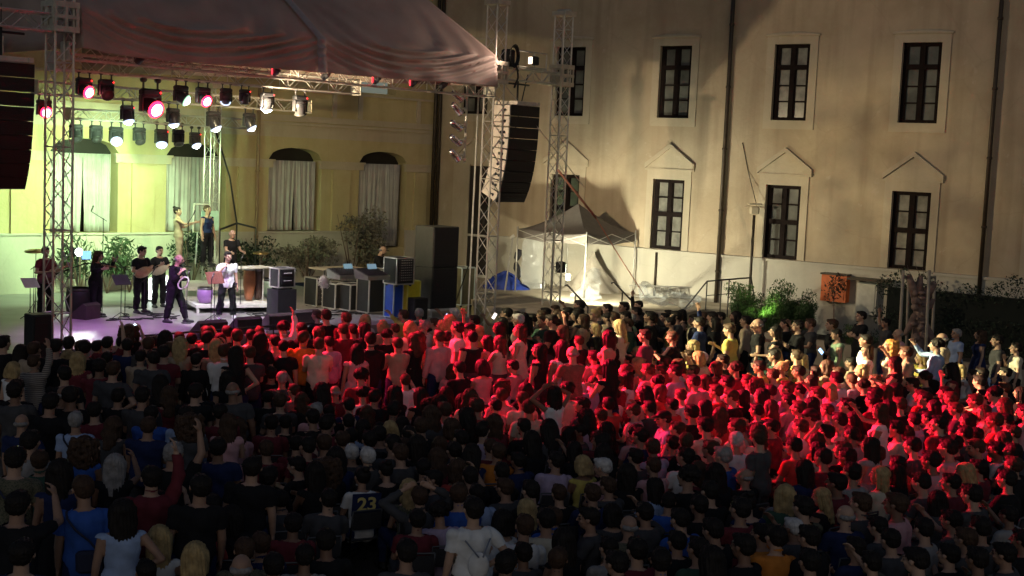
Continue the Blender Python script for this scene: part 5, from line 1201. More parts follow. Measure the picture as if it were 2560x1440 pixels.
def clothes(g_, kind):
    """shirt / long / tank / trousers / shorts / shoes cut from the body surface and let out with folds"""
    if kind in g_.cl: return g_.cl[kind]
    nm, t, co, no = g_.names, g_.t, g_.co, g_.no
    tor = nm == 'torso'
    sd = g_.seated; body_ = tor | (nm == 'thigh'); zc = co[:, 2]
    if kind == 'shirt' and not sd: keep = (body_ & (zc > .845) & ~(g_.nbd < .088)) | ((nm == 'uarm') & (t < .62))
    elif kind == 'long_shirt' and not sd: keep = (body_ & (zc > .83) & ~(g_.nbd < .078)) | (nm == 'uarm') | ((nm == 'farm') & (t < .93))
    elif kind == 'tank_top' and not sd: keep = (body_ & (zc > .93) & ~(g_.nbd < .118)) | ((nm == 'uarm') & (t < .02))
    elif kind == 'coat' and not sd: keep = (tor & ~(g_.nbd < .078)) | (nm == 'uarm') | ((nm == 'farm') & (t < .55)) | ((nm == 'thigh')) | ((nm == 'shin') & (zc > .40))
    elif kind == 'shirt': keep = (tor & ~(g_.nbd < .088)) | ((nm == 'uarm') & (t < .62)) | ((nm == 'thigh') & (t < .13))
    elif kind == 'long_shirt': keep = (tor & ~(g_.nbd < .078)) | (nm == 'uarm') | ((nm == 'farm') & (t < .93)) | ((nm == 'thigh') & (t < .16))
    elif kind == 'tank_top': keep = (tor & ~(g_.nbd < .118)) | ((nm == 'uarm') & (t < .02)) | ((nm == 'thigh') & (t < .10))
    elif kind == 'trousers': keep = (nm == 'thigh') | ((nm == 'shin') & (t < .95)) | (tor & (t < .20))
    elif kind == 'shorts': keep = ((nm == 'thigh') & (t < .92)) | (tor & (t < .20))
    elif kind == 'coat': keep = (tor & ~(g_.nbd < .078)) | (nm == 'uarm') | ((nm == 'farm') & (t < .55)) | ((nm == 'thigh')) | ((nm == 'shin') & (t < .30))
    elif kind == 'shoes': keep = (nm == 'foot') | ((nm == 'shin') & (t > .93))
    elif kind == 'skirt' or kind == 'dress':
        keep = (tor & (~(g_.nbd < .11) if kind == 'dress' else (t < .25))) | ((nm == 'uarm') & (t < .12) & (kind == 'dress'))
    idx, fs = sub(co, g_.fc, keep); c = co[idx].copy(); n_ = no[idx]
    off = {'shirt': .016, 'long_shirt': .015, 'tank_top': .010, 'trousers': .013, 'shorts': .02, 'coat': .03, 'shoes': .010, 'dress': .012, 'skirt': .012}[kind]
    fold = .0 if kind == 'shoes' else (.008 if kind != 'tank_top' else .004)
    w_ = (np.sin(c[:, 2]*31+c[:, 0]*23+np.sin(c[:, 1]*19)*2)+np.sin(c[:, 2]*13-c[:, 0]*41+c[:, 1]*17)+np.sin(c[:, 0]*57+c[:, 2]*9))*fold*.55
    tl = t[idx]; loose = np.where((nm[idx] == 'torso'), np.clip(.5-tl, 0, .5)*.05, 0) if kind in ('shirt', 'long_shirt', 'coat') else 0
    if kind in ('trousers', 'coat'): loose = np.where(nm[idx] == 'shin', .012, .004)+(loose if kind == 'coat' else 0)
    c += n_*(off+w_+loose)[:, None]
    vs, faces = [tuple(x) for x in c], list(fs)
    if kind in ('skirt', 'dress') :
        # flared skirt hanging from the waist (or draped over the lap)
        m = MB(); X, Y = vec(1, 0, 0), vec(0, 1, 0); n = 40; rings = []
        if not g_.seated:
            for j in range(13):
                f = j/12; z = 1.06-f*.78; rx, ry = .160+.115*f**.65, .118+.115*f**.65
                rings.append([Vector((math.cos(2*math.pi*i/n)*(rx+.018*f*math.sin(i*2*math.pi*9/n)), math.sin(2*math.pi*i/n)*(ry+.018*f*math.sin(i*2*math.pi*9/n+1)), z)) for i in range(n)])
        else:
            for j in range(11):
                f = j/10; y = -.12+f*.62; top = .50+.115-.02*f
                rings.append([Vector((math.cos(2*math.pi*i/n)*(.20+.05*f+.008*math.sin(i*3+j)), y, .50+math.sin(2*math.pi*i/n)*(.105-.01*f+.006*math.sin(i*5+j)))) for i in range(n)])
            for j in range(1, 5):
                rings.append([Vector((math.cos(2*math.pi*i/n)*.24, .50+.07*math.sin(2*math.pi*i/n)+.0*j, .50-.085*j)) for i in range(n)])
        o = len(vs)
        for r in rings: vs += [tuple(p) for p in r]
        for j in range(len(rings)-1):
            for i in range(n): faces.append((o+j*n+i, o+j*n+(i+1) % n, o+(j+1)*n+(i+1) % n, o+(j+1)*n+i))
    me = tomesh(kind, vs, faces, [M_BLACK]); g_.cl[kind] = me; return me

def build_hair(style):
    m = MB(); rn = random.Random(hash(style) % 1000 if False else sum(map(ord, style)))
    def cap_(r=(.082, .102, .092), c=(0, -.024, .034)): m.ell(c, r, None, 18, 12)
    if style == 'short': cap_(); m.ell((0, -.055, -.01), (.074, .062, .075), None, 14, 10); m.ell((0, .045, .095), (.05, .04, .025), None, 12, 6)
    elif style == 'fringe': m.ell((0, -.045, -.012), (.081, .068, .045), None, 14, 8)
    elif style == 'curly':
        cap_((.085, .10, .09))
        for i in range(110):
            a = rn.uniform(0, 6.28); b = rn.uniform(-.7, 1.5); m.ell((math.cos(a)*math.cos(b)*.092, -.03+math.sin(a)*math.cos(b)*.10-.012, .035+math.sin(b)*.095), (rn.uniform(.016, .026),)*3, None, 6, 4)
    elif style == 'curly_long':
        cap_((.09, .10, .09))
        for i in range(150):
            a = rn.uniform(math.pi*.92, math.pi*2.08); z = rn.uniform(-.24, .08); r_ = .105+.03*math.sin((z+.24)*9); m.ell((math.cos(a)*r_, -.02+math.sin(a)*r_*.85, z), (rn.uniform(.022, .034),)*3, None, 6, 4)
    elif style in ('long', 'bob', 'wavy', 'vlong'):
        cap_((.084, .104, .094)); L = {'long': .36, 'bob': .16, 'wavy': .34, 'vlong': .52}[style]
        secs = []
        for j in range(10):
            f = j/9; z = .04-L*f-.03*f; w_ = .088+.022*math.sin(f*2.6)-(.045*f*f if style != 'bob' else -.012*f); dd = .062-.022*f
            ox = .012*math.sin(f*12) if style == 'wavy' else 0
            secs.append((vec(ox, -.055-.025*f, z), w_+(.012*math.sin(f*17) if style == 'wavy' else 0), dd, vec(1, 0, 0), vec(0, 1, 0)))
        loft(m, secs, 18)
        for s in (-1, 1): capsule(m, vec(s*.076, -.005, .03), vec(s*.080, -.01, -.10 if style == 'bob' else -.15), .026, .022, 8)
    elif style == 'bun': cap_(); m.ell((0, -.05, -.005), (.073, .066, .07), None, 14, 10); m.ell((0, -.10, .115), (.042, .04, .040), None, 12, 8)
    elif style == 'lowbun': cap_(); m.ell((0, -.05, -.005), (.073, .066, .07), None, 14, 10); m.ell((0, -.135, .01), (.042, .036, .040), None, 12, 8)
    elif style == 'ponytail':
        cap_(); m.ell((0, -.05, -.005), (.073, .066, .07), None, 14, 10)
        loft(m, [(vec(.01*math.sin(f*6), -.12-.05*math.sin(f*3.1), .05-.30*f), .018+.018*math.sin(f*3.14), .018+.016*math.sin(f*3.14), vec(1, 0, 0), vec(0, .9, .3)) for f in [i/7 for i in range(8)]], 10)
    elif style == 'cap':
        cap_((.088, .106, .082), (0, -.016, .052)); m.ell((0, -.055, -.02), (.075, .062, .06), None, 14, 10)
        loft(m, [(vec(0, .05, .055), .07, .012, vec(1, 0, 0), vec(0, .1, 1)), (vec(0, .11, .05), .066, .010, vec(1, 0, 0), vec(0, .1, 1)), (vec(0, .155, .038), .035, .008, vec(1, 0, 0), vec(0, .1, 1))], 12)
    me = remesh(m, .0085); co, no, fc = geo(me); bpy.data.meshes.remove(me)
    # keep the face free, add strand relief
    face = (co[:, 1] > .048+.02*(co[:, 2] > .05)) & (co[:, 2] < .058) & (np.abs(co[:, 0]) < .075) & (style != 'cap')
    if style == 'cap': face = (co[:, 1] > .05) & (co[:, 2] < .03)
    ang = np.arctan2(co[:, 0], -(co[:, 1]+.02)); rel = (np.sin(ang*23+co[:, 2]*14)+np.sin(ang*41-co[:, 2]*22)*.7+np.sin(ang*9+co[:, 2]*31)*.6)*(.0028 if style in ('short', 'fringe', 'bun', 'lowbun', 'cap') else .0042)
    if style == 'cap': rel *= 0
    co = co+no*rel[:, None]
    if style in ('short', 'curly'): co = co+no*(np.sin(co[:, 0]*190)*np.sin(co[:, 1]*170)*np.sin(co[:, 2]*180)*.004)[:, None]
    idx, fs = sub(co, fc, ~face); return tomesh('hair', co[idx], fs, [M_BLACK])
HAIR = {}
def hair(style):
    if style not in HAIR: HAIR[style] = build_hair(style)
    return HAIR[style]
def clothmat(n, c, v=.12): return mat('cloth_'+n, c, .88, var=v, scale=9, bump=.35, spec=.15, bscale=26)
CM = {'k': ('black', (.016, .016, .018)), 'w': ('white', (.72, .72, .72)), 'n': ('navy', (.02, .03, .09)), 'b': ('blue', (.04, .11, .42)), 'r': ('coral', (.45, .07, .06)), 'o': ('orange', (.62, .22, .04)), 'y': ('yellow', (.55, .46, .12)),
      'p': ('pink', (.62, .34, .36)), 'g': ('grey', (.30, .29, .29)), 't': ('tan', (.42, .33, .24)), 'e': ('dark green', (.05, .10, .07)), 'd': ('dark grey', (.07, .07, .075)), 'm': ('maroon', (.16, .03, .04)), 'c': ('cream', (.62, .56, .44)), 'l': ('lilac', (.45, .36, .50)), 'B': ('light blue', (.34, .44, .66)), 's': ('sage', (.30, .42, .28)), 'a': ('teal', (.22, .46, .44))}
CMAT = {k: clothmat(v[0], v[1]) for k, v in CM.items()}
def patterned(name, c1, c2, sx, sy, sz, wave=True):
    m = bpy.data.materials.new(name); m.use_nodes = True; n = m.node_tree.nodes; l = m.node_tree.links; b = n['Principled BSDF']; b.inputs['Roughness'].default_value = .88
    tc = n.new('ShaderNodeTexCoord'); mp = n.new('ShaderNodeMapping'); mp.inputs['Scale'].default_value = (sx, sy, sz); l.new(tc.outputs['Object'], mp.inputs[0])
    t = n.new('ShaderNodeTexWave' if wave else 'ShaderNodeTexVoronoi'); l.new(mp.outputs[0], t.inputs['Vector'])
    if wave: t.bands_direction = 'Z'; t.inputs['Scale'].default_value = 1
    r = n.new('ShaderNodeValToRGB'); r.color_ramp.interpolation = 'CONSTANT'; r.color_ramp.elements[1].position = .5 if wave else .42; r.color_ramp.elements[0].color = (*c1, 1); r.color_ramp.elements[1].color = (*c2, 1)
    l.new(t.outputs['Fac' if wave else 'Distance'], r.inputs[0]); l.new(r.outputs[0], b.inputs['Base Color']); return m
CM['q'] = ('striped grey', 0); CMAT['q'] = patterned('cloth_striped', (.34, .30, .27), (.10, .09, .08), 6, 6, 9)
CM['f'] = ('flower patterned', 0); CMAT['f'] = patterned('cloth_flowers', (.55, .20, .16), (.30, .10, .10), 22, 22, 22, False)
CM['x'] = ('camouflage', 0); CMAT['x'] = patterned('cloth_camouflage', (.05, .06, .035), (.13, .12, .08), 14, 14, 14, False)
def hm(n, c): return mat('hair_'+n, c, .62, var=.35, scale=14, bump=.5, spec=.28, bscale=60)
HMAT = {'dark': hm('dark', (.014, .010, .008)), 'brown': hm('brown', (.06, .032, .018)), 'blonde': hm('blonde', (.42, .30, .14)), 'grey': hm('grey', (.30, .28, .27)), 'white': hm('white', (.58, .55, .53)), 'auburn': hm('auburn', (.20, .06, .025)), 'golden': hm('golden', (.50, .27, .07))}
HC = {'s': ('short', 'dark'), 'm': ('short', 'brown'), 'g': ('short', 'grey'), 'b': ('fringe', 'grey'), 'l': ('long', 'dark'), 'n': ('wavy', 'brown'), 'L': ('long', 'blonde'), 'w': ('curly_long', 'brown'), 'c': ('curly', 'dark'), 'o': ('bob', 'dark'), 'O': ('bob', 'blonde'), 'u': ('bun', 'dark'), 'U': ('bun', 'blonde'), 'p': ('ponytail', 'brown'), 'k': ('cap', 'dark'), 'W': ('short', 'white'), 'r': ('wavy', 'auburn'), 'G': ('curly_long', 'golden'), 'v': ('vlong', 'dark'), 'h': ('lowbun', 'brown'), 'i': ('long', 'grey')}
HTXT = {'s': 'short dark hair', 'm': 'short brown hair', 'g': 'short grey hair', 'b': 'a bald crown', 'l': 'long dark hair', 'n': 'wavy brown hair', 'L': 'long blonde hair', 'w': 'long curly hair', 'c': 'curly dark hair', 'o': 'a dark bob', 'O': 'a blonde bob', 'u': 'a dark top bun', 'U': 'a blonde bun', 'p': 'a ponytail', 'k': 'a cap', 'W': 'white hair', 'r': 'wavy auburn hair', 'G': 'golden curls', 'v': 'very long straight hair', 'h': 'a low bun', 'i': 'long grey hair'}
FEM = set('lnLwoOuUprGvhi')
M_TROU = [CMAT['k'], CMAT['n'], CMAT['d']]; M_SHOE = mat('shoe_dark', (.03, .03, .03), .5); M_SHOEW = mat('shoe_white', (.7, .7, .7), .5)
FIGS = {}
def fig(seated, aR, aL, fem, yaw=0, pitch=0, lean=0, legs=None):
    key = (seated, aR, aL, fem, yaw, pitch, lean, legs)
    if key not in FIGS: FIGS[key] = build_figure(key, seated, aR, aL, yaw, pitch, lean, fem, legs)
    return FIGS[key]
def setm(o, *ms):
    for i, m_ in enumerate(ms): o.material_slots[i].link = 'OBJECT'; o.material_slots[i].material = m_
def person(loc, face, fg, hairc, top, topkind, bottom, botmat, skin=0, scale=1.0, shoe=None, label='', group=None, wide=1.12, hairmat=None, tilt=0):
    """face = angle of the facing direction (world, radians from +X)"""
    o = bpy.data.objects.new('person', fg.body); COL.objects.link(o)
    M = Matrix.Translation(Vector(loc)) @ Matrix.Rotation(face-math.pi/2, 4, 'Z') @ Matrix.Diagonal((scale*wide, scale*wide, scale, 1)) @ Matrix.Rotation(tilt, 4, 'Y'); o.matrix_basis = M; WM[o.name] = M
    setm(o, M_SKINS[skin]); tag(o, label, 'person', group)
    st_, hc_ = HC[hairc]; h = child('hair', hair(st_), o, fg.head); setm(h, hairmat or HMAT[hc_])
    t_ = child('dress' if topkind == 'dress' else ('coat' if topkind == 'coat' else 'shirt'), clothes(fg, topkind), o); setm(t_, CMAT[top] if isinstance(top, str) else top)
    if bottom: b_ = child(bottom, clothes(fg, bottom), o); setm(b_, botmat)
    s_ = child('shoes', clothes(fg, 'shoes'), o); setm(s_, shoe or M_SHOE)
    return o
def facing(loc, target): d = Vector(target)-Vector(loc); return math.atan2(d.y, d.x)
def phone(o, fg, which, label, lit=True, col=(.75, .85, 1), es=3.0):
    p, fa, sd, pn = fg.hands[which]; M = WM[o.name]
    c = M @ Vector(p+fa*.03); X_ = (M.to_3x3() @ Vector(sd)).normalized(); Zv = (M.to_3x3() @ Vector(fa)).normalized(); Yv = Zv.cross(X_).normalized(); rot = Matrix((X_, Yv, Zv)).transposed()
    e = bpy.data.objects.new('phone', None); COL.objects.link(e); e.empty_display_size = .05; E = Matrix.Translation(c) @ rot.to_4x4(); e.matrix_basis = E; WM[e.name] = E; tag(e, label, 'phone', 'glowing phones held in the crowd')
    m = MB(); m.bbox((0, 0, .03), (.075, .010, .155), None, .004); child('case', m.mesh('phone_case', [M_BLACK]), e)
    fsgn = -1 if (Vector((0, 0, CAMH))-c).dot(Yv) < 0 else 1
    m = MB(); m.box((0, fsgn*.0065, .03), (.068, .003, .145)); child('display', m.mesh('phone_display', [mat('phone_glow_%d' % int(es*10), (.8, .9, 1), .3, var=0, emit=col, es=es)]), e)
    return e

# ------------------------------------------------------------------ performers
STC = ST(5.5, 3, 0)
AUD = ST(6, -30, 0)
afwd = math.atan2(-E2.y, -E2.x)                      # facing the audience
def performer(px, py, fg, hairc, top, tk, bottom, bm, fdeg, label, skin=0, sc=1.0, z=ZS, shoe=None, wide=1.13, d=None, **kw):
    if d is None: p = atZ(px, py, z)
    else: k, _ = onS(px, 600, d); p = ST(k, d, z)
    return person(p, afwd+R(fdeg), fg, hairc, top, tk, bottom, bm, skin, sc, shoe, label, 'performers on the stage', wide, **kw), fg
K_, D_ = CMAT['k'], CMAT['d']
f0 = fig(False, 'mic', 'down', False, 10, 8, 2, ((.05, .0), (-.04, .05))); singer, _ = performer(565, 797, f0, 's', 'w', 'shirt', 'trousers', K_, -18, 'singer in white short sleeved shirt, black trousers and white shoes', sc=1.02, shoe=M_SHOEW)
f1 = fig(False, 'mic', 'cross', False, 15, 12, 6, ((.02, -.12), (-.05, .22))); tam, _ = performer(434, 806, f1, 'b', 'k', 'coat', 'trousers', K_, 30, 'bald person in long black robe holding microphone and tambourine', sc=1.0)
f2 = fig(False, 'bow', 'viol', True, 25, 10, 4); vio, _ = performer(238, 790, f2, 'n', 'k', 'long_shirt', 'trousers', K_, 25, 'violinist in black with long wavy hair behind the left tower', sc=.97)
f3 = fig(False, 'strum', 'neck', False, 20, 10, 0); oud, _ = performer(350, 782, f3, 's', 'k', 'shirt', 'trousers', K_, 10, 'bearded lute player in black beside the music stand', sc=1.02)
f4 = fig(False, 'strum', 'neck', False, 0, 5, 0); gt, _ = performer(396, 768, f4, 's', 'k', 'shirt', 'trousers', K_, 0, 'guitar player in black standing behind the bald singer', sc=.97)
f5 = fig(False, 'out', 'clap', True, -30, -5, -3); wb, _ = performer(447, 700, f5, 'u', 't', 'tank_top', 'trousers', CMAT['t'], 55, 'backing singer in beige with dark top bun on the rear riser', z=ZS+1.0, sc=.98, d=7.6)
f6 = fig(False, 'down', 'down', True, 0, 0, 0); wv, _ = performer(517, 700, f6, 'h', 'n', 'tank_top', 'trousers', K_, 5, 'backing singer in dark vest before the mint green board', z=ZS+1.0, sc=1.02, d=7.4)
f7 = fig(False, 'desk', 'desk', False, 0, 15, 5); dr, _ = performer(577, 720, f7, 'b', 'k', 'shirt', 'trousers', K_, -8, 'bald percussionist in black shirt behind the congas', z=ZS+.52, sc=.95, d=5.7)
f8 = fig(False, 'desk', 'desk', False, 20, 22, 8); en, _ = performer(945, 740, f8, 'b', 'k', 'long_shirt', 'trousers', K_, 30, 'balding sound engineer in black behind the mixing console', d=4.4)
f9 = fig(False, 'strum', 'neck', False, -20, 8, 0); bs, _ = performer(112, 790, f9, 'm', 'm', 'shirt', 'trousers', K_, 10, 'bass player in dark red half hidden behind the left tower', sc=1.02)
def held(o, fg, which, name, label, cat, build):
    p, fa, sd, pn = fg.hands[which]; M = WM[o.name]; c = M @ Vector(p); e = empty(name, c, label, cat); build(e, c, (M.to_3x3() @ Vector(fa)).normalized(), (M.to_3x3() @ Vector(sd)).normalized(), (M.to_3x3() @ Vector(pn)).normalized()); return e
def b_mic(e, c, fa, sd, pn):
    m = MB(); m.tube(c-sd*.10, c+sd*.07, .014, 10, .019); m.obj('handle', M_BLACK, e); m = MB(); m.ell(c+sd*.095, (.027, .027, .03), None, 10, 8); m.obj('grille_ball', M_CLAMP, e)
held(singer, f0, 0, 'microphone', 'hand microphone at the mouth of the singer in white', 'microphone', b_mic)
held(tam, f1, 0, 'microphone', 'hand microphone at the mouth of the robed bald person', 'microphone', b_mic)
def b_tam(e, c, fa, sd, pn):
    cc = c+V((.12, -.18, -.12)); u, v_ = V((.75, -.2, .2)).normalized(), V((.15, .1, 1)).normalized(); m = MB(); m.path([cc+(u*math.cos(a)+v_*math.sin(a))*.15 for a in [i*math.pi/12 for i in range(25)]], .02, 6); m.obj('hoop', mat('tambourine_white', (.7, .66, .6), .4), e)
    m = MB(); 
    for i in range(8): a = i*math.pi/4; m.ell(cc+(u*math.cos(a)+v_*math.sin(a))*.15, (.03, .03, .012), None, 8, 4)
    m.obj('jingle', M_ALU, e)
held(tam, f1, 1, 'tambourine', 'white tambourine held by the robed bald person', 'tambourine', b_tam)
def b_lute(bodyr, ln, colr):
    def f(e, c, fa, sd, pn):
        M3 = WM[e['_o']].to_3x3() if '_o' in e else None
        return None
    return f
def instrument(o, label, colr, bodyr, depth, necklen, z=1.12, name='lute'):
    """round-backed lute lying across the player's belly, neck to the player's left"""
    M = WM[o.name]; e = empty(name, M @ V((0, .24, z)), label, name)
    c = V((.10, .21, z)); ax = V((-1, .10, .34)).normalized(); up = V((0, .25, 1)); up = (up-ax*up.dot(ax)).normalized(); n_ = ax.cross(up)
    m = MB(); rings = []
    for t, r_ in ((-.24, .03), (-.21, .55), (-.12, .9), (0, 1), (.10, .86), (.19, .5), (.25, .18)):
        rings.append([M @ (c+ax*t+up*math.cos(a)*bodyr*r_+n_*math.sin(a)*(depth*r_ if math.sin(a)*1 > 0 else .012)) for a in [2*math.pi*k/16 for k in range(16)]])
    m.rings(rings); m.obj('body', colr, e)
    m = MB(); m.tube(M @ (c+ax*.2), M @ (c+ax*(.25+necklen)), .02, 8, .016); m.tube(M @ (c+ax*(.25+necklen)), M @ (c+ax*(.36+necklen)+n_*.05), .024, 6, .012); m.obj('neck', M_WOOD, e); return e
instrument(oud, 'brown round backed lute played by the bearded player', mat('lute_wood', (.42, .24, .12), .35, var=.3), .15, .13, .42)
instrument(gt, 'pale guitar played by the person behind the bald singer', mat('guitar_pale', (.50, .42, .30), .3, var=.2), .16, .05, .55, name='guitar')
instrument(bs, 'dark bass guitar behind the left tower', mat('guitar_dark', (.12, .03, .03), .3, var=.2), .15, .03, .7, z=1.02, name='bass_guitar')
e = empty('violin', WM[vio.name] @ V((-.12, .22, 1.42)), 'violin and bow at the chin of the violinist', 'violin'); Mv = WM[vio.name]
m = MB(); m.rings([[Mv @ (V((-.06, .10, 1.40))+V((-.45, .80, -.12)).normalized()*t+V((.8, .45, .1)).normalized()*math.cos(a)*r_+V((0, 0, 1))*math.sin(a)*.02) for a in [2*math.pi*k/12 for k in range(12)]] for t, r_ in ((0, .02), (.02, .08), (.10, .095), (.18, .06), (.26, .08), (.34, .05), (.36, .01))]); m.obj('body', mat('violin_wood', (.28, .10, .04), .3), e)
m = MB(); m.tube(Mv @ V((-.21, .37, 1.37)), Mv @ V((-.33, .58, 1.34)), .012, 6); m.obj('neck', M_BLACK, e); m = MB(); m.tube(Mv @ V((-.30, .22, 1.52)), Mv @ V((.34, .40, 1.30)), .006, 5); m.obj('bow', M_WOOD, e)
mic_stand(*[c for c in stk(470, 702, ZS+1.0)], 1.35, .2, 'boom stand in front of the beige backing singer', z0=ZS+1.0) if False else None
k, _ = onS(470, 600, 7.1); mic_stand(k, 7.1, 1.35, .15, 'boom stand in front of the beige backing singer', z0=ZS+1.0)
k, _ = onS(530, 600, 6.9); mic_stand(k, 6.9, 1.30, -.15, 'boom stand in front of the vested backing singer', z0=ZS+1.0)

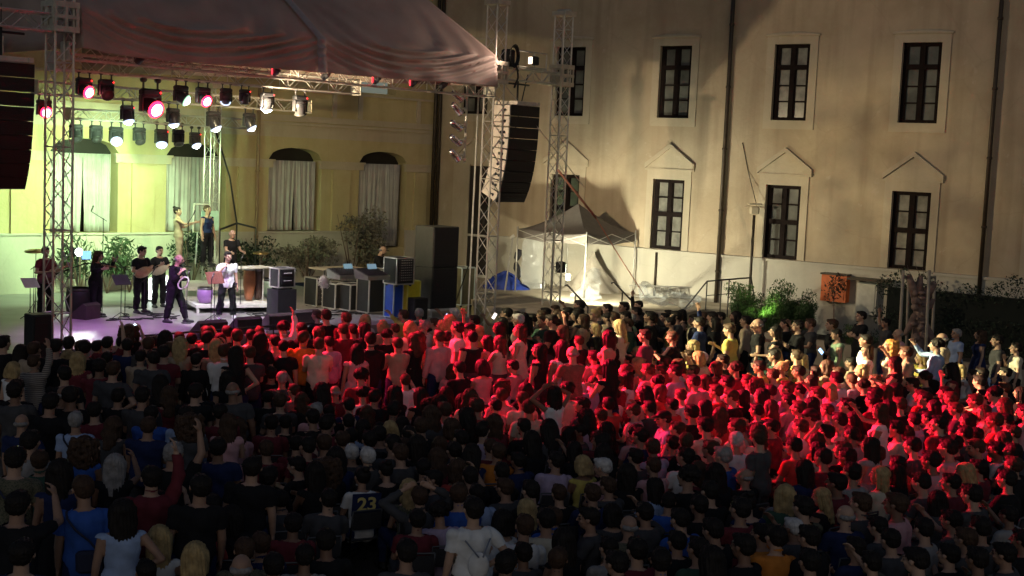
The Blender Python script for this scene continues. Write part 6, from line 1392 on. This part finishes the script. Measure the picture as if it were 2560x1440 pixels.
# ------------------------------------------------------------------ audience: head positions read from the photograph
TILES = {
'A': (0, 820, '''50 170 Ssk;100 420 SOw!T;200 250 Slk;465 340 Smq;660 480 Ssk;700 200 Ssk;800 200 Ssk;745 310 SOm;820 300 SLm;915 330 Ssk;895 210 Smd;985 170 Ssm;1035 200 Ssr!L;1140 170 Ssk;1290 40 Swk/f;1300 190 Ssn;1410 300 Sst!L;1500 320 Ssd;
1650 110 Slk;1550 155 Ssk;1460 170 Smd;1640 260 Ssm;1755 230 Smm;1800 115 Smr;1815 185 SLt;1915 130 Ssk;1910 275 Ssk;2055 50 Skm;2070 120 Ssk;2130 60 Smt/f;2115 190 SLt/f;2190 250 Smw;2250 65 Ssk;2370 100 Smr;2470 90 Ssr;2450 270 Smr;2350 270 Slk;2470 650 Sbd;260 650 Ssd;1020 400 Ssm;570 690 Sbk;240 970 Sbn;850 950 SgB;940 830 Ssm;1150 1000 Snd;1365 990 Smk;1515 880 Ssb;1720 690 Snm;1890 650 Ssk;1880 900 SsB;1990 940 Swd;2200 970 Snp;2260 860 Ssm;2330 1010 Tnp;300 1180 Ssk;1680 1270 Sgk;1390 440 Tmd;1080 430 Smd;2060 330 Ssk;2200 130 Slk;600 200 Ssk;360 230 Smt;150 620 Ssk;430 760 Ssk;760 700 Ssk;1400 700 Ssd;1620 560 Slk;2080 640 Ssk;2300 520 Slk;1150 700 Ssk'''),
'B': (640, 780, '''615 45 Smk;730 55 Ssk;885 75 Smm;1090 90 SOw;290 170 Scr;370 190 Smr;460 190 Ssk;190 310 Ssp!T;40 220 Smm;620 215 Snr@60;890 190 Smr;980 195 Ssm;1085 180 Slr;490 290 Smo!L;320 360 Ssk;735 320 Ssl!L;1145 290 Ssk;1010 400 Slp!D;1285 250 Sck;1385 180 Smt;1270 150 SOt;1570 290 Snk!D;1530 170 SLc;1690 150 Sgw;1790 125 Smt;1860 150 SOy;1935 100 SLc;1985 30 SWc;2010 170 Ssw@40;1850 270 Smp!L;1950 275 Ssm@-60;2110 190 Skt@60;2160 270 Ssk!T/n;2190 100 Ssk;2290 210 SLy;2370 170 Slp;2330 310 Slp!T;1515 40 Smy/f;1590 35 Sgd;2240 560 Top;2090 570 Tsk;1950 590 Tnp/o@-40;265 680 Tgd;390 800 Tmf;1060 660 Tcm;640 800 Tlm;810 830 Tbm;250 910 Tmd;1180 860 Tsk;1040 840 Tcr;1400 830 Tlk;1640 850 Tlk;520 1070 Tsk;650 990 Tgp;760 1020 Tsk;930 960 Tsn;1690 950 Tck;1740 1040 Tnd;1830 940 Tcr;1910 1000 Tmr;1920 830 Tlr;2070 900 Tlk;2210 860 Tnr;2230 960 Tmr;2470 740 Twr;2465 850 Tmr/o;2430 950 Tsr;
2330 1200 Tsl;2450 1120 Tnm;1480 1130 Tlk;1320 1200 TOd;1200 1280 Tsk;1020 1170 Tlk;1690 1190 Tmk;860 1310 Tmd;480 1330 Tsm;1090 1430 TWd;1470 1400 Tmk;2330 1400 Tmk;1780 1400 Tnd;60 300 Slk;560 330 Smr;1430 330 Smt;1630 270 Snr;2480 60 Sst/f;2540 110 Slt;2420 300 Snc;130 620 Tsk;520 880 Tnk;1500 700 Tmr;120 870 Tsk;60 1120 Tsk;330 1130 Tsk;660 1140 Tsm;1350 1000 Tsk;1120 1020 Tnk;900 1120 Tsk;1560 1260 Tsd;1000 1300 Tsk;700 1330 Tsk;2130 1060 Tlk/p;1900 1180 Tnr;2040 1290 Tsk'''),
'C': (1280, 780, '''75 90 SWc;80 200 Snc!D;150 110 Slc!D;215 80 Ssn;300 110 Sme@60;370 120 Scl!D;460 40 Snd;630 50 Sld;740 90 Snt;865 50 SUn/o@40;800 170 SOk;510 200 Snt;990 80 Skt/f;1080 150 SLc;1190 125 Sme/p;1240 80 Sgs;1410 90 Smk;1590 110 Suy/p!T;1720 80 Smd;1785 90 Smc!L;1880 120 Ssn;1300 60 Slk;2190 190 Smy/p;2330 100 Sst;2415 120 Slt;2505 145 SbkX;310 400 Slr!T;470 380 Slr;610 430 Sbx;870 470 Tsr;735 460 Tcr;520 560 Tsr;370 620 Tmr/e;90 560 Tsp;1180 500 Tsr;1285 410 TOy;1355 440 TWy;1420 460 Tmy;1310 530 TLt;1640 430 Tgy;1740 440 Tmy;1840 350 TOy;1830 470 TOc;1930 470 TWc;1550 520 Tmr;1500 590 Tmr;1735 530 Twr;1640 610 Tsr;2140 490 Tsk;2070 570 Tnr;2220 570 Tcm;1880 600 Tmr/o;1240 610 Tnr;1150 680 Tlr;1360 600 Tmr;890 600 Tmr;980 580 Slk;1440 690 Tcr/o;1960 700 Tnr;1850 710 Tsr;2080 810 Tmr;2450 720 Twr;2390 700 Tmr;560 800 Tcr;430 830 Slr!T/e;150 790 Tlk;40 890 Tmr;1010 850 Tcr;730 950 Tsr;980 930 Tsr;1370 830 Tlr/p;1600 950 Tsr/o;1830 1020 Tsr;1960 960 Tlr;2330 870 Tlk;2260 850 Tmr;2480 1000 Tsr;1560 1080 Tkk@60;770 1080 Tlr;910 1050 Tmr;150 1160 Tsk;460 1170 Tlk/p;240 1300 Tlk;720 1190 Tsr@70;1040 1210 Tlk;1200 1230 Tcr;1990 1150 Tsr;2230 1310 TWr;2400 1210 Tnr;1770 1200 Tmr;600 1260 Tlk;
20 40 Ssk;120 70 Sld;250 60 Smt;410 100 Ssk;540 70 Snd;690 60 Ssk;930 70 Smk;1040 60 Sld;1130 60 Ssk;1350 60 Ssk;1450 60 Ssd;1560 40 Ssk;1700 30 Slk;1820 80 Ssd;1930 60 Smk;2030 120 Slk;660 20 Ssk;800 20 Smd;1230 20 Ssk;440 -10 Smk;960 -20 Ssd;1140 -30 Ssk;750 -50 Ssk;1270 -60 Ssk;40 60 Slt;560 120 Slk;1500 70 Ssd;1650 60 Ssd;1990 60 Ssk;2080 60 Ssk;2250 60 Slk;580 20 Ssk;340 20 Ssd;680 300 Smk;1060 300 Ssk;930 250 Slt;1340 250 Ssd;1620 270 Smk;640 620 Tsr;250 560 Tmr;820 720 Tmr;1500 800 Tnr;1720 850 Tmr;2180 720 Tsr;2540 560 Tsy;2530 850 Tlr;200 980 Tmr;380 1000 Tsr;1240 1000 Tmr;1430 970 Tsk;2100 1050 Tnr;2250 1180 Tmr;1100 700 Tmr;1380 1250 Tsk;860 1320 Tsr;940 1330 Tlk;1650 1300 Tmr'''),
'D': (1920, 780, '''95 450 Tse;175 440 TOy;240 440 Tmy;370 480 TLc;150 570 TUy;690 230 Sss/p!D;655 145 Smk;930 55 SskR/c;300 150 Ssk/c;980 300 Ssw/h;1035 400 Snw!D;1180 345 SGc;860 515 Tst;610 555 Tnt/k;930 600 TOc;1310 230 Sbp;1690 345 ScB;1560 470 TOy;1470 595 Tgy;1755 280 Sbt;1885 230 SgB;2120 240 Swn;1950 590 TOw;2080 650 Tmw/f;2160 630 Tsk;2160 710 Tsk;2480 375 Ssc/n;370 610 Tsr;1775 590 Tlr;1870 580 Tlr;760 630 Tmr;720 680 Tsr;450 690 Tlr;200 770 Tmr;340 790 Tsr;640 800 TOr;70 810 Tsr;985 750 Tcr;1100 700 Tmr;1200 820 Tnr;1590 670 Tcr;1480 730 Tsr;1390 800 Tlk;1620 880 Tsr;1780 830 Tsr/u;1960 980 Tmr;210 900 Tsr;620 1000 Tmr;820 950 Tsr;1070 900 Tsr;1350 940 Tmr;1230 970 Tlr;480 1070 Tkr;1490 1090 Tsr;2190 850 Tsr;2290 830 Tcr;2430 790 Tmr;2510 810 Tlr;2380 960 Tnr;2500 990 Tsr;2200 1000 Tnr;1080 1000 Snr!D;620 1220 Tsr/e;150 1170 Tsr;500 1320 Tnr;2190 1260 Tsr;2470 1230 Tmr;1830 1370 Tsr;800 1400 Tmk;1320 1180 Tsr;
40 200 Slk;180 130 Ssk;430 130 Smd;1180 120 Ssd;1000 480 Tsy;1280 520 Slk;1400 420 Smt;2300 300 Ssd;2400 620 Tsk;530 620 Tsy;840 680 Tmr;80 640 Tmr;540 830 Tmr;1120 830 Tsr;1520 850 Tmr;1720 950 Tlr;1860 870 Tmr;2100 900 Tmr;60 960 Tnr;340 980 Tmr;480 940 Tlr;720 1100 Tsr;900 1080 Tlk;1200 1120 Tmr;1640 1070 Tsk;1800 1130 SskT;2050 1100 Tlr;2300 1100 Tmr;2420 1090 Tsr;340 1180 Tmr;900 1230 Tsk;1500 1250 Tnr;1650 1200 Tmr;2000 1230 Tsr;2330 1260 Tnk;300 1360 Tsr;1050 1370 Slk;2080 1350 Tmr;2350 1390 Tsr'''),
'E': (0, 1080, '''430 290 Sme;775 160 Swb;1070 350 Sik;900 600 Smb;1270 850 Slk!T/h;1680 270 Sgk;2200 180 Ssk;1590 1090 TLw;1980 940 Tsr;2010 1270 TLk;2500 1210 Tmk;2400 1400 Tbk;700 650 TOd;80 300 Ssk;620 420 Sln;1500 480 Ssk;1900 560 Ssk;2350 420 Ssk;120 760 Ssk;2300 820 Tlk;1700 760 Tsk;2080 800 Tsk;150 1250 Ssk;1400 1400 Tsd'''),
'F': (640, 1080, '''480 350 Tsk/p@50;840 130 Tmd;500 150 Tsm;220 190 Tmk;790 340 Twk;1100 260 TWd;1330 350 Tuk!T;1030 470 TuwJ;1470 200 Tmk;1640 370 Tsk;1760 230 Tnm;1820 500 Tsd@70;1530 590 TLk;2190 470 Tsk;2060 640 Tmb;1870 780 Tcl;1770 700 Tmd/e;2170 800 SswW/h;2440 930 Tow;2500 620 Tmd;2350 200 Tmo;1460 1240 Tsd;700 1150 Tsk;1200 90 Tsk;100 480 Tsk;630 400 Tlk/k;60 1180 Tmk;300 700 Tsk;650 700 Tsk;950 250 Tlk;1250 130 Tsk;1700 120 Tlk;1950 200 Tsm;2130 220 Tlk;2030 380 Tnr;2400 430 Tsk;2300 640 Tsk;350 950 Tsk;160 1350 Tsd;1600 900 Tsk;520 1250 Tsk;2470 1350 Tsk'''),
'G': (1280, 1080, '''420 300 Tsl;700 350 TOyY;920 360 TWp;1050 550 Tmk;1210 470 Tlk;470 650 Tmk;820 640 Tmk;180 590 Tsk;180 780 TLn;360 900 Tsc;530 900 Tmb;720 860 Tsk@60;1060 850 Tod;1110 960 TbxC;1400 340 Tmr;1210 280 Tsk;1750 290 Tsr;1880 390 Tnm;2080 420 Tvk;2160 240 Tgb;2470 90 Smd;2360 450 Tbk;1540 720 Tsb;1730 900 Tsb;2290 800 Tsm;2450 730 Tuk!T;1300 1250 Tsk;1470 1290 Tsb;1850 1210 Tsk;40 960 Tmw;1700 470 Tck;2530 1050 Tso;60 300 Tsk;600 200 Tlk;880 130 Tsk;1000 200 Tlk;1560 150 Tmr;1640 180 Tsk;1950 180 Tmk;2000 620 Tsk;1400 560 Tlk;1900 760 Tsk;650 1100 Tlk;900 1200 Tsk;2100 1000 Tsk;2350 1180 Tsk;1650 1130 Tsk;130 1250 Tsk;430 1300 Tmd;1100 1350 Tsk;2050 1300 Tlk;1330 820 Tsd'''),
'H': (1920, 1080, '''130 660 TLk;520 650 TLk;700 540 Tsm;770 860 Tbn;280 980 TWd;50 1090 Tso;960 750 Tmd;1080 420 TLr;1240 430 Tlk;1330 740 Tmp;1600 520 Tsk;1880 520 Tsm;1960 400 TLm;2140 380 Tsm;2520 340 Tmr;1390 350 Tsr;680 280 Tsr;800 290 Tsr;500 180 Tlr;1710 300 Tsr;2130 1120 Tmd;2250 1010 Tsd;2150 1300 Tsk;2330 1200 Tsd;380 400 Tlk;900 420 Tsk;300 620 Tsk;1500 150 Tsr;1150 250 Tmk;2050 180 Tsk;2300 200 Tsr;2420 500 Tsk;1750 700 Tlk;2100 640 Tsd;400 800 Tsk;1100 960 Tsk;560 1080 Tsk;850 1200 Tsk;1300 1100 Tsd;1600 1000 Tsk;1900 900 Tsd;2450 850 Tsk;1500 1300 Tsk;1850 1250 Tsk;1150 1330 Tsk;450 1330 Tsk;2480 1100 Tsk'''),
}
ARMC = {'c': 'cross', 'p': 'phone', 'f': 'film', 'u': 'up', 'h': 'hip', 'k': 'clap', 'e': 'head', 'n': 'chin', 'o': 'out'}
HAND = {  # head pixel -> hand-written label of people one can pick out at once
 (1171,1280): 'person in loose white blouse with a drawstring pack standing among seated people', (897,1197): 'person in white and navy jersey with yellow number on a chair', (225,1230): 'person in royal blue shirt with dark shoulder bag',
 (107,1152): 'tall person in dark slate shirt and trousers at far left', (1906,816): 'bald person in black shirt and teal shorts standing sideways', (1455,1167): 'person in olive yellow shirt with blonde bob', (1557,1320): 'bald person looking down in camouflage shirt',
 (2092,837): 'standing person in sage green dress holding a blue glowing phone', (2215,866): 'standing person with golden curls in cream top', (2391,837): 'grey haired person in pale blue shirt standing near the hedge', (2540,873): 'person in cream top and teal trousers with hand at chin',
 (1370,1305): 'person in pale cream shirt leaning forward in the last rows', (317,1157): None, (762,852): 'person in orange long sleeved shirt below the mixing table', (824,860): 'person in lilac long sleeved shirt right of the orange shirt', (1102,847): 'person in pink long sleeved shirt below the speaker stack',
 (1496,792): 'blonde bun person leaning over a child in the front rows', (1480,822): 'blonde child in black in front of the leaning person', (2190,1047): None, (322,830): 'person holding up a phone before the violet deck', (1300,830): 'person in cream dress below the right towers', (1800,1185): 'person with very long straight hair and dark top in lower rows',
 (116,905): 'person in striped grey shirt at the foot of the left tower', (267,1167): 'person with long grey hair at left', (352,895): 'person in tan long sleeved shirt at left', (1018,1227): None, (312,1292): 'person in black vest top with hand on hip at lower left', (2432,898): None, (2365,987): 'person in red light stretching one arm straight up', (1387,987): 'person bending arms over the head in red light', (397,1352): 'blonde person in grey white top at the bottom edge'}
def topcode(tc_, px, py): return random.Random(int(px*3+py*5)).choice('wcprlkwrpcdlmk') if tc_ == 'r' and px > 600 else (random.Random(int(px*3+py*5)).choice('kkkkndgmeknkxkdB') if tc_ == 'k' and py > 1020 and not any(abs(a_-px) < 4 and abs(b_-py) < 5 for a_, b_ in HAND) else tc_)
entries = []
for tk_, (ox, oy, data) in TILES.items():
    for tok in data.replace('\n', '').split(';'):
        if not tok.strip(): continue
        a = tok.split(); entries.append((ox+int(a[0])/4, oy+int(a[1])/4, a[2]))
P_LIST = []
rndc = random.Random(42)
for px, py, code in entries:
    std = code[0] == 'S'; hz = (1.63 if std else 1.18)
    sc = rndc.uniform(.97, 1.14); p = atZ(px, py, hz*sc); P_LIST.append([px, py, code, p.x, p.y, sc, std])
# keep bodies from standing inside one another
XY = np.array([[q[3], q[4]] for q in P_LIST])
for it in range(60):
    d = XY[:, None, :]-XY[None, :, :]; dist = np.sqrt((d**2).sum(-1))+np.eye(len(XY))*9
    push = np.where(dist < .50, (.50-dist)*.5, 0)[..., None]*d/(dist[..., None]+1e-6)
    mv = push.sum(1)*.5; mv[:, 0] *= .6; XY += mv
    for i in range(len(XY)):                         # nobody inside the stage front or terrace
        loc_ = V((XY[i, 0], XY[i, 1], 0))-PL0; k_, d_ = loc_.dot(E1), loc_.dot(E2)
        if k_ < 13.6 and d_ > -.75: XY[i] -= np.array([E2.x, E2.y])*(d_+.75)
        if k_ >= 13.6 and XY[i, 0] < 6 and XY[i, 1] > 38.6: XY[i, 1] = 38.6
for q, xy in zip(P_LIST, XY): q[3], q[4] = xy
P_LIST.sort(key=lambda q: q[4])
COLS = [(230, 'under left tower'), (470, 'below violet deck'), (760, 'below floor monitors'), (1000, 'below mixing table'), (1180, 'below tall speaker stack'), (1420, 'below the right towers'), (1700, 'below canopy tent'), (1960, 'below terrace railing'), (2180, 'below orange cabinet'), (2380, 'below pollarded tree'), (9999, 'below dark hedge')]
def rowname(y): return 'last rows' if y < 15 else 'lower rows' if y < 19 else 'middle rows' if y < 23 else 'upper rows' if y < 28 else 'front rows'
def inred(px, y): return 'r'
NIND = 288
IND, REST = P_LIST[:NIND], P_LIST[NIND:]
descs = []
for q in IND:
    px, py, code = q[:3]; hc_, tc_ = code[1], code[2]
    c_ = [n for lim, n in COLS if px < lim][0]; base = ('standing' if q[6] else 'seated')
    if tc_ == 'r' and px > 600: ct = 'red lit top' if topcode(tc_, px, py) in 'wcprl' else 'dark top'
    else: ct = CM[topcode(tc_, px, py)][0]+(' dress' if '!D' in code else ' top')
    descs.append((f"{base}, {HTXT[hc_]}, {ct}, {rowname(q[4])} {c_}", px))
from collections import defaultdict
grp = defaultdict(list)
for i, (t_, px) in enumerate(descs): grp[t_].append((px, i))
ORD = ['first', 'second', 'third', 'fourth', 'fifth', 'sixth', 'seventh', 'eighth', 'ninth', 'tenth', 'eleventh', 'twelfth']
LAB = {}
for t_, l_ in grp.items():
    l_.sort()
    for n_, (px, i) in enumerate(l_): LAB[i] = t_ if len(l_) == 1 else t_+f', {ORD[min(n_, 11)]} from left'
def attrs(code, std, hc_, rn):
    fem = hc_ in FEM; kind = 'shirt'
    if '!' in code: kind = {'T': 'tank_top', 'D': 'dress', 'L': 'long_shirt', 'S': 'shirt'}[code[code.index('!')+1]]
    elif fem: kind = rn.choice(['tank_top', 'shirt', 'tank_top', 'shirt', 'dress' if std else 'shirt'])
    elif rn.random() < .12: kind = 'long_shirt'
    arm = ARMC[code[code.index('/')+1]] if '/' in code else None
    off = float(code.split('@')[1].split('!')[0].split('/')[0]) if '@' in code else 0
    return fem, kind, arm, off
def fig_for(std, fem, arm, rn):
    yaw = rn.choice([-28, 0, 0, 22]); pit = rn.choice([0, 0, 10])
    if arm: ar, al = arm, ('down' if std else 'lap')
    else:
        r_ = rn.random()
        if std: ar, al = ('down', 'down') if r_ < .45 else ('cross', 'cross') if r_ < .65 else ('clap', 'clap') if r_ < .8 else ('hip', 'down') if r_ < .88 else ('up', 'down') if r_ < .92 else ('film', 'fore')
        else: ar, al = ('lap', 'lap') if r_ < .62 else ('clap', 'clap') if r_ < .8 else ('chin', 'lap') if r_ < .92 else ('film', 'lap')
        if r_ > .45: yaw, pit = 0, 5
    if arm: yaw, pit = (0, 12 if arm == 'phone' else 0)
    if arm in ('clap', 'cross'): al = arm
    if arm == 'head': al = 'head'
    return fig(not std, ar, al, fem, yaw, pit, 4 if not std else 0)
TSK = [CMAT[c] for c in 'knddkn']
# chair used under the nearer sitters
M_CHF = mat('chair_frame', (.10, .10, .10), .4, .5); M_CHS = mat('chair_shell', (.05, .05, .055), .5)
m = MB()
for s in (-.21, .21):
    m.path([(s, -.24, .0), (s, -.20, .44), (s, -.27, .84)], .013, 6); m.path([(s, .22, 0), (s, .17, .43), (s, -.20, .44)], .013, 6)
m.tube((-.21, -.27, .84), (.21, -.27, .84), .013, 6); CH_F = m.mesh('folding_chair', [M_CHF])
m = MB(); m.bbox((0, -.01, .425), (.42, .40, .025), None, .01); CH_S = m.mesh('chair_seat', [M_CHS])
m = MB(); rows = [[V((-.2+.4*i/6, -.235-.04*j/3-.02*math.sin(i/6*math.pi), .58+.24*j/3)) for i in range(7)] for j in range(4)]; m.grid(rows); m.grid([[p-V((0, .02, 0)) for p in r] for r in rows]); CH_B = m.mesh('chair_backrest', [M_CHS])
PH = []
for i, q in enumerate(IND):
    px, py, code, x, y, sc, std = q; hc_, tc_ = code[1], code[2]; rn = random.Random(int(px*7+py*13)); fem, kind, arm, off = attrs(code, std, hc_, rn)
    fg_ = fig_for(std, fem, arm, rn); z = 0
    loc_ = (x, y, z); fa = facing((x, y, 0), STC)+R(rn.gauss(0, 9)+off)
    key = (int(px), int(py)); lab = next((v for k__, v in HAND.items() if abs(k__[0]-px) < 4 and abs(k__[1]-py) < 5 and v), LAB[i])
    tcc = topcode(tc_, px, py); bottom = None if kind == 'dress' else ('trousers' if rn.random() < .7 else ('shorts' if not fem else 'skirt')); bm_ = rn.choice(TSK)
    if 'X' in code: bottom, bm_ = 'shorts', CMAT['a']
    if tc_ == 'c' and '/n' in code: bottom, bm_ = 'trousers', CMAT['a']
    child_sc = .62 if key == (1480, 822) else sc
    wide = 1.26 if tc_ in 'ke' and std and y < 20 else rn.uniform(1.12, 1.24)
    if key == (1480, 822): loc_ = (x, y, .35)
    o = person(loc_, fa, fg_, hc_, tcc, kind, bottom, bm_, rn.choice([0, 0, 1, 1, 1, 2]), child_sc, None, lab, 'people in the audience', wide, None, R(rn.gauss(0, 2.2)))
    q.append(o); q.append(fg_)
    if not std and y < 21:
        c = bpy.data.objects.new('folding_chair', CH_F); COL.objects.link(c); Mc = Matrix.Translation((x, y, 0)) @ Matrix.Rotation(fa-math.pi/2, 4, 'Z'); c.matrix_basis = Mc; WM[c.name] = Mc
        child('seat', CH_S, c); child('backrest', CH_B, c)
        base_l = LAB[i].replace('seated, ', '')
        cl = 'chair under '+base_l
        tag(c, cl if len(cl.split()) <= 16 else cl.replace(' from left', ''), 'chair', 'folding chairs under the seated audience')
# the farthest people, past the three hundred that show largest, as one mass
def lowres(me, ratio):
    ob = bpy.data.objects.new('t', me); COL.objects.link(ob); md = ob.modifiers.new('d', 'DECIMATE'); md.ratio = ratio
    dg = bpy.context.evaluated_depsgraph_get(); r_ = bpy.data.meshes.new_from_object(ob.evaluated_get(dg)); bpy.data.objects.remove(ob); return r_
LRC = {}
def lr(me, ratio=.16):
    if me.name not in LRC:
        r_ = lowres(me, ratio); n = len(r_.vertices); co = np.empty(n*3, 'f'); r_.vertices.foreach_get('co', co); LRC[me.name] = (co.reshape(-1, 3).astype(float), [tuple(p.vertices) for p in r_.polygons], [p.material_index for p in r_.polygons])
    return LRC[me.name]
cmats = []; cv, cf, cmi = [], [], []; off_v = 0
def mslot(m_):
    if m_ not in cmats: cmats.append(m_)
    return cmats.index(m_)
def addpart(me, M, mats_):
    global off_v
    co, fs, mi = lr(me); A = np.array(M); w_ = co @ A[:3, :3].T+A[:3, 3]; cv.append(w_); cf.extend([tuple(i+off_v for i in f) for f in fs]); cmi.extend([mslot(mats_[min(k_, len(mats_)-1)]) for k_ in mi]); off_v += len(w_)
for q in REST:
    px, py, code, x, y, sc, std = q[:7]; hc_, tc_ = code[1], code[2]; rn = random.Random(int(px*7+py*13)); fem, kind, arm, off = attrs(code, std, hc_, rn)
    fg_ = fig_for(std, fem, arm, rn); z = 0
    fa = facing((x, y, 0), STC)+R(rn.gauss(0, 9)+off); M = Matrix.Translation((x, y, z)) @ Matrix.Rotation(fa-math.pi/2, 4, 'Z') @ Matrix.Diagonal((sc*1.17, sc*1.17, sc, 1))
    addpart(fg_.body, M, [M_SKINS[rn.choice([0, 0, 1])], M_EYE, M_LIP]); st_, hcol = HC[hc_]; addpart(hair(st_), M @ fg_.head, [HMAT[hcol]])
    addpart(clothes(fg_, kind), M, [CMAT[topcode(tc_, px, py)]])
    if kind != 'dress': addpart(clothes(fg_, 'trousers'), M, [CMAT['a'] if 'X' in code else rn.choice(TSK)])
    addpart(clothes(fg_, 'shoes'), M, [M_SHOE])
if REST:
    V_ = np.concatenate(cv); me = bpy.data.meshes.new('crowd'); me.from_pydata(V_.tolist(), [], cf)
    for m_ in cmats: me.materials.append(m_)
    me.polygons.foreach_set('material_index', cmi); me.polygons.foreach_set('use_smooth', [True]*len(cf)); me.update()
    tag(put('crowd', me), 'farthest standing listeners massed below the stage front and terrace', kind='stuff')
print('people', len(P_LIST), 'rest', len(REST), 'nearest rest Y', REST[0][4] if REST else None, 'figs', len(FIGS))

# ------------------------------------------------------------------ phones, bags, jersey number
def near(px, py): return min((q for q in IND if len(q) > 8), key=lambda q: abs(q[0]-px)+abs(q[1]-py))
for px, py, w_, lb, col, es in ((760, 1168, 0, 'cyan glowing phone held low among the lower rows at left', (.35, .95, 1), 3.0), (1172, 1045, 0, 'white glowing phone in the middle rows below the speaker stack', (.85, .92, 1), 2.6),
    (1395, 1072, 0, 'bright white phone tilted below the canopy tent, lower one of two', (.85, .95, 1), 3.2), (1622, 988, 0, 'bright white phone held before the red lit listeners below the canopy tent', (.9, .97, 1), 3.2)):
    q = near(px, py); phone(q[7], q[8], w_, lb, col=col, es=es)
def loose_phone(px, py, Y, label, col, es, rz=0, tilt=.5):
    p = atY(px, py, Y); e = empty('phone', p, label, 'phone', 'glowing phones held in the crowd', rz=rz); M3 = Matrix.Rotation(tilt, 3, 'Y')
    m = MB(); m.bbox((0, 0, 0), (.085, .010, .165), M3, .004); child('case', m.mesh('phone_case', [M_BLACK]), e); m = MB(); m.box(M3 @ V((0, -.0065, 0)), (.078, .003, .155), M3); child('display', m.mesh('phone_display', [mat('phone_glow_%d%d' % (int(es*10), int(col[0]*10)), (.8, .9, 1), .3, var=0, emit=col, es=es)]), e)
loose_phone(2052, 878, 30.0, 'blue glowing phone held out by the person in the sage green dress', (.25, .55, 1), 2.4, .5, -.8)
loose_phone(336, 817, 27.6, 'small lit phone raised before the violet deck', (.8, .9, 1), 1.6)
loose_phone(1116, 792, 31.8, 'small pale blue phone raised before the yellow box', (.35, .65, 1), 1.5)
loose_phone(1236, 790, 32.4, 'tiny lit phone raised beside the right stage tower', (1, .85, .8), 1.6)
# jersey number
q = near(897, 1197); o = q[7]; fg_ = q[8]
cu = bpy.data.curves.new('jersey_number', 'FONT'); cu.body = '23'; cu.size = .25; cu.align_x = 'CENTER'; cu.align_y = 'CENTER'; cu.extrude = .004; cu.offset = .006
cu.materials.append(mat('number_yellow', (.75, .62, .22), .8))
po = fg_.T(.40, 0, -.168); Mn = Matrix.Translation(Vector(po)) @ Matrix.Rotation(math.pi, 4, 'Z') @ Matrix.Rotation(math.pi/2-.05, 4, 'X') @ Matrix.Rotation(math.pi, 4, 'Y')
Mn = Matrix.Translation(Vector(po)) @ Matrix.Rotation(R(90), 4, 'X')
co_ = bpy.data.objects.new('jersey_number', cu); COL.objects.link(co_)
nm_ = bpy.data.meshes.new_from_object(co_.evaluated_get(bpy.context.evaluated_depsgraph_get())); bpy.data.objects.remove(co_)
shirt_ = [c for c in o.children if c.name.startswith('shirt') or c.name.startswith('tank')][0]
child('jersey_number', nm_, shirt_, Mn)
m = MB(); m.bbox((0, 0, -.012), (.36, .30, .02), None, .006); child('back_panel', m.mesh('back_panel', [CMAT['n']]), shirt_, Mn)
def bag(px, py, label, col=(.02, .025, .06), size=(.30, .10, .24), strap=True, low=.02):
    q = near(px, py); o = q[7]; fg_ = q[8]; M = WM[o.name]; T = fg_.T
    e = empty('shoulder_bag', M @ Vector(T(low+.1, .05, -.2)), label, 'bag', 'bags worn over the shoulder'); mt = mat('bag_cloth_%d' % int(col[0]*1000), col, .8, bump=.2)
    m = MB(); m.bbox(M @ Vector(T(low+.08, .06, -.20)), size, M.to_3x3().normalized() if hasattr(M.to_3x3(), 'normalized') else M.to_3x3(), .03); m.obj('pouch', mt, e)
    if strap:
        pts = [M @ Vector(T(h, x, y)) for h, x, y in ((.16, .14, -.19), (.28, .06, -.165), (.40, -.05, -.175), (.49, -.12, -.12), (.535, -.135, -.03), (.50, -.13, .07), (.36, -.05, .16), (.2, .08, .15), (.1, .16, .02))]
        m = MB(); m.path(pts, .014, 5); m.obj('strap', mt, e)
bag(225, 1230, 'dark shoulder bag on the back of the person in royal blue')
bag(212, 1055, 'dark strap bag on the person in light blue shirt at left', (.015, .02, .04), (.2, .08, .16))
bag(470, 1045, 'dark strap bag on the light blue shirt left of centre', (.016, .018, .03), (.2, .08, .16))

for px, py, lb in ((1187, 857, 'small dark strap bag on a person in the upper rows below the speaker stack'), (695, 860, 'dark cross strap bag on the pink top below the floor monitors'), (1205, 975, 'dark strap bag among the red lit rows'), (60, 1155, 'dark strap bag at the far left of the lower rows'), (890, 882, 'pale strap bag on the pink dress below the mixing table')):
    bag(px, py, lb, (.02, .02, .022) if 'pale' not in lb else (.5, .42, .36), (.2, .07, .15))

q = near(1182, 1280); T_ = q[8].T; M = WM[q[7].name]; e = empty('drawstring_pack', M @ Vector(T_(.25, 0, -.2)), 'white drawstring pack on the back of the person in the loose white blouse', 'bag', 'bags worn over the shoulder')
m = MB(); m.ell(M @ Vector(T_(.20, 0, -.165)), (.12, .055, .15), None, 14, 10); m.obj('pouch', CMAT['w'], e)
m = MB(); [m.path([M @ Vector(T_(.46, s*.12, -.125)), M @ Vector(T_(.38, s*.07, -.165)), M @ Vector(T_(.30, s*.02, -.21))], .009, 5) for s in (-1, 1)]; m.obj('strap', mat('grey_cord', (.2, .22, .28), .8), e)
